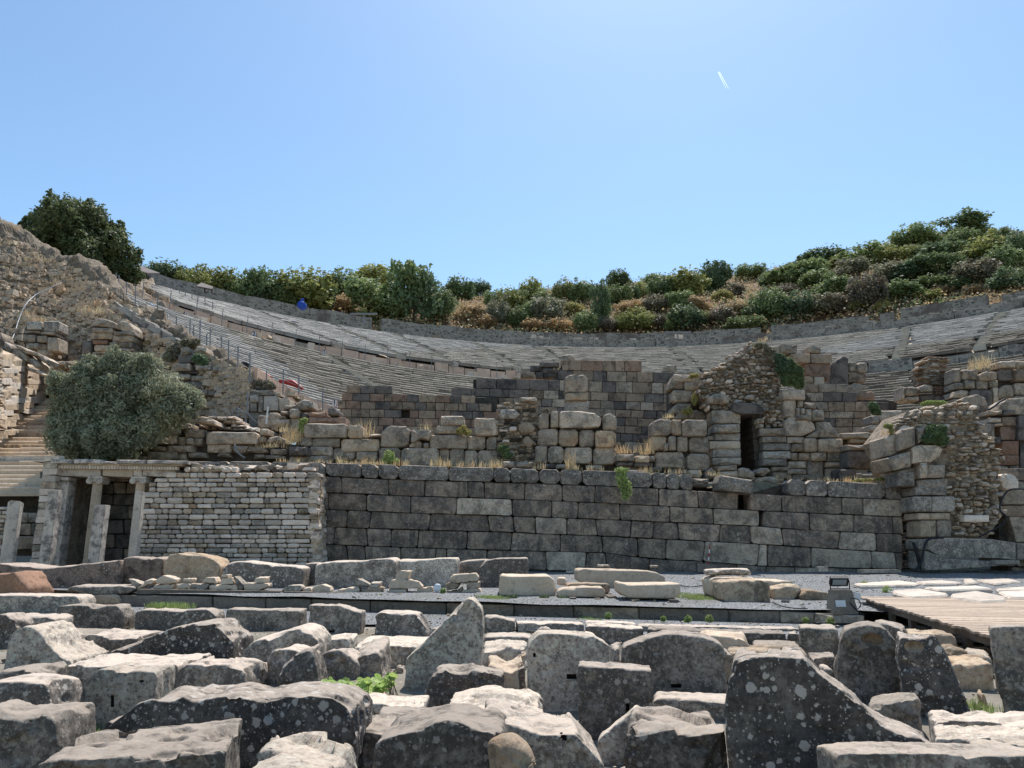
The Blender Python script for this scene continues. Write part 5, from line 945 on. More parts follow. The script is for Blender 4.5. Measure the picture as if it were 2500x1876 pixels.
# ================================================================ HILLS AND SLOPES
def circY(px, z=38.):
    # depth of the rim circle under a pixel column
    for Y in np.linspace(150, 45, 800):
        x = (px - 1250) / F * (Y * math.cos(TH) + (z - EYE) * math.sin(TH))
        if math.hypot(x - CC[0], Y - CC[1]) <= 93: return Y
    return 90
HX = [-500, -200, 100, 330, 640, 930, 1100, 1240, 1400, 1640, 1876, 2000, 2130, 2300, 2410, 2500, 2700, 3000]
rimy = [700, 690, 680, 668, 746, 780, 797, 808, 811, 814, 804, 788, 770, 742, 722, 712, 700, 690]
sky_y = [600, 610, 640, 668, 692, 705, 722, 726, 700, 684, 664, 640, 608, 576, 568, 574, 590, 600]
r0 = [(x, y + 48, circY(x) + 1.) for x, y in zip(HX, rimy)]
r1 = [(x, y + (s - y) * .38, circY(x) + 22) for x, y, s in zip(HX, rimy, sky_y)]
r2 = [(x, y + (s - y) * .72, circY(x) + 50) for x, y, s in zip(HX, rimy, sky_y)]
r3 = [(x, s, circY(x) + 85) for x, s in zip(HX, sky_y)]
r4 = [(x, s + 60, circY(x) + 200) for x, s in zip(HX, sky_y)]
pts, fs, _ = loft([r0, r1, r2, r3, r4], 200, 60, disp=1.6, sc=14, seed=3)
link('hillside', mesh('hillside', [tuple(p) for p in pts], fs, [M['hill']], True), kind='structure')
from mathutils.bvhtree import BVHTree
pts_hill = pts.copy()
HB = BVHTree.FromPolygons([Vector(p) for p in pts], fs)
# rocky mound on the left
q = [[(-260, 440, 62), (-100, 440, 62), (0, 545, 60), (75, 585, 60), (139, 636, 58), (220, 668, 57), (289, 728, 55), (347, 768, 52), (434, 822, 47), (520, 878, 43), (585, 925, 40)],
     [(-260, 470, 56), (-100, 470, 56), (0, 538, 54), (75, 579, 54), (139, 628, 53), (220, 656, 52), (289, 706, 50), (347, 748, 47), (434, 806, 43), (520, 864, 40), (590, 912, 38.5)],
     [(-260, 640, 50), (-100, 640, 50), (0, 660, 49), (75, 690, 49), (139, 715, 49), (220, 745, 48), (289, 780, 46), (347, 815, 44), (434, 860, 42), (520, 905, 38.5), (592, 935, 38)],
     [(-260, 760, 45), (-100, 760, 45), (0, 765, 45), (75, 790, 46), (139, 800, 46), (220, 820, 45), (289, 850, 43.5), (347, 870, 42), (434, 895, 40.5), (520, 935, 38.3), (594, 955, 37.6)],
     [(-260, 940, 41), (-100, 900, 42), (0, 870, 43), (75, 880, 44), (139, 900, 44), (220, 920, 42.5), (289, 930, 41.5), (347, 940, 40.5), (434, 950, 39), (520, 970, 38), (596, 1000, 37.2)],
     [(-260, 1350, 38), (-100, 1350, 38), (0, 1350, 38), (75, 1350, 39), (139, 1150, 40), (220, 1150, 40), (289, 1150, 39), (347, 1150, 38), (434, 1150, 37), (520, 1150, 36.5), (600, 1150, 36)]]
pts, fs, nn = loft(q, 230, 150, disp=1.0, sc=2.6, seed=8)
pts = pts + nn * (np.abs(vn(pts, .9, 71)) * .45 + vn(pts, .35, 72) * .16)[:, None]
link('rocky_slope', mesh('rocky_slope', [tuple(p) for p in pts], fs, [M['rock']]), kind='structure')
MBV = BVHTree.FromPolygons([Vector(p) for p in pts], fs)
q = [[(150, 650, 60), (240, 640, 75), (332, 662, 99), (350, 668, 100)], [(200, 676, 58), (300, 690, 66), (370, 705, 86), (390, 712, 87)], [(250, 700, 58), (340, 730, 62), (430, 755, 70), (450, 760, 71)], [(300, 716, 57.5), (380, 748, 60), (455, 772, 64), (468, 776, 65)], [(300, 740, 57.5), (380, 770, 60), (455, 790, 64), (470, 795, 65)]]
pts, fs, nn = loft(q, 90, 50, disp=.7, sc=2.5, seed=18); pts = pts + nn * (np.abs(vn(pts, 1.1, 73)) * .5)[:, None]
link('rubble_slope', mesh('rubble_slope', [tuple(p) for p in pts], fs, [M['rock']]), kind='structure')
# loose rubble stones over the slopes: one mesh, too many to count
V = []; Fs = []; rs = random.Random(5)
def rub(p, s):
    n = len(V)
    for sx_ in (-1, 1):
        for sy_ in (-1, 1):
            for sz_ in (-1, 1): V.append(p + Vector((sx_ * s * rs.uniform(.4, .9), sy_ * s * rs.uniform(.4, .9), sz_ * s * rs.uniform(.25, .6))))
    Fs.extend([tuple(i + n for i in f) for f in [(0, 1, 3, 2), (4, 6, 7, 5), (0, 4, 5, 1), (2, 3, 7, 6), (0, 2, 6, 4), (1, 5, 7, 3)]])
regs = [[(150, 640), (237, 690), (300, 735), (420, 825), (520, 900), (540, 950), (330, 960), (190, 950), (160, 820), (120, 720)], [(-40, 540), (140, 640), (160, 800), (60, 900), (-40, 760)]]
cnt = 0
while cnt < 5500:
    px, py = rs.uniform(-40, 560), rs.uniform(530, 960)
    w_ = inside((px, py), regs[0]); w2_ = inside((px, py), regs[1])
    if not (w_ or (w2_ and rs.random() < .35)): continue
    d = ray(px, py).normalized(); h = MBV.ray_cast(CAMP, d)
    if h[0] is not None: rub(h[0], rs.uniform(.06, .22) * (1 if rs.random() < .93 else 2.2))
    cnt += 1
for _ in range(4500):
    t = rs.random() ** .8; R = 32 + 21 * t; a_ = DEG(182 - 21 * t) + 1.25 / R; p = cav(R, a_, 0); p.z = 10.5 + 10.4 * t - rs.random() ** 1.3 * 8; rub(p, rs.uniform(.1, .3))
for _ in range(2500):
    t = rs.random(); R = 54.4 + 28 * t; a_ = DEG(152 - 11.5 * t) + 1.25 / R; p = cav(R, a_, 0); p.z = 23.6 + 11.2 * t - rs.random() * 4; rub(p, rs.uniform(.12, .35))
for _ in range(1500):
    R = rs.uniform(22, 29); p = cav(R, DEG(rs.uniform(150, 183)), 0); p.z = interp([(17, 4.2), (21, 5.0), (25, 6.8), (29.5, 9.7)], R) + .1; rub(p, rs.uniform(.08, .3))
fb = [BVHTree.FromPolygons([v.co.copy() for v in m_.vertices], [tuple(p.vertices) for p in m_.polygons]) for m_ in FLK]
for _ in range(6000):
    px, py = rs.uniform(440, 780), rs.uniform(830, 1020); h = fb[0].ray_cast(CAMP, ray(px, py).normalized())
    if h[0] is not None: rub(h[0], rs.uniform(.07, .22))
me = mesh('loose_rubble', V, Fs, [M['ruinwarm'], M['ruinwarm'], M['ruin']]); me.polygons.foreach_set('material_index', [((i // 6) * 7919) % 3 for i in range(len(Fs))])
link('loose_rubble', me, kind='stuff')
# ================================================================ FOLIAGE
def leafmat(name, c1, c2, c3, s=1.5, tr=.35):
    k = N(name); v = k.coords(True); at = k.n('ShaderNodeAttribute', attribute_name='tint')
    c = k.mix(at.outputs['Fac'], c1, c2); c = k.mix(k.ramp(k.noise(v, s * .25, 3).outputs[0], .45, .65), c, c3)
    hs = k.n('ShaderNodeHueSaturation'); k.l(c, hs.inputs['Color']); k.l(k.math('ADD', k.math('MULTIPLY', k.rnd, .6), 1.35), hs.inputs['Value']); hs.inputs['Saturation'].default_value = .9; hs.inputs['Hue'].default_value = .5 if name.startswith('dry') else .485
    k.l(hs.outputs[0], k.b.inputs['Base Color']); k.b.inputs['Roughness'].default_value = .6
    tb = k.n('ShaderNodeBsdfTranslucent'); k.l(hs.outputs[0], tb.inputs[0]); ms = k.n('ShaderNodeMixShader'); ms.inputs[0].default_value = tr
    k.l(k.b.outputs[0], ms.inputs[1]); k.l(tb.outputs[0], ms.inputs[2]); k.l(ms.outputs[0], k.t.nodes['Material Output'].inputs[0]); return k.m
LM = {'d': leafmat('dark_green_leaves', (0.054, 0.085, 0.031), (0.109, 0.155, 0.054), (0.070, 0.109, 0.054)),
      'g': leafmat('green_leaves', (0.078, 0.116, 0.039), (0.155, 0.209, 0.070), (0.109, 0.147, 0.054)),
      'y': leafmat('yellow_green_leaves', (0.124, 0.155, 0.039), (0.170, 0.180, 0.045), (0.155, 0.186, 0.046)),
      'o': leafmat('olive_grey_leaves', (0.124, 0.124, 0.070), (0.186, 0.186, 0.109), (0.155, 0.139, 0.093)),
      'br': leafmat('brownish_twigs', (.095, .085, .055), (.16, .135, .085), (.11, .115, .06)),
      'or': leafmat('dry_golden_scrub', (.24, .155, .075), (.38, .26, .125), (.28, .20, .09)),
      'yy': leafmat('yellow_flowering_scrub', (0.160, 0.150, 0.030), (0.280, 0.240, 0.050), (0.186, 0.202, 0.062)),
      'big': leafmat('oak_leaves', (.045, .066, .024), (.13, .165, .06), (.065, .09, .03)),
      'olive': leafmat('olive_leaves', (.10, .11, .06), (.27, .285, .175), (.15, .16, .095), 4),
      'vine': leafmat('bright_vine_leaves', (0.160, 0.260, 0.040), (0.280, 0.380, 0.080), (0.100, 0.190, 0.040), 20, .4),
      'weed': leafmat('weed_leaves', (0.139, 0.217, 0.054), (0.170, 0.220, 0.060), (0.186, 0.232, 0.062), 10),
      'dry': leafmat('dry_grass_blades', (0.380, 0.280, 0.130), (0.520, 0.420, 0.230), (0.420, 0.260, 0.120), 6, .3)}
def leafcloud(name, blobs, n, size, mat, seed, flat=.35, aspect=1.6, shell=.55, lumpy=.17):
    """blobs: (cx,cy,cz,rx,ry,rz); leaves lie through each blob, denser near its surface"""
    r = np.random.RandomState(seed); bl = np.array(blobs, float); wgt = (bl[:, 3] * bl[:, 4] * bl[:, 5]) ** .67; wgt /= wgt.sum()
    ix = r.choice(len(bl), n, p=wgt); d = r.normal(size=(n, 3)); d /= np.linalg.norm(d, axis=1, keepdims=True)
    rad = np.where(r.rand(n) < shell, 1 - .18 * np.abs(r.normal(size=n)), r.rand(n) ** .4)
    lump = 1 + lumpy * vn(d * 3 + ix[:, None] * 3.3, .8, seed) + lumpy * .7 * vn(d * 3 + ix[:, None], .3, seed + 5) + lumpy * .5 * vn(d * 3, .12, seed + 6)
    p = bl[ix, :3] + d * bl[ix, 3:] * (rad * lump)[:, None]
    nrm = d * .8 + r.normal(size=(n, 3)) * .7 + np.array([0, 0, flat]); nrm /= np.linalg.norm(nrm, axis=1, keepdims=True)
    t = np.cross(nrm, r.normal(size=(n, 3))); t /= np.linalg.norm(t, axis=1, keepdims=True); b = np.cross(nrm, t)
    s = size * r.uniform(.6, 1.4, (n, 1)); t = t * s * aspect * .5; b = b * s * .5
    V = np.stack([p - t, p - b * .9 + t * .1, p + t, p + b * .9 + t * .1], 1).reshape(-1, 3)
    me = bpy.data.meshes.new(name); me.vertices.add(4 * n); me.vertices.foreach_set('co', V.ravel()); me.loops.add(4 * n); me.loops.foreach_set('vertex_index', np.arange(4 * n))
    me.polygons.add(n); me.polygons.foreach_set('loop_start', np.arange(n) * 4); me.polygons.foreach_set('loop_total', np.full(n, 4)); me.materials.append(mat)
    at = me.attributes.new('tint', 'FLOAT', 'POINT'); at.data.foreach_set('value', np.repeat(np.clip(.5 + .35 * vn(p, size * 3, seed) + .3 * r.uniform(-1, 1, n), 0, 1), 4)); me.update(); return me
def trunkmesh(name, h, r, n=4, spread=.5, seed=0, fork=.35):
    rr = random.Random(seed); mb = MB(); mb.tube([(0, 0, -.3), (rr.uniform(-.1, .1) * h, 0, h * fork)], r, 7, r * .8)
    for i in range(n):
        a = i * 6.28 / n + rr.uniform(-.4, .4); mb.tube([(0, 0, h * fork * .9), (math.cos(a) * spread * .45 * h, math.sin(a) * spread * .45 * h, h * .62), (math.cos(a) * spread * .8 * h, math.sin(a) * spread * .8 * h, h * .88)], r * .6, 6, r * .15)
    return mesh(name, mb.v, mb.f, [M['bark']], True)
M['bark'] = stone('grey_bark', (.11, .09, .07), (.08, .065, .05), amt=.3, speck=.4, bump=.8, var=.1)
protos = {}
def ragged(bl, n, size, seed):
    """small sprays that break up the outline of a crown"""
    r = random.Random(seed); out = list(bl)
    for _ in range(n):
        b = r.choice(bl); u = r.uniform(-.5, 1); a = r.uniform(0, 6.28); q = math.sqrt(max(0, 1 - u * u)); k_ = r.uniform(.9, 1.15); s_ = size * r.uniform(.5, 1.4)
        out.append((b[0] + b[3] * q * math.cos(a) * k_, b[1] + b[4] * q * math.sin(a) * k_, b[2] + b[5] * u * k_, s_, s_, s_ * r.uniform(.7, 1.6)))
    return out
def crown(kind, var):
    if (kind, var) not in protos:
        rr = random.Random(var * 31 + 7); tall = var % 3 == 0
        bl = [(0, 0, .5, .36, .36, .42)] + [(math.cos(a) * .27, math.sin(a) * .27, rr.uniform(.28, .78 if tall else .6), rr.uniform(.12, .24), rr.uniform(.12, .24), rr.uniform(.11, .22)) for a in [rr.uniform(0, 6.28) for _ in range(15)]]
        if kind in ('or', 'br', 'yy'): bl = [(x, y, z * .8, rx, ry, rz) for x, y, z, rx, ry, rz in bl]
        protos[(kind, var)] = leafcloud('crown', ragged(bl, 26, .06, var), 3600, .043, LM[kind], var + 11, lumpy=.26)
    return protos[(kind, var)]
trunk0 = [trunkmesh('trunk', 1, .03, 5, .5, s) for s in range(3)]
SH = [(372, 645, 60, 45, 'g'), (415, 640, 90, 62, 'd'), (470, 662, 80, 60, 'y'), (515, 662, 90, 70, 'y'), (568, 662, 80, 85, 'g'), (605, 690, 60, 60, 'd'), (637, 656, 95, 100, 'd'), (736, 658, 140, 108, 'y'), (690, 690, 90, 70, 'g'), (785, 700, 62, 66, 'd'), (834, 658, 80, 75, 'g'), (918, 648, 95, 62, 'y'), (905, 690, 120, 92, 'g'), (958, 700, 80, 85, 'g'),
      (1012, 652, 112, 142, 'd'), (1080, 705, 62, 85, 'g'), (1120, 676, 68, 62, 'd'), (1172, 684, 48, 40, 'd'), (1218, 727, 55, 76, 'o'), (1240, 703, 62, 60, 'y'), (1298, 680, 58, 62, 'y'), (1262, 708, 50, 50, 'g'), (1379, 680, 52, 62, 'y'), (1335, 708, 60, 40, 'g'), (1262, 747, 52, 60, 'd'), (1300, 738, 50, 50, 'g'), (1340, 728, 72, 68, 'o'), (1399, 735, 52, 42, 'yy'),
      (1431, 760, 56, 54, 'g'), (1425, 686, 64, 58, 'g'), (1466, 695, 48, 100, 'd'), (1510, 658, 58, 48, 'd'), (1510, 705, 62, 48, 'g'), (1540, 690, 40, 50, 'd'), (1525, 763, 56, 48, 'y'), (1567, 690, 45, 38, 'y'), (1599, 670, 55, 28, 'g'), (1560, 746, 52, 42, 'yy'), (1618, 673, 68, 62, 'd'), (1675, 658, 98, 72, 'y'), (1720, 658, 62, 62, 'g'), (1755, 646, 68, 72, 'd'),
      (1660, 713, 58, 52, 'g'), (1674, 746, 76, 66, 'd'), (1764, 704, 44, 32, 'yy'), (1717, 760, 42, 36, 'y'), (1761, 743, 62, 48, 'br'), (1833, 653, 68, 28, 'g'), (1870, 710, 84, 66, 'd'), (1820, 774, 84, 36, 'g'), (1575, 773, 52, 36, 'y'), (1610, 765, 50, 40, 'br'), (1480, 770, 50, 40, 'br'), (1600, 720, 60, 42, 'o'), (1790, 690, 50, 38, 'br'),
      (2016, 605, 98, 48, 'd'), (1976, 618, 62, 46, 'd'), (1947, 650, 132, 58, 'g'), (1874, 666, 38, 42, 'd'), (1890, 703, 74, 84, 'g'), (1955, 713, 68, 72, 'd'), (2045, 678, 98, 58, 'g'), (2035, 723, 78, 48, 'o'), (2120, 598, 114, 54, 'g'), (2236, 550, 104, 64, 'g'), (2190, 605, 84, 44, 'y'), (2200, 623, 44, 24, 'yy'), (2352, 530, 112, 56, 'd'), (2352, 558, 78, 58, 'g'),
      (2310, 595, 118, 54, 'd'), (2295, 623, 104, 62, 'd'), (2180, 640, 104, 54, 'o'), (2120, 666, 74, 92, 'br'), (2222, 646, 94, 48, 'd'), (2193, 688, 98, 48, 'd'), (2280, 675, 94, 38, 'g'), (2265, 710, 54, 28, 'y'), (2294, 695, 54, 28, 'or'), (2375, 693, 54, 28, 'or'), (2380, 638, 104, 64, 'br'), (2410, 578, 108, 68, 'y'), (2453, 600, 84, 68, 'g'),
      (2440, 561, 58, 28, 'g'), (2468, 653, 84, 62, 'd'), (2494, 573, 60, 82, 'd'), (2103, 723, 48, 36, 'y'), (2158, 728, 34, 32, 'yy'), (2075, 640, 80, 45, 'o'), (2000, 660, 80, 45, 'g'), (1915, 690, 60, 40, 'br'), (1800, 730, 60, 40, 'or'), (1540, 730, 60, 36, 'or'), (1700, 725, 60, 36, 'or'), (1365, 775, 70, 36, 'or'), (1145, 745, 70, 40, 'or'), (1180, 765, 60, 36, 'or'), (1300, 775, 54, 34, 'or'),
      (2060, 625, 70, 35, 'y'), (2250, 600, 60, 34, 'd'), (2420, 620, 60, 34, 'o'), (840, 715, 50, 45, 'or'), (2340, 680, 60, 35, 'd'), (1990, 735, 40, 40, 'br'), (1840, 745, 50, 40, 'd'), (1645, 775, 46, 34, 'g'), (1210, 715, 50, 40, 'g')]
CN = {'d': 'dark green', 'g': 'mid green', 'y': 'yellowish green', 'o': 'olive grey', 'br': 'brownish olive', 'or': 'dry golden brown', 'yy': 'yellow flowering'}
ORD = 'first second third fourth fifth sixth seventh eighth ninth tenth eleventh twelfth thirteenth fourteenth fifteenth sixteenth seventeenth eighteenth nineteenth twentieth'.split()
seen = {}
for i, (px, top, wd, ht, kd) in enumerate(sorted(SH)):
    base = top + ht
    h = HB.ray_cast(CAMP, ray(px, base).normalized())
    p = h[0] if h[0] is not None else P(px, base, circY(px) + 70)
    sky_b = interp(list(zip(HX, sky_y)), px); where = 'on the hill crest' if top < sky_b - 8 else ('behind the rim wall' if base > interp(list(zip(HX, rimy)), px) - 22 else 'halfway up the hillside')
    key = (kd, where); seen[key] = seen.get(key, 0) + 1
    m = p.y / F * 1.03; W = wd * m * 1.36; H = ht * m * 1.33; var = i % 6
    nm = 'hillside_bush' if kd in ('or', 'yy', 'br', 'o') or ht < 60 else 'hillside_tree'
    t = thing(nm, '%s %s %s from the left %s' % (ORD[seen[key] - 1], CN[kd], 'bush' if nm.endswith('bush') else 'tree', where), 'bush' if nm.endswith('bush') else 'tree', 'trees and bushes on the hill behind the theatre')
    t.location = p; t.rotation_euler.z = i * 2.4; cm = link('crown', crown(kd, var), t); tk = link('trunk', trunk0[i % 3], t)
    cm.scale = (W, W, H); tk.scale = (W * .8, W * .8, H * .8); cm.location.z = -.08 * H
# the big dark tree at the top left
t = thing('oak_tree', 'big dark round crowned tree standing behind the rocky slope at the upper left', 'tree')
c0 = P(205, 600, 66); m = 66 / F
def pb(px, py, r, dy=0): q_ = P(px, py, 66); return (q_.x, 66 + dy, q_.z, r * m, r * m * 1.1, r * m)
bl = [pb(200, 600, 95), pb(120, 560, 48, -1), pb(185, 530, 42), pb(240, 550, 45, -2), pb(285, 600, 45, -1), pb(300, 650, 36), pb(110, 590, 38), pb(150, 620, 45, -3), pb(235, 640, 55, -3), pb(210, 570, 60, -4), pb(270, 680, 34), pb(165, 670, 30, 1), pb(95, 530, 22), pb(150, 510, 24), pb(225, 520, 26), pb(270, 560, 26), pb(320, 620, 24), pb(318, 670, 22), pb(290, 700, 22), pb(130, 640, 26)]
link('crown', leafcloud('crown', ragged([(b[0] + .25, b[1], b[2] - .25, b[3] * .93, b[4], b[5] * .93) for b in bl], 110, .33, 4), 42000, .2, LM['big'], 5, lumpy=.26), t)
mb = MB(); b0 = P(215, 700, 66); mb.tube([(b0.x, 66, b0.z - 3), (b0.x + .2, 66, b0.z + 2), (b0.x, 66, b0.z + 4)], .35, 8, .25)
for dx, dz in ((-3, 5), (2.5, 5), (-1, 6.5), (1.5, 3.5), (-2.5, 3)): mb.tube([(b0.x, 66, b0.z + 1), (b0.x + dx * .5, 65.5, b0.z + dz * .6), (b0.x + dx, 65, b0.z + dz)], .17, 6, .04)
mb.build('trunk', M['bark'], t, True)
# olive bush over the columns
t = thing('olive_bush', 'wide dense grey green olive bush standing above the columned front beside the stairs', 'bush')
m = 31.2 / F
def ob(px, py, rx, ry=None, dy=0): q_ = P(px, py, 31.4); return (q_.x, 31.4 + dy, q_.z, rx * m, rx * m * .8, (ry or rx) * m)
bl = [ob(255, 1030, 105, 100), ob(300, 950, 70, 60), ob(370, 960, 80, 60), ob(205, 960, 70, 55), ob(430, 1000, 55, 45), ob(170, 1000, 45, 45), ob(150, 1060, 40, 45), ob(200, 1080, 60, 50, -.4), ob(300, 1060, 80, 55, -.5), ob(370, 1030, 65, 50), ob(160, 935, 35, 25), ob(445, 985, 40, 30), ob(240, 905, 40, 30), ob(330, 905, 50, 28), ob(250, 1100, 70, 35), ob(290, 890, 26, 20)]
link('crown', leafcloud('crown', ragged(bl, 170, .26, 3), 90000, .062, LM['olive'], 9, flat=.1, aspect=3, lumpy=.3, shell=.45), t)
mb = MB(); b0 = P(260, 1128, 31.6)
for a in range(7): mb.tube([(b0.x + a * .15 - .5, 31.6, b0.z - .4), (b0.x + (a - 3) * .35, 31.5, b0.z + 1.2), (b0.x + (a - 3) * .7, 31.4 + random.uniform(-.5, .5), b0.z + 2.6)], .07, 6, .02)
mb.build('trunk', M['bark'], t, True)
# bushes among the ruins
def bush(name, label, c, pts_, Y, n, size, mat, cat='bush', aspect=1.6, stems=True, depth=.7, flat=.2):
    ox, oy, s = CROP[c]; t = thing(name, label, cat); bl = []
    for (x, y, rx, ry) in pts_:
        q_ = P(ox + x / s, oy + y / s, Y); mm = Y / F / s; bl.append((q_.x, Y, q_.z, rx * mm, rx * mm * depth, ry * mm))
    link('foliage', leafcloud('foliage', bl, n, size, LM[mat], int(Y * 7) + n, flat=flat, aspect=aspect), t)
    if stems:
        lo = min(bl, key=lambda b: b[2] - b[5]); mb = MB()
        for b in bl: mb.tube([(lo[0], Y, lo[2] - lo[5]), ((lo[0] + b[0]) / 2, Y - .03, (lo[2] - lo[5] + b[2]) / 2), (b[0], Y, b[2])], size * .12 + .006, 5, .004)
        mb.build('stem', M['bark'], t, True)
    return t
bush('shrub', 'dark green shrub growing out of the right side of the rubble mound', 'B4', [(1100, 360, 110, 120), (1180, 420, 110, 120), (1230, 500, 80, 80), (1110, 500, 70, 70), (1030, 260, 60, 70), (1250, 560, 50, 30)], 34.1, 5000, .12, 'd')
bush('shrub', 'pale dry plant on the crest of the rubble mound', 'B4', [(780, 100, 60, 20), (850, 110, 50, 20), (930, 180, 60, 50), (960, 240, 50, 40), (890, 150, 40, 20)], 34.2, 900, .09, 'o')
bush('shrub', 'dark ivy like shrub in the face of the tower ruin', 'B5', [(1080, 1050, 100, 90), (1150, 1130, 90, 90), (1010, 1130, 90, 50), (1170, 1010, 60, 40)], 29.2, 3800, .08, 'd')
bush('ivy', 'small ivy patch on the ashlar wall left of the square block', 'B5', [(350, 750, 60, 60), (390, 810, 60, 40)], 35.8, 700, .1, 'd')
bush('shrub', 'dark rounded shrub above the pale marble panels', 'B2', [(1240, 310, 70, 40), (1340, 330, 90, 50), (1400, 350, 50, 30), (1290, 360, 90, 25)], 37.6, 1500, .12, 'o')
bush('shrub', 'pale leafy shrub draped below the dry bush left of the fence', 'B2', [(1120, 280, 60, 60), (1160, 330, 40, 50), (1010, 230, 60, 30), (1060, 180, 60, 25)], 37.8, 900, .1, 'o')
bush('shrub', 'reddish brown twiggy bush above the boulder and dark ivy block', 'A1', [(1600, 1310, 80, 40), (1570, 1290, 40, 30), (1650, 1300, 40, 30)], 38.3, 1300, .09, 'br')
bush('shrub', 'olive green bush on the slope left of the boulder pair', 'A1', [(1470, 1370, 60, 70), (1430, 1420, 60, 50), (1500, 1330, 30, 40)], 39, 1300, .1, 'o')
bush('ivy', 'dark ivy hanging below the pale boulder of the pair', 'A1', [(1680, 1440, 60, 45), (1720, 1470, 40, 40)], 37.6, 900, .1, 'd')
bush('hanging_plant', 'fresh green plant hanging down the face of the great wall', 'A7', [(960, 720, 60, 25), (960, 790, 50, 60), (990, 850, 55, 50), (1000, 900, 50, 40), (990, 950, 30, 25)], 29.7, 1400, .06, 'weed', cat='plant')
bush('plant', 'green bush at the end of the low wall by the tower ruin', 'B5', [(530, 1530, 50, 60), (560, 1590, 60, 40), (500, 1590, 50, 40)], 31.5, 700, .07, 'weed', cat='plant')
bush('plant', 'green weed clump left of the dark gap in the grey ruined wall', 'A6', [(1140, 600, 50, 50), (1170, 640, 60, 30), (1110, 640, 40, 30)], 31.8, 700, .06, 'weed', cat='plant')
bush('plant', 'dark green weed clump at the foot of the rubble pier', 'B3', [(200, 970, 60, 50), (240, 1030, 60, 40)], 31.9, 700, .07, 'd', cat='plant')
bush('plant', 'bright green plant beside the grey ruined wall end', 'B2', [(1720, 700, 40, 35), (1740, 680, 30, 25), (1700, 760, 25, 60)], 33.2, 500, .07, 'weed', cat='plant')
bush('plant', 'yellow weeds climbing between tumbled blocks and the rubble mound', 'B3', [(2110, 480, 30, 60), (2130, 430, 25, 40), (2040, 600, 60, 30), (2060, 570, 30, 20)], 34.8, 800, .07, 'yy', cat='plant')
bush('plant', 'yellow green weed tuft on the long block of the grey ruined wall', 'A6', [(1750, 390, 50, 30), (1800, 400, 40, 25), (1770, 360, 25, 25)], 32.8, 500, .06, 'yy', cat='plant')
bush('plant', 'small tuft on the left shoulder of the centre pile', 'B3', [(620, 580, 50, 20)], 32.6, 250, .05, 'o', cat='plant')
bush('plant', 'pale grass cushion on the left edge of the tower ruin', 'B5', [(530, 980, 60, 30), (570, 1040, 30, 40)], 29.6, 500, .06, 'yy', cat='plant')
bush('plant', 'green creeping weeds over the top of the tower ruin', 'B5', [(1030, 700, 80, 25), (1150, 700, 80, 22), (950, 720, 40, 20)], 31, 800, .06, 'weed', cat='plant')
bush('plant', 'yellow weeds at the foot of the low dark wall', 'B5', [(250, 1620, 100, 18), (430, 1610, 60, 20), (150, 1630, 40, 14)], 30.6, 500, .05, 'yy', cat='plant')
bush('plant', 'yellowish weed cushion on the left end of the rubble mound', 'B4', [(70, 450, 55, 25), (30, 470, 30, 16)], 35, 350, .07, 'yy', cat='plant')

# low scrub and dry grass between the bushes of the hill
hp = np.array(pts_hill); rg = np.random.RandomState(12)
def scrub(name, n, size, mat, seed, thr, zoff):
    r = np.random.RandomState(seed); i = r.randint(0, len(hp), n * 3); p = hp[i] + r.normal(size=(n * 3, 3)) * np.array([1.2, 1.2, .15]); p[:, 2] += zoff * r.rand(n * 3)
    p = p[(fbm(p, 9, 3, seed) > thr) & (p[:, 1] < 215)][:n]; m_ = len(p); nrm = r.normal(size=(m_, 3)) + np.array([0, -.4, .3]); nrm /= np.linalg.norm(nrm, axis=1, keepdims=True)
    t = np.cross(nrm, r.normal(size=(m_, 3))); t /= np.linalg.norm(t, axis=1, keepdims=True); b = np.cross(nrm, t); s_ = size * r.uniform(.5, 1.4, (m_, 1)); t *= s_; b *= s_ * .6
    V = np.stack([p - t, p - b, p + t, p + b], 1).reshape(-1, 3); me = bpy.data.meshes.new(name); me.vertices.add(4 * m_); me.vertices.foreach_set('co', V.ravel()); me.loops.add(4 * m_); me.loops.foreach_set('vertex_index', np.arange(4 * m_))
    me.polygons.add(m_); me.polygons.foreach_set('loop_start', np.arange(m_) * 4); me.polygons.foreach_set('loop_total', np.full(m_, 4)); me.materials.append(LM[mat])
    at = me.attributes.new('tint', 'FLOAT', 'POINT'); at.data.foreach_set('value', np.repeat(r.rand(m_), 4)); me.update(); link(name, me, kind='stuff')
scrub('hill_grass', 90000, .27, 'or', 21, -.5, .8); scrub('undergrowth', 16000, .3, 'g', 22, .12, 1.4); scrub('undergrowth', 10000, .28, 'o', 23, .1, 1.2)
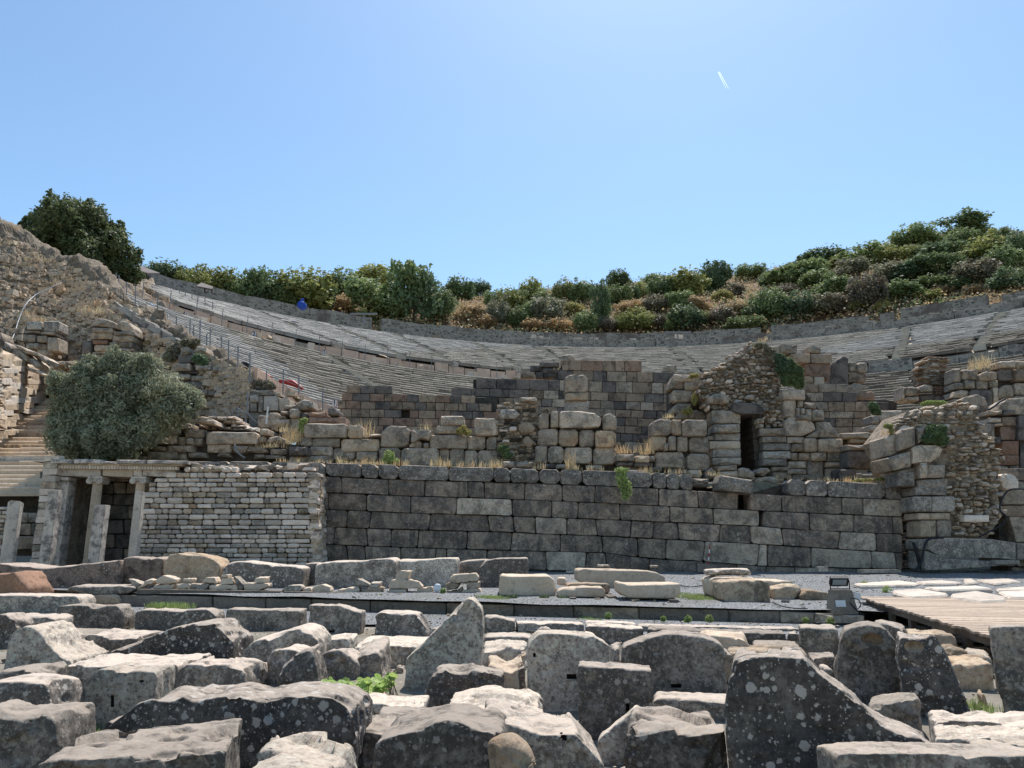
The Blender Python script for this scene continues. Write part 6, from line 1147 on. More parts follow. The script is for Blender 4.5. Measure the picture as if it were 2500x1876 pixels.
# ================================================================ STAIRS AT THE LEFT
def A5(x, y): return x / 3.456, 860 + y / 3.456
sw = thing('stone_staircase', 'broad worn marble staircase climbing at the far left beside the olive bush', 'staircase')
mb = None
def stepbox(xl, xr, yt, yb, Y, dep, mat):
    n = random.choice((2, 3, 3, 4)); cuts = sorted([0, 1] + [random.uniform(.1, .9) for _ in range(n - 1)])
    a = P(xl, yt, Y); b = P(xr, yt, Y); lo = P(xl, yb, Y).z
    for c0, c1 in zip(cuts, cuts[1:]):
        x0 = a.x + (b.x - a.x) * c0 + .01; x1 = a.x + (b.x - a.x) * c1 - .01; dz = random.uniform(-.02, .02); dy = random.uniform(-.03, .03)
        zt = a.z + dz; h = zt - lo + .08; bv = .05; y0 = Y + dy
        vs = [(x0, y0 + .04, lo - .05), (x1, y0 + .04, lo - .05), (x1, y0, zt - bv), (x0, y0, zt - bv), (x0, y0 + bv, zt), (x1, y0 + bv, zt), (x1, y0 + dep, zt), (x0, y0 + dep, zt)]
        link('step_stone', mesh('step_stone', vs, [(0, 1, 2, 3), (3, 2, 5, 4), (4, 5, 6, 7), (0, 3, 4, 7), (1, 6, 5, 2)], [M[mat]]), sw)
ys = [915, 952, 990, 1027, 1063, 1100, 1138, 1178, 1205]
for i in range(8):
    x0, yt = A5(-480, ys[i]); x1, yb = A5(440 - i * 3, ys[i + 1]); stepbox(x0, x1, yt, yb, 32.4 - i * .36, .6, 'frag' if i % 3 else 'cream')  # steps take paler stone colours that paint in sun on their risers
yy = [870, 838, 806, 775, 745, 714, 683, 652, 622, 592, 562, 534, 507, 481, 456, 432, 409, 390, 372]
for i in range(18):
    t = i / 17; xl = interp([(372, 360), (432, 228), (560, 100), (640, 30), (740, -120), (870, -480)], yy[i]) if False else (-480 if yy[i] > 760 else interp([(370, 350), (432, 225), (560, 95), (640, 25), (745, -200)], yy[i]))
    Y = 33.4 + i * .5; x0, yt = A5(xl, yy[i]); x1, yb = A5(430 + t * 40, yy[i] + 32); stepbox(x0, x1, yt, yb + 1, Y, .7, 'frag' if i % 3 else 'ruinwarm')
x0, y0 = A5(-480, 868); x1, y1 = A5(520, 900); mb = MB()
p0 = P(x0, y0, 32.6); p1 = P(x1, y0, 32.6); mb.box(((p0.x + p1.x) / 2, 33.1, p0.z - .3), (p1.x - p0.x, 1.1, .5)); mb.build('landing', M['marblefin'], sw)
slab_core(sw, [(-160, 1122), (124, 1122), (122, 1210), (-160, 1210)], 32.8, 1.5, 'stair_core'); slab_core(sw, [(-160, 1060), (-30, 1060), (30, 1040), (125, 975), (135, 1130), (-160, 1130)], 43, .5, 'stair_core')
# side wall of the staircase with mouldings
sd_ = thing('staircase_wall', 'warm sunlit side wall with two mouldings rising left of the staircase', 'stone wall')
regS = [A5(*p_) for p_ in [(-350, -120), (-100, -60), (0, -20), (200, 70), (330, 130), (410, 175), (400, 330), (365, 360), (230, 440), (100, 570), (30, 650), (-120, 780), (-350, 900)]]
YS = lambda x, y: 34.5 + max(-30, x) * .075
autocourses(sd_, regS, 15, (18, 40), YS, .8, ['ruinwarm', 'cream', 'ruinwarm', 'marblefin'], jitter=.08, limit=200, rnd=.12, joint=.7, slope=.45, b=.03)
mb = MB(); pv = [P(x, y, YS(x, y) + .35) for x, y in regS]; mb.prism(pv, Vector((-.6, 1, 0))); mb.build('rubble_core', M['ruinwarm'], sd_)
for pl in ([(-200, 75), (0, 165), (180, 245), (350, 322)], [(-200, 250), (0, 340), (130, 400), (245, 462)], [(-150, 420), (0, 500), (70, 540)]):
    mb = MB(); pts_ = [P(*A5(x, y), YS(*A5(x, y)) - .12) for x, y in pl]; mb.tube(pts_, .17, 6); mb.build('moulding', M['cream'], sd_)
pile('ruined_wall', 'sloping line of big grey rocks along the top of the staircase wall', 'B1', 38,
     [((-60, 900), (-40, 760), (20, 740), (60, 860), (0, 960)), ((60, 870), (180, 940), (190, 1080), (70, 1010), 'grey')[:-1] + ('grey',), ((190, 1010), (260, 990), (440, 1120), (450, 1230), (300, 1200), (190, 1120)), ((180, 930), (330, 960), (620, 1080), (620, 1130), (420, 1090)), ((470, 1160), (560, 1160), (680, 1290), (600, 1330), (480, 1240), 'light')[:-1] + ('light',), ((620, 1130), (700, 1120), (800, 1190), (780, 1260), (680, 1230)), ((0, 1040), (120, 1100), (230, 1190), (190, 1240), (0, 1130), 'cream')[:-1] + ('cream',), ((400, 1280), (520, 1320), (540, 1390), (440, 1360), 'cream')[:-1] + ('cream',), ((550, 1360), (620, 1350), (740, 1430), (730, 1460), (600, 1420), 'cream')[:-1] + ('cream',)], rnd=.15, b=.08)
ar = thing('arch_stump', 'broken pale arch springing at the top of the staircase wall', 'arch')
for i in range(9):
    a = math.pi * (.98 - i * .062); a2 = math.pi * (.98 - (i + 1) * .062); c_ = (1010, 1470)
    ash(cr('B1', [(c_[0] + 265 * math.cos(a), c_[1] - 265 * math.sin(a)), (c_[0] + 265 * math.cos(a2), c_[1] - 265 * math.sin(a2)), (c_[0] + 200 * math.cos(a2), c_[1] - 200 * math.sin(a2)), (c_[0] + 200 * math.cos(a), c_[1] - 200 * math.sin(a))]), 40.5, 1.6, 'cream', ar, 'arch_stone', rnd=.05, b=.03, joint=.4)
autocourses(ar, cr('B1', [(830, 1300), (900, 1230), (1000, 1220), (1240, 1230), (1240, 1340), (1000, 1560), (760, 1640), (790, 1400)]), 9, (12, 24), 41.4, .4, ['ruinwarm', 'cream'], jitter=.15, limit=90, rnd=.15, joint=.7)
slab_core(ar, cr('B1', [(790, 1280), (1240, 1240), (1240, 1700), (700, 1700)]), 41.8, .8, mat='ruinwarm')
# masonry below the lower flight
lw_ = thing('retaining_wall', 'low shaded wall of big blocks under the staircase behind the front pillars', 'retaining wall')
autocourses(lw_, [A5(*p_) for p_ in [(-400, 1370), (400, 1370), (400, 1720), (-400, 1720)]], 30, (45, 80), 29.9, .6, ['ruin', 'wallcap'], jitter=.04, rnd=.08, limit=60)
slab_core(lw_, [A5(*p_) for p_ in [(-400, 1200), (470, 1200), (470, 1720), (-400, 1720)]], 31.2, .5)
slab_core(lw_, [A5(*p_) for p_ in [(-400, 1380), (440, 1380), (440, 1720), (-400, 1720)]], 30.3, .8)
autocourses(lw_, [A5(*p_) for p_ in [(-100, 1310), (50, 1310), (50, 1700), (-100, 1700)]], 11, (14, 26), 28.4, .5, ['small', 'ruinwarm'], jitter=.1, limit=80, rnd=.25)
# ================================================================ COLUMNED FRONT
fc = thing('columned_front', 'small shaded portico with two ionic columns under a dentilled marble entablature at the left', 'portico')
YF = 28.7
def wpoly(pl, Y, T, mat, name, parent=fc, **kw): return ash([A5(*p_) for p_ in pl], Y, T, mat, parent, name, **kw)
for a, b, top in ((425, 620, 905), (620, 850, 903), (850, 975, 920), (980, 1240, 908), (1240, 1580, 912)):
    wpoly([(a, top), (b, top + 3), (b, 945), (a, 942)], YF - .35, 2.8, 'pillar', 'cornice', rnd=.04, b=.05, joint=.3)
for a, b in ((470, 740), (740, 1010), (1010, 1290), (1290, 1540)): wpoly([(a, 941), (b, 944), (b, 962), (a, 960)], YF - .18, 2.6, 'cream', 'cornice_bed', rnd=.02, b=.02, joint=.15)
for i in range(44):
    x = 500 + i * 23.3; mb = MB(); a = P(*A5(x, 960 + i * .25), YF - .05); mb.box((a.x, a.y - .06, a.z - .06), (.085, .22, .12)); mb.build('dentil', M['frag'], fc)
for a, b, m_ in ((490, 850, 'marblefin'), (865, 1125, 'cream'), (1125, 1200, 'marblefin'), (1200, 1480, 'light')): wpoly([(a, 978), (b, 982), (b, 1058), (a, 1045)], YF, 1.0, m_, 'architrave', rnd=.02, b=.03, joint=.3)
slab_core(fc, [A5(*p_) for p_ in [(470, 965), (1540, 975), (1540, 1040), (470, 1035)]], YF + .9, 2.0, 'ceiling_slab', 'tuffdark')
zb_ = .55
def shaft(px, ptop, Y, r, mat, flutes=20, parent=fc, name='column_shaft'):
    x, y = A5(px, ptop); t_ = P(x, y, Y); mb = MB(); n = flutes * 4; vs = []
    rows = 12
    for j in range(rows + 1):
        z = zb_ + (t_.z - zb_) * j / rows; rr = r * (1 - .14 * (j / rows))
        for i in range(n):
            an = 2 * math.pi * i / n; q_ = rr * (1 - .10 * (1 if i % 4 in (1, 3) else (1.5 if i % 4 == 2 else 0)) * (1 if flutes > 8 else 0)); vs.append((t_.x + q_ * math.cos(an), Y + q_ * math.sin(an), z))
    fs = [(j * n + i, j * n + (i + 1) % n, (j + 1) * n + (i + 1) % n, (j + 1) * n + i) for j in range(rows) for i in range(n)] + [tuple(range(rows * n, rows * n + n))]
    link(name, mesh(name, vs, fs, [M[mat]]), parent); return t_
for px in (826, 1190):
    t_ = shaft(px, 1100, YF + .2, .2, 'cream'); cap = MB(); cap.box((t_.x, YF + .2, t_.z + .17), (.56, .5, .08)); o = cap.build('capital', M['marblefin'], fc)
    for sx_ in (-.2, .2):
        mb = MB(); mb.tube([(t_.x + sx_, YF - .08, t_.z + .04), (t_.x + sx_, YF + .48, t_.z + .04)], .115, 14); mb.tube([(t_.x + sx_, YF - .11, t_.z + .04), (t_.x + sx_, YF - .07, t_.z + .04)], .05, 10); mb.build('volute', M['marblefin'], o)
    mb = MB(); mb.box((t_.x, YF + .2, t_.z + .07), (.36, .4, .12), j=.01); mb.build('echinus', M['marblefin'], o)
wpoly([(497, 1045), (585, 1050), (580, 1090), (503, 1088)], YF, .55, 'marblefin', 'pilaster_capital', rnd=.1); a = P(*A5(545, 1090), YF)
mb = MB(); mb.box((a.x - .06, YF + .3, (a.z + zb_) / 2), (.4, .5, a.z - zb_)); mb.build('pilaster', M['pillar'], fc)
autocourses(fc, [A5(*p_) for p_ in [(380, 1030), (1330, 1040), (1330, 1760), (380, 1760)]], 33, (30, 60), 31.1, .4, ['tuffdark', 'ruin', 'tuffdark'], jitter=.05, rnd=.08, limit=120, name='back_wall_block')
slab_core(fc, [A5(*p_) for p_ in [(380, 960), (1560, 975), (1560, 1760), (380, 1760)]], 31.4, .5)
pb_ = P(*A5(455, 960), YF); mb = MB(); mb.box((pb_.x, 29.9, pb_.z / 2), (.5, 2.2, pb_.z - .1)); mb.build('side_wall', M['ruin'], fc)
for i in range(17):
    mb = MB(); mb.box((pb_.x + .05, 28.55, .75 + i * .26), (.55 + random.uniform(-.06, .06), .3, .23), j=.02); mb.build('stone_block', M['small'] if i % 3 else M['ruin'], fc)
# four front pillars
def pillar(label, xl, xr, ytop, Y, mat, cut=0, oct=False, name='pillar'):
    a = P(*A5(xl, ytop), Y); b = P(*A5(xr, ytop), Y); wd = (b.x - a.x) * .68; cx = a.x + wd / 2; d = wd * .9; zb2 = .4
    if oct: ring_ = [(cx - wd / 2, Y + d * .45), (cx - wd / 2, Y + d), (cx + wd / 2, Y + d), (cx + wd / 2, Y + d * .45), (cx - wd * .02, Y)]
    else: ring_ = [(cx - wd / 2, Y), (cx - wd / 2, Y + d), (cx + wd / 2, Y + d), (cx + wd / 2, Y)]
    vs = []; n = len(ring_)
    for j in range(9):
        z = zb2 + (a.z - zb2) * j / 8
        for x, y in ring_: vs.append((x + random.uniform(-.008, .008), y + random.uniform(-.008, .008), z + (random.uniform(-cut, 0) if j == 8 else 0)))
    fs = [(j * n + i, j * n + (i + 1) % n, (j + 1) * n + (i + 1) % n, (j + 1) * n + i) for j in range(8) for i in range(n)] + [tuple(range(8 * n, 9 * n))]
    me = mesh(name, vs, fs, [M[mat]]); bm = bmesh.new(); bm.from_mesh(me); bmesh.ops.recalc_face_normals(bm, faces=bm.faces); bmesh.ops.bevel(bm, geom=[e for e in bm.edges if len(e.link_faces) == 2 and e.calc_face_angle(0) > .5], offset=.02, segments=2, affect='EDGES'); bm.to_mesh(me); bm.free()
    o = link(name, me); o['label'] = label; o['category'] = 'pillar'
pillar('leftmost front pillar with an angular face and a pointed top', 40, 195, 1250, 26.4, 'marblefin', .12, True)
pillar('tall square front pillar blackened at its top, second from the left', 405, 532, 1160, 26.2, 'pillar')
pillar('shorter square front pillar with a black stained head before the first column', 793, 933, 1288, 26.0, 'pillar')
pillar('front pillar with a broken slanted top beside the pale rubble wall', 1140, 1235, 1165, 26.8, 'marblefin', .15)
# ================================================================ SMALL PALE FRAGMENTS ON TIMBERS
FR = [('G1', 'white triangular chip at the left end of the small fragments', [(145, 152), (200, 165), (300, 210), (230, 262)], 'light'), ('G1', 'thin plate leaning at the left end of the timbers', [(215, 262), (390, 150), (450, 168), (430, 205), (250, 272)], 'frag'),
      ('G1', 'largest pale fragment lying on top near the left end', [(460, 170), (540, 115), (690, 152), (684, 190), (600, 220), (462, 204)], 'frag'), ('G1', 'flat pale fragment under the largest one', [(440, 212), (680, 216), (640, 278), (430, 270)], 'frag'), ('G1', 'pale block fragment third along the left timber', [(690, 215), (848, 207), (842, 280), (690, 270)], 'frag'),
      ('G1', 'tiny fragment lying on the third block of the left timber', [(757, 155), (860, 152), (850, 200), (770, 196)], 'frag'), ('G1', 'moulded fragment with a grey recessed panel', [(852, 212), (1062, 212), (1030, 290), (850, 286)], 'light'), ('G1', 'angular pale fragment stacked behind the moulded one', [(978, 180), (1030, 138), (1120, 142), (1150, 205), (980, 202)], 'frag'),
      ('G1', 'long low pale fragment right of the moulded one', [(1060, 222), (1370, 226), (1376, 290), (1062, 280)], 'frag'), ('G1', 'round shouldered fragment stacked on the long low one', [(1165, 210), (1200, 150), (1320, 138), (1330, 214), (1200, 222)], 'frag'), ('G1', 'small cube of stone topmost above the long low fragment', [(1197, 108), (1272, 106), (1270, 146), (1198, 146)], 'frag'),
      ('G1', 'grey slab standing tilted between two fragments', [(1330, 142), (1350, 126), (1468, 236), (1402, 298)], 'light'), ('G1', 'pale fragment with a slanting right end at the right of the left timber', [(1452, 202), (1728, 206), (1730, 248), (1620, 292), (1452, 298)], 'frag'), ('G1', 'small stone lying on the slant ended fragment', [(1582, 137), (1702, 132), (1688, 200), (1565, 197)], 'frag'),
      ('G1', 'moulded fragment with a sloped grey side alone on the middle timber', [(1880, 276), (1960, 228), (2090, 226), (2120, 262), (2060, 314), (1880, 300)], 'light'), ('G1', 'little crumbly stone between the moulded and the rounded fragment', [(2105, 258), (2200, 254), (2215, 308), (2112, 308)], 'frag'), ('G2', 'rounded white fragment on the middle timber', [(2, 325), (30, 284), (120, 264), (208, 292), (225, 336), (180, 374), (30, 374)], 'frag'),
      ('G2', 'small upright crumb left of the curved fragment', [(300, 318), (364, 318), (364, 377), (300, 376)], 'frag'), ('G2', 'curved pale fragment near the middle of the timbers', [(362, 318), (430, 297), (538, 300), (545, 374), (402, 378), (372, 350)], 'frag'), ('G2', 'grey sided plate propped diagonally above the pinkish fragment', [(482, 242), (515, 190), (663, 265), (640, 304), (502, 284)], 'light'),
      ('G2', 'pinkish fragment under the propped plate', [(562, 318), (760, 292), (824, 302), (742, 384), (562, 380)], 'ruinwarm'), ('G2', 'small boat shaped fragment right of the propped plate', [(636, 300), (670, 238), (775, 236), (768, 290), (700, 308)], 'light'), ('G2', 'wide rough cream fragment under the topmost block', [(862, 282), (900, 214), (1070, 204), (1208, 232), (1250, 290), (1230, 312), (870, 312)], 'cream'),
      ('G2', 'cream block lying highest of all on the wide rough fragment', [(946, 165), (1000, 110), (1114, 112), (1085, 214), (1040, 236), (946, 224)], 'cream'), ('G2', 'long flat fragment supporting the wide rough one', [(836, 322), (1070, 317), (1068, 380), (860, 378)], 'frag'), ('G2', 'squared fragment left of the white plastic bag', [(1182, 317), (1358, 288), (1364, 374), (1184, 380)], 'frag'),
      ('G2', 'rounded beam like stone laid across the right pile', [(1556, 190), (1590, 155), (1850, 140), (1884, 182), (1870, 225), (1640, 247), (1556, 236)], 'cream'), ('G2', 'brownish broken stone under the left end of the beam like stone', [(1507, 265), (1540, 242), (1680, 256), (1640, 320), (1522, 328)], 'ruinwarm'), ('G2', 'pitted cream block under the right end of the beam like stone', [(1746, 244), (1893, 234), (1893, 300), (1850, 320), (1746, 315)], 'cream'),
      ('G2', 'pinkish stone at the lower left of the right pile', [(1522, 342), (1640, 330), (1690, 292), (1708, 332), (1680, 387), (1522, 384)], 'ruinwarm'), ('G2', 'rounded cream stone at the lower right of the right pile', [(1692, 352), (1740, 324), (1896, 312), (1914, 356), (1870, 398), (1692, 394)], 'cream')]
for i, (c_, lb_, pl, m_) in enumerate(FR):
    B(lb_, c_, 20.6 + (.05 if i % 2 else 0), .4 if m_ != 'cream' else .5, pl[:2], pl[2:], mat=m_, rough=.7, name='stone_fragment', cat='stone fragment', vox=.018)
flush_blocks()
B('crumpled white plastic bag among the stone fragments', 'G2', 20.6, .3, [(1372, 300), (1385, 262), (1440, 265)], [(1470, 340), (1420, 378), (1380, 378)], mat='paper', rough=1.6, name='plastic_bag', cat='plastic bag', vox=.028)
flush_blocks()
def beam(label, p0, p1, h, dep, mat='timber', name='timber_beam', cat='timber', parent=None):
    mb = MB(); d = Vector((0, dep, 0)); u = Vector((0, 0, h)); a, b = Vector(p0), Vector(p1)
    vs = [a, b, b + u, a + u, a + d, b + d, b + u + d, a + u + d]; mb.add(vs, [(0, 1, 2, 3), (4, 7, 6, 5), (3, 2, 6, 7), (0, 4, 5, 1), (0, 3, 7, 4), (1, 5, 6, 2)])
    o = mb.build(name, M[mat], parent)
    if label: o['label'] = label; o['category'] = cat
    return o
for lb_, a, b in (('long grey timber under the left group of small fragments', (333, 1451), (612, 1455)), ('lighter timber end right of the left fragment group', (614, 1455), (683, 1456)), ('grey timber under the middle fragments', (690, 1457), (905, 1461)), ('dark timber under the right fragment pile', (960, 1461), (1178, 1466))):
    beam(lb_, P(*a, 20.35), P(*b, 20.35), .125, .5)
for i, (x0, x1, y0, y1, Y, tx) in enumerate([(1304, 1317, 1461, 1476, 18.9, 'short timber block under the big bright cream block'), (1392, 1407, 1460, 1472, 18.6, 'short timber block under the left end of the low ragged cream stone'), (1455, 1468, 1462, 1474, 18.6, 'short timber block under the right end of the low ragged cream stone'), (1486, 1507, 1457, 1468, 19, 'timber block standing free between two cream stones'),
                      (1543, 1562, 1464, 1479, 18.0, 'timber block under the left end of the half shaded pale block'), (1637, 1657, 1465, 1482, 17.9, 'timber block under the right end of the half shaded pale block'), (1792, 1806, 1477, 1488, 17.6, 'timber block under the left end of the lichen blotched block'), (1849, 1863, 1477, 1488, 17.6, 'timber block under the right end of the lichen blotched block')]):
    a = P(x0, y1, Y); b = P(x1, y1, Y); beam(tx, a, b, P(x0, y0, Y).z - a.z, .9)
# ================================================================ FLAGSTONES, BOARDWALK, FLOODLIGHT
for i, (pl, tx) in enumerate([([(670, 312), (1000, 290), (1150, 310), (1100, 322), (720, 326)], 'long pale paving slab nearest the wall, left of the group'), ([(1120, 298), (1300, 288), (1455, 303), (1400, 312), (1180, 314)], 'paving slab second from the left in the back row'), ([(950, 362), (1150, 350), (1355, 383), (1350, 398), (1100, 410), (960, 382)], 'paving slab with a thick shaded edge beside the weed'), ([(1180, 342), (1560, 327), (1680, 348), (1300, 358)], 'long thin paving slab in the middle of the group'),
                       ([(1375, 388), (1560, 365), (1785, 408), (1780, 432), (1600, 442), (1380, 412)], 'large thick paving slab at the edge of the boardwalk'), ([(1700, 348), (1911, 335), (2050, 345), (1950, 360), (1720, 362)], 'paving slab at the right picture edge behind the thick one'), ([(1560, 286), (1800, 275), (1890, 298), (1700, 313)], 'pale paving slab close to the tower ruin base'), ([(1720, 372), (1911, 362), (2080, 375), (2050, 412), (1800, 410)], 'nearest paving slab at the right picture edge'),
                       ([(1740, 232), (1911, 214), (2100, 214), (2100, 252), (1850, 256)], 'farthest bright paving slab below the tower ruin'), ([(1462, 282), (1530, 276), (1582, 303), (1484, 312)], 'small paving slab between the larger ones'), ([(1500, 262), (1720, 240), (1760, 255), (1560, 272)], 'narrow paving slab in front of the tower ruin base')]):
    pts_ = [Pz(*q_, .52) for q_ in cr('R', pl)]; pts_ = [p_ for p_ in pts_]; mb = MB(); mb.prism([p_ - Vector((0, 0, .2)) for p_ in pts_], Vector((0, 0, .2)))
    o = mb.build('paving_slab', M['marblefin']); bm = bmesh.new(); bm.from_mesh(o.data); bmesh.ops.bevel(bm, geom=list(bm.edges), offset=.04, segments=1, affect='EDGES'); bm.to_mesh(o.data); bm.free(); o['label'] = tx; o['category'] = 'paving slab'
bw = thing('boardwalk', 'weathered wooden boardwalk with ragged plank ends at the right', 'boardwalk')
y = 9.6; n = 0
M['plank'] = stone('sun_bleached_plank', (.42, .36, .295), (.36, .31, .26), dark=(.22, .19, .16), amt=.3, speck=.4, bump=.4, bdist=.006, var=.18)
PA = math.atan2(-1.7, 7.5)
while y < 17.75:
    xl = 6.32 + (y - 10.3) / 7.5 * 1.7 + random.uniform(-.05, .05); mb = MB(); mb.box((xl + 4.5 * math.cos(PA), y + 4.5 * math.sin(PA), .46 + random.uniform(-.004, .004)), (9, .135, .035), rz=PA + random.uniform(-.001, .001))
    mb.build('plank', M['plank'], bw); y += .145
for X0, lab in ((.12, 'edge_beam'), (2.2, 'joist'), (5, 'joist')):
    mb = MB(); a = Vector((6.2 + X0, 9.7, .37)); b = Vector((7.96 + X0, 17.5, .37)); mb.add([a + Vector((0, 0, -.07)), b + Vector((0, 0, -.07)), b + Vector((0, 0, .07)), a + Vector((0, 0, .07)), a + Vector((.09, 0, -.07)), b + Vector((.09, 0, -.07)), b + Vector((.09, 0, .07)), a + Vector((.09, 0, .07))], [(0, 1, 2, 3), (4, 7, 6, 5), (3, 2, 6, 7), (0, 4, 5, 1), (0, 3, 7, 4), (1, 5, 6, 2)]); mb.build(lab, M['timber'], bw)
for i in range(5):
    y = 10.2 + i * 1.35; mb = MB(); mb.box((6.5 + (y - 10.3) / 7.5 * 1.7, y, .12), (.1, .1, .4)); mb.build('post', M['timber'], bw)
fl = thing('floodlight', 'black floodlight tilted on a tapered concrete base at the head of the boardwalk', 'floodlight'); fx = P(2056, 1492, 15.9); fy = 15.9; fz = fx.z
mb = MB(); b0 = .25; t0_ = .18; mb.add([(fx.x - b0, fy - .2, fz - .05), (fx.x + b0, fy - .2, fz - .05), (fx.x + b0, fy + .22, fz - .05), (fx.x - b0, fy + .22, fz - .05), (fx.x - t0_, fy - .14, fz + .42), (fx.x + t0_, fy - .14, fz + .42), (fx.x + t0_, fy + .16, fz + .42), (fx.x - t0_, fy + .16, fz + .42)], [(0, 1, 5, 4), (1, 2, 6, 5), (2, 3, 7, 6), (3, 0, 4, 7), (4, 5, 6, 7), (3, 2, 1, 0)])
o = mb.build('concrete_base', M['concrete'], fl); mb = MB(); mb.box((fx.x - .1, fy - .195, fz + .16), (.2, .02, .13), rx=-.13); mb.build('plate', M['white'], o)
mb = MB(); mb.box((fx.x - .02, fy - .02, fz + .60), (.36, .08, .2), rx=.6, rz=-.12); o = mb.build('lamp_housing', M['black'], fl)
mb = MB(); mb.box((fx.x - .03, fy - .07, fz + .575), (.27, .01, .13), rx=.6, rz=-.12); mb.build('lamp_glass', M['glass'], o)
mb = MB()
for s_ in (-.2, .2): mb.tube([(fx.x + s_, fy, fz + .42), (fx.x + s_, fy, fz + .62)], .012, 5)
mb.tube([(fx.x - .2, fy, fz + .44), (fx.x + .2, fy, fz + .44)], .012, 5); mb.build('bracket', M['black'], fl)
mb = MB(); mb.box((fx.x + .3, fy - .05, fz + .3), (.13, .1, .14), ry=.2); mb.build('junction_box', M['white'], fl)
def cable(label, pts_, r=.014, mat='black', name='cable', cat='cable'):
    # smooth the path
    p = [Vector(q_) for q_ in pts_]; out = []
    for i in range(len(p) - 1):
        p0, p1, p2, p3 = p[max(i - 1, 0)], p[i], p[i + 1], p[min(i + 2, len(p) - 1)]
        for t in np.linspace(0, 1, 7)[:-1]: out.append(.5 * ((2 * p1) + (-p0 + p2) * t + (2 * p0 - 5 * p1 + 4 * p2 - p3) * t * t + (-p0 + 3 * p1 - 3 * p2 + p3) * t ** 3))
    out.append(p[-1]); mb = MB(); mb.tube(out, r, 6); o = mb.build(name, M[mat], None, True); o['label'] = label; o['category'] = cat
cable('black cable looping from the floodlight down to the kerb end', [P(*q_, 15.6) for q_ in cr('R', [(650, 420), (700, 430), (720, 470), (690, 500), (640, 450), (690, 510), (750, 545)])], .011)
cable('black cable lying on the gravel behind the blotched block', [Pz(*q_, .36) for q_ in cr('R', [(80, 450), (150, 480), (250, 495), (330, 495)])], .013)
cable('thin black cable on the gravel behind the half shaded pale block', [Pz(*q_, .48) for q_ in cr('C', [(1240, 322), (1320, 338), (1400, 330), (1465, 318)])], .014)
cable('thick black hose arching from the great wall corner over the tower base', [P(*q_, 28.8) for q_ in cr('A8', [(1300, 1570), (1350, 1480), (1370, 1370), (1400, 1310), (1450, 1293), (1530, 1290)])], .045)
cable('black hose looping over the right side of the tower ruin', [P(*q_, 28.8) for q_ in cr('A8', [(1830, 1285), (1920, 1240), (2040, 1170), (2060, 1110), (2010, 1060), (2020, 980), (2070, 900), (2140, 878), (2260, 885)])], .032)
cable('black pipe leaning in the corner beside the thick hose', [P(*q_, 29.3) for q_ in cr('A8', [(1275, 1330), (1300, 1400), (1325, 1500), (1335, 1560)])], .06)
cable('black pipe lying over the block right of the rounded upright slab', [P(*q_, 33.2) for q_ in cr('B5', [(1725, 785), (1800, 740), (1860, 690), (1925, 660)])], .05)
cable('pale curved hose hanging between the dark slab blocks', [P(*q_, 32) for q_ in cr('B2', [(1035, 922), (1050, 980), (1090, 1025), (1140, 1058)])], .04, 'steel')
cable('pale rope trailing down the rocky slope', [P(*q_) for q_ in [(150, 691, 47), (112, 708, 46.5), (85, 722, 46), (62, 745, 45), (48, 775, 44.5), (35, 815, 43.5), (28, 830, 43)]], .025, 'white', 'rope', 'rope')
t = thing('survey_pole', 'thin red and white pole leaning in a small concrete foot before the great wall', 'pole')
a = P(1728, 1388, 29); b = P(1733, 1332, 29)
for i in range(6):
    mb = MB(); mb.tube([a + (b - a) * (i / 6), a + (b - a) * ((i + 1) / 6)], .025, 6); mb.build('pole_band', M['redpaint' if i % 2 else 'white'], t)
mb = MB(); mb.box((a.x - .05, 29.1, a.z), (.75, .4, .3), j=.05); mb.build('concrete_foot', M['concrete'], t)
# low stones at the foot of the wall
for i, (x0, x1, y0, y1, tx) in enumerate([(2102, 2200, 1391, 1399, 'pale squared beam lying at the foot of the great wall near its right end'), (1998, 2022, 1384, 1396, 'small pale block at the foot of the great wall'), (1383, 1405, 1394, 1400, 'small pale stone at the foot of the great wall behind the cream block'), (2432, 2490, 1368, 1378, 'pale low block against the tower base at the right')]):
    a = P(x0, y1, 28.4); b = P(x1, y1, 28.4); beam(tx, a, b, P(x0, y0, 28.4).z - a.z, .3, 'light', 'stone_block', 'stone block')
# ================================================================ FENCES, SIGNS, ROOFS ON THE THEATRE
def post_px(px, y0, y1, Y, r=.035): return P(px, y0, Y), P(px, y1, Y)
f1 = thing('wire_fence', 'tall wire fence on steel posts climbing the left edge of the lower seats', 'fence')
PF = [(675, 610, 720), (770, 620, 720), (830, 650, 760), (895, 680, 880), (930, 700, 830), (980, 715, 890), (1003, 735, 830), (1070, 790, 890), (1145, 830, 1000), (1225, 980, 1085), (1330, 920, 1105), (1410, 1060, 1170), (1490, 1080, 1205), (1605, 1100, 1260), (1635, 1150, 1275), (1690, 1110, 1295), (1745, 1230, 1360), (1775, 1180, 1385), (1870, 1250, 1430), (1930, 1280, 1500), (2010, 1330, 1500), (2110, 1390, 1595)]
PB = [(690, 965, 1020), (650 + 3, 905, 960), (735, 920, 985), (730, 920, 975), (787, 955, 1010)]
tops = []
for x, y0, y1 in PF:
    px, a_ = x / 3.456, 460 + y0 / 3.456; b_ = 460 + y1 / 3.456; Y = max(37, 57.5 - max(0, px - 235) * .058); p0, p1 = P(px, a_, Y), P(px, b_, Y); mb = MB(); mb.tube([p1 - Vector((0, 0, .3)), p0], .04, 6); mb.build('fence_post', M['steel'], f1); tops.append((p0, p1))
for x, y0, y1 in ((610, 878, 925), (651, 905, 960), (692, 903, 965), (730, 916, 985), (788, 948, 1010)):
    Y = 38 if x < 700 else 39.5; p0, p1 = P(x, y0, Y), P(x, y1, Y); mb = MB(); mb.tube([p1 - Vector((0, 0, .3)), p0], .035, 6); mb.build('fence_post', M['steel'], f1); tops.append((p0, p1))
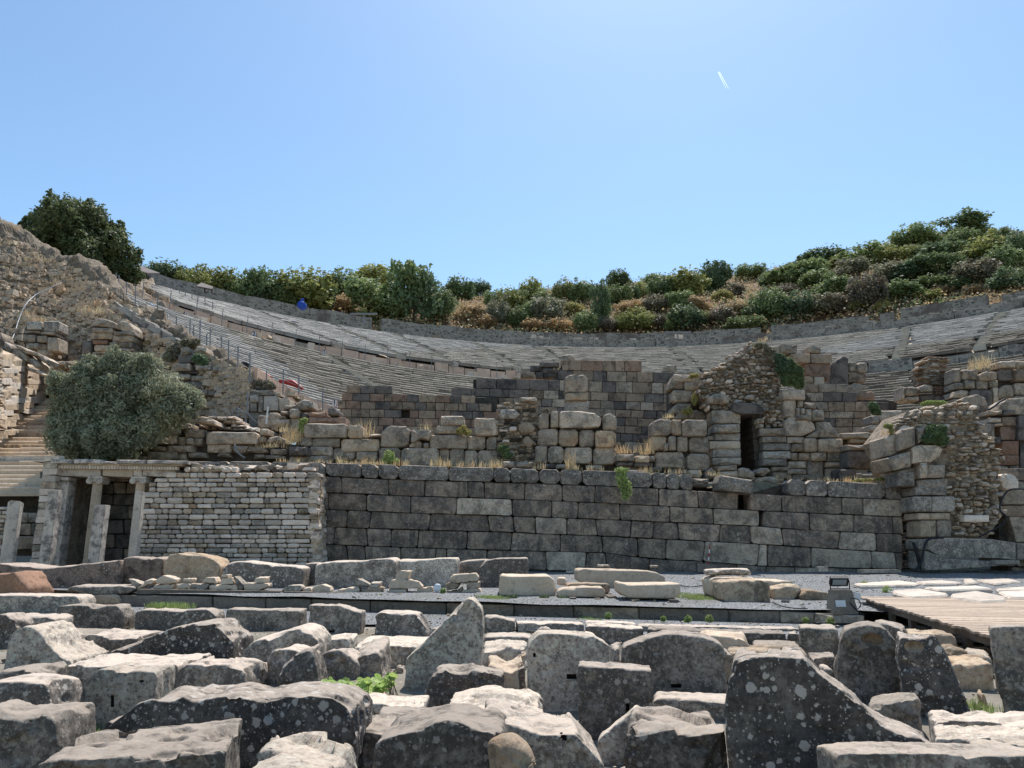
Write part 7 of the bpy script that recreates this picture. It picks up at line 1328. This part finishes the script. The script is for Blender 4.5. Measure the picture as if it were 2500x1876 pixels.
for f_ in (.12, .4, .7):
    for (a, b), (c_, d_) in zip(tops, tops[1:]):
        mb = MB(); mb.tube([a + (b - a) * f_, c_ + (d_ - c_) * f_], .008, 4); mb.build('fence_wire', M['steel'], f1)
f2 = thing('wire_fence', 'thin post fence running down the left edge of the upper seats', 'fence'); tops = []
for x, y0, y1 in [(1275, 690, 760), (1325, 735, 780), (1370, 730, 820), (1420, 760, 865), (1470, 780, 855), (1515, 790, 910), (1565, 830, 970), (1620, 870, 1000), (1670, 900, 1020), (1730, 920, 1075), (1795, 960, 1130), (1600, 960, 1060), (1770, 1030, 1120), (1955, 1000, 1090)][:11]:
    px = x / 3.456; Y = 98 - (px - 369) * .17; p0, p1 = P(px, 460 + y0 / 3.456, Y), P(px, 460 + y1 / 3.456, Y); mb = MB(); mb.tube([p1 - Vector((0, 0, .3)), p0], .05, 5); mb.build('fence_post', M['steel'], f2); tops.append((p0, p1))
for f_ in (.1, .6):
    for (a, b), (c_, d_) in zip(tops, tops[1:]): mb = MB(); mb.tube([a + (b - a) * f_, c_ + (d_ - c_) * f_], .012, 4); mb.build('fence_wire', M['steel'], f2)
f3 = thing('walkway_fence', 'low thin post fence along the upper walkway above the lower seats', 'fence')
a = 158
prev = None
while a > 74:
    b_ = cav(52.2, DEG(a), 21.3); mb = MB(); mb.tube([b_, b_ + Vector((0, 0, 2.2))], .035, 5); mb.build('fence_post', M['steel'], f3)
    if prev: mb = MB(); mb.tube([prev + Vector((0, 0, 2.1)), b_ + Vector((0, 0, 2.1))], .004, 3); mb.build('fence_wire', M['steel'], f3)
    prev = b_; a -= 3.1
def sign(px, py, h_px, txt, Y, label):
    t = thing('number_sign', label, 'sign', 'white number signs'); c_ = P(px, py, Y); h = h_px * Y / F; wd = h * .58
    mb = MB(); mb.box((c_.x, c_.y, c_.z), (wd, .04, h)); mb.build('panel', M['white'], t)
    mb = MB(); mb.box((c_.x, c_.y - .025, c_.z), (wd * 1.08, .01, h * 1.05)); o = mb.build('red_border', M['redpaint'], t); mb = MB(); mb.box((c_.x, c_.y - .035, c_.z), (wd * .96, .01, h * .96)); mb.build('face', M['white'], t)
    cu = bpy.data.curves.new('numeral', 'FONT'); cu.body = txt; cu.size = h * .85; cu.align_x = 'CENTER'; cu.align_y = 'CENTER'; cu.extrude = .01; cu.offset = .01 * h; cu.materials.append(M['black'])
    o = bpy.data.objects.new('numeral', cu); COL.objects.link(o); bpy.context.view_layer.update(); mm_ = bpy.data.meshes.new_from_object(o); bpy.data.objects.remove(o); o = bpy.data.objects.new('numeral', mm_); COL.objects.link(o); o.parent = t; o.location = (c_.x, c_.y - .055, c_.z + h * .12); o.rotation_euler = (math.pi / 2, 0, 0)
    mb = MB(); mb.box((c_.x, c_.y - .055, c_.z - h * .36), (h * .1, .012, h * .1)); mb.build('mark', M['redpaint'], t)
for (px, py, h_, tx, Y, lb_) in [(299, 709, 18, '2', 56.5, 'white sign with a 2, highest at the top of the fence'), (449, 768, 18, '2', 62.5, 'white sign with a 2 beside the first pale panels of the walkway'), (620, 818, 18, '2', 69.5, 'white sign with a 2 at the end of the pale panels'), (792, 863, 16, '2', 77, 'white sign with a 2 midway along the upper walkway'), (927, 889, 16, '2', 82.5, 'white sign with a 2 above the left end of the ashlar wall'), (1087, 912, 15, '2', 87.5, 'white sign with a 2, last along the walkway before the tall ashlar wall'), (817, 985, 19, '1', 43.5, 'white sign with a 1 beside the top left of the brown ashlar wall')]:
    sign(px, py, h_, tx, Y, lb_)
mb = MB(); q_ = P(735, 744, 94.5); mb.tube([(q_.x, 94.5, q_.z), (q_.x, 95.4, q_.z)], .55, 20)
o = mb.build('tank_body', M['blue'], None, True); t = thing('water_tank', 'bright blue round tank among the trees above the left seats', 'tank'); o.parent = t
mb = MB(); mb.tube([(q_.x, 95, q_.z + .7), (q_.x, 95, q_.z + .95)], .25, 10); mb.build('lid', M['blue'], t)
def roof(label, c, pl, Y, Y2, posts):
    t = thing('canopy', label, 'canopy'); mb = MB(); a = [P(*q_, Y if i < 2 else Y2) for i, q_ in enumerate(cr(c, pl))]; mb.prism(a, Vector((0, 0, -.18))); mb.build('roof', M['rust'], t)
    for (x, y0, y1, Yp) in posts:
        (px, p0), (_, p1) = cr(c, [(x, y0), (x, y1)]); mb = MB(); mb.tube([P(px, p1, Yp), P(px, p0, Yp)], .1, 6); mb.build('post', M['rust'], t)
roof('dark rusty shelter roof on posts beside the big tree', 'A1', [(1120, 690), (1240, 715), (1350, 715), (1150, 640)], 90, 97, [(1235, 710, 800, 91), (1125, 690, 760, 91), (1175, 700, 760, 93)])
roof('small open canopy above the left seats among bushes', 'A1', [(1655, 825), (1790, 850), (1800, 830), (1700, 795)], 99, 102, [(1728, 840, 880, 99.5), (1788, 848, 885, 99.5)])
def tlamp(label, c, x, y0, y1, Y, wd):
    t = thing('lamp_post', label, 'lamp post'); (px, p0), (_, p1) = cr(c, [(x, y0), (x, y1)]); a, b = P(px, p0, Y), P(px, p1, Y); mb = MB(); mb.tube([b, a], .1, 6); mb.build('pole', M['steel'], t); mb = MB(); mb.box(a, (wd, .25, .18)); mb.build('crossbar', M['steel'], t)
tlamp('t shaped steel lamp post on the rim left of the dark rim doorway', 'A2', 927, 507, 588, 95, 3.6); tlamp('t shaped steel lamp post on the rim near the centre right', 'A3', 1432, 662, 722, 98, 3.6)
def cloth(name, label, c, pl, Y, mat, cat):
    B(label, c, Y, .5, pl[:len(pl) // 2], pl[len(pl) // 2:], mat=mat, rough=.9, name=name, cat=cat, vox=.12)
cloth('tarp', 'crumpled bright blue tarp lying on the seats inside the fence', 'A1', [(1228, 968), (1262, 962), (1300, 985), (1290, 1002), (1240, 995)], 58, 'bluel', 'tarp')
cloth('tarp', 'white tarp left of the blue one on the seats', 'A1', [(1150, 945), (1180, 945), (1220, 975), (1200, 985), (1160, 965)], 58, 'paper', 'tarp')
cloth('plastic_chairs', 'upper heap of dark red plastic seats behind the walkway fascia', 'A2', [(0, 975), (40, 968), (150, 1030), (120, 1042), (60, 1025)], 41.5, 'redpaint', 'plastic seats')
cloth('plastic_chairs', 'lower heap of dark red plastic seats near sign one', 'A2', [(190, 1060), (330, 1062), (415, 1130), (400, 1142), (300, 1105), (200, 1080)], 42.5, 'redpaint', 'plastic seats')
cloth('crate', 'dark grey box lying at the top of the lower walkway', 'A1', [(1995, 1462), (2090, 1462), (2110, 1500), (2000, 1504)], 41, 'black', 'box')
cloth('banner', 'orange yellow panel below the shelter roof', 'A1', [(1060, 742), (1145, 742), (1140, 790), (1075, 780)], 86, 'orange', 'banner')
flush_blocks()
t = thing('handrail', 'bent steel handrail between the masonry pile and the marble panels', 'handrail')
for pl in ([(1000, 640), (1060, 550), (1140, 630), (1150, 720)], [(1062, 550), (1068, 680)], [(1140, 620), (1165, 618), (1262, 718)], [(1165, 392), (1165, 620)]):
    mb = MB(); mb.tube([P(*q_, 35.4) for q_ in cr('B2', pl)], .035, 6); mb.build('rail', M['steel'], t)
mb = MB(); mb.tube([P(*q_, 33.8) for q_ in cr('B2', [(1352, 720), (1370, 545)])], .04, 6); o = mb.build('stake', M['white']); o['label'] = 'thin pale stake standing in front of the marble panels'; o['category'] = 'stake'
# contrail
k = N('contrail_ice'); k.b.inputs['Base Color'].default_value = (.85, .95, 1, 1); tr = k.n('ShaderNodeBsdfTransparent'); ms = k.n('ShaderNodeMixShader'); ms.inputs[0].default_value = .4
tl = k.n('ShaderNodeBsdfTranslucent'); tl.inputs[0].default_value = (.9, .97, 1, 1); k.l(tr.outputs[0], ms.inputs[1]); k.l(tl.outputs[0], ms.inputs[2]); k.l(ms.outputs[0], k.t.nodes['Material Output'].inputs[0])
t = thing('contrail', 'short double white vapour trail high in the sky at the right', 'contrail')
for (x0, y0), (x1, y1) in (((1753, 176), (1773, 217)), ((1756, 176), (1779, 217))):
    mb = MB(); d0, d1 = ray(x0, y0), ray(x1, y1); mb.tube([CAMP + d0 * 3000, CAMP + d0.lerp(d1, .5) * 3050, CAMP + d1 * 3100], 1.7, 6, .6); mb.build('trail', k.m, t, True)
# ================================================================ WEEDS, GRASS, VINES
def tufts(name, label, spots, mat, bw_=.012, seed=1):
    r = random.Random(seed); V = []; Fs = []; tn = []
    for (p, rad, n_, h) in spots:
        for _ in range(n_):
            a = r.uniform(0, 6.28); q_ = r.random() ** .5 * rad; b = Vector((p.x + q_ * math.cos(a), p.y + q_ * math.sin(a), p.z)); hh = h * r.uniform(.4, 1.2); ln = Vector((r.uniform(-.4, .4), r.uniform(-.4, .4), 0)) * hh
            sd2 = Vector((math.cos(a + 1), math.sin(a + 1), 0)) * bw_; i0 = len(V); V += [b - sd2, b + sd2, b + ln * .4 + Vector((0, 0, hh * .6)) + sd2 * .7, b + ln * .4 + Vector((0, 0, hh * .6)) - sd2 * .7, b + ln + Vector((0, 0, hh))]
            Fs += [(i0, i0 + 1, i0 + 2, i0 + 3), (i0 + 3, i0 + 2, i0 + 4)]; tn += [r.random()] * 5
    me = mesh(name, V, Fs, [LM[mat]]); at = me.attributes.new('tint', 'FLOAT', 'POINT'); at.data.foreach_set('value', tn); o = link(name, me, kind='stuff'); return o
rr = random.Random(4); sp = []
for x0, x1, n_, h in ((660, 800, 12, .25), (815, 990, 34, .38), (1040, 1070, 6, .5), (1060, 1240, 46, .45), (1250, 1330, 9, .4), (1385, 1400, 10, .9), (1400, 1480, 10, .35), (1560, 1680, 14, .35), (1690, 1780, 14, .3), (1900, 2050, 12, .25), (2050, 2200, 16, .3)):
    for _ in range(n_):
        x = rr.uniform(x0, x1); y = interp(TOP, x); p = P(x, y + 5, 30.9); p.y += rr.uniform(0, 1.2); p.z += .1; sp.append((p, .14, 16, h * rr.uniform(.6, 1.4)))
for c_, x, y, Y, r_, n_, h in [('B2', 1640, 900, 33.4, .5, 260, 1.1), ('B2', 1560, 930, 33, .6, 160, .6), ('B2', 1400, 960, 32.6, .7, 120, .35), ('B2', 1300, 960, 32.4, .5, 80, .3), ('A6', 930, 450, 34, .5, 120, 1.2), ('A6', 870, 430, 34.5, .4, 60, .9), ('A6', 1450, 400, 34, .3, 50, .7), ('A2', 240, 1500, 33, .3, 60, .5), ('B3', 1380, 1010, 32.6, .3, 90, .6), ('B3', 1640, 1020, 32.6, .3, 120, 1.0), ('B3', 1480, 1010, 32.8, .4, 50, .5), ('B3', 1850, 660, 32.8, .25, 80, .3),
                            ('B4', 850, 60, 35, .3, 80, .3), ('B5', 1640, 280, 37.4, .6, 260, .9), ('B5', 1600, 320, 37, .7, 140, .3), ('B5', 540, 1080, 29.8, .3, 80, .35), ('B3', 780, 170, 42, .5, 60, .4)]:
    ox, oy, s = CROP[c_]; sp.append((P(ox + x / s, oy + y / s, Y), r_, n_, h))
for px, py, rad, n_, h in [(90, 790, .9, 260, .6), (110, 800, .6, 160, .5), (60, 770, .5, 90, .5), (235, 770, 1.0, 260, .7), (215, 765, .8, 180, .6), (340, 840, .8, 180, .5), (370, 860, .8, 200, .5), (380, 870, .6, 150, .5), (400, 880, .6, 120, .5), (130, 700, .8, 150, .5), (160, 690, .9, 150, .5), (60, 640, .8, 120, .5), (20, 600, .8, 120, .5), (100, 640, .8, 120, .5), (170, 720, .8, 120, .5), (30, 560, .6, 90, .5)]:
    h_ = MBV.ray_cast(CAMP, ray(px, py).normalized())
    if h_[0] is not None: sp.append((h_[0], rad, n_, h))
sp = [(p_, r_ * 1.1, int(n_ * .7), h_ * .72) for p_, r_, n_, h_ in sp]
tufts('dry_grass', '', sp, 'dry', .009)
sp = []
for px, py, rad, n_, h in [(1670, 1455, .55, 700, .07), (1700, 1462, .5, 500, .07), (1712, 1448, .3, 250, .06), (1195, 1460, .35, 300, .07), (1215, 1462, .3, 200, .06), (1440, 1513, .3, 90, .05), (2170, 1440, .3, 160, .12), (2115, 1428, .2, 80, .15), (2460, 1468, .5, 220, .12)]:
    sp.append((Pz(px, py, .36 if py < 1500 else .05), rad, n_, h))
for px, py, z in [(660, 1800, .02), (210, 1830, .02), (200, 1800, .02), (380, 1420, .3), (2385, 1735, .02)]: sp.append((Pz(px, py, z), .22, 110, .09))
for q_ in cr('L', [(1200, 492), (1300, 496), (1180, 498)]): sp.append((P(*q_, 16.5), .35, 220, .13))
tufts('green_grass', '', sp, 'weed', .008, 3)
# small leafy weeds against the kerb
for i, (c_, x, y, Y, r_, tx) in enumerate([('C', 733, 548, 16.6, 26, 'taller of the small weeds against the kerb left of centre'), ('C', 552, 562, 17.2, 14, 'tiny weed against the kerb left of the taller one'), ('C', 1135, 572, 16.2, 18, 'low weed against the middle of the kerb'), ('C', 1315, 575, 15.8, 26, 'leafy weed against the kerb left of a taller one'), ('C', 1470, 570, 15.5, 28, 'leafy weed against the kerb near its cracked part'), ('R', 500, 585, 15.4, 26, 'thin weed against the kerb below the floodlight'), ('R', 320, 580, 15.6, 22, 'dark weed in the kerb crack left of the floodlight'),
                           ('M', 925, 415, 19.9, 26, 'small green plant in front of the fragment timbers'), ('R', 910, 360, 20.5, 34, 'yellow green weed beside the thick edged paving slab'), ('R', 745, 315, 23, 24, 'weed at the left end of the paving slabs'), ('R', 1570, 1195, 8.6, 50, 'green weed between the brown cracked block and the tall edge slab'), ('C', 110, 1160, 8.3, 40, 'green weed at the dark foot of the cream wedge stone'), ('L', 600, 1380, 6.6, 34, 'small weed at the foot of the pale slab with three holes'), ('M', 1380, 365, 20.2, 20, 'small weed left of the right fragment pile')]):
    bush('weed', tx, c_, [(x, y, r_, r_ * .9), (x - r_ * .5, y + r_ * .4, r_ * .6, r_ * .5)], Y, 160, .035 if Y > 12 else .022, 'weed', cat='weed', aspect=1.8)
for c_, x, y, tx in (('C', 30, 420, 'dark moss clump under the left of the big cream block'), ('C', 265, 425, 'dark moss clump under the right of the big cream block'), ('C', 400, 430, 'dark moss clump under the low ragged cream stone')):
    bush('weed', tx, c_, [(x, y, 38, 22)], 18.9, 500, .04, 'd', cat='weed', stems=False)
vp = thing('vine_plant', 'bright green plant with round leaves growing between the foreground blocks', 'plant')
lv = []
for s_ in range(3):
    pts_ = [(math.cos(a) * (1 + .12 * math.cos(2 * a + s_)) * .5, math.sin(a) * .55, .05 * math.cos(a * 2 + s_)) for a in [i * math.pi / 5 for i in range(10)]] + [(0, 0, -.08)]
    me = mesh('leaf', pts_, [(i, (i + 1) % 10, 10) for i in range(10)], [LM['vine']]); at = me.attributes.new('tint', 'FLOAT', 'POINT'); at.data.foreach_set('value', [.2 + .35 * s_] * 11); lv.append(me)
rr = random.Random(11); st_ = MB()
for i in range(230):
    cx_, cy_, rx_, ry_ = rr.choice([(560, 1040, 50, 40), (620, 1075, 60, 45), (700, 1110, 70, 50), (760, 1050, 60, 40), (830, 1060, 60, 45), (910, 1050, 60, 55), (960, 1040, 60, 50), (1000, 990, 35, 25), (640, 1150, 70, 40), (760, 1120, 70, 50), (880, 1100, 60, 30)])
    x, y = rr.gauss(cx_, rx_ * .5), rr.gauss(cy_, ry_ * .5); Y = 8.35 + rr.uniform(-.35, .3) ; p = P(*cr('M', [(x, y)])[0], Y)
    if p.z < .03: continue
    o = link('leaf', lv[i % 3], vp); o.location = p; s_ = rr.uniform(.055, .095); o.scale = (s_, s_, s_); o.rotation_euler = (rr.uniform(-.3, 1.1), rr.uniform(-.7, .7), rr.uniform(0, 6.28))
    if i % 3 == 0: st_.tube([(p.x + rr.uniform(-.1, .1), p.y + .03, .0), (p.x, p.y, p.z)], .004, 4)
st_.build('stems', M['bark'], vp, kind='stuff')

for o in bpy.data.objects:
    if o.parent is None and o.get('category') and not o.get('kind'): o['kind'] = 'thing'
    if o.get('label') and len(o['label'].split()) > 16: print('LONG', o['label'])
print('TRIS', sum(len(o.data.loop_triangles) if False else sum(len(p.vertices) - 2 for p in o.data.polygons) for o in bpy.data.objects if o.type == 'MESH' and o.data.users == 1))
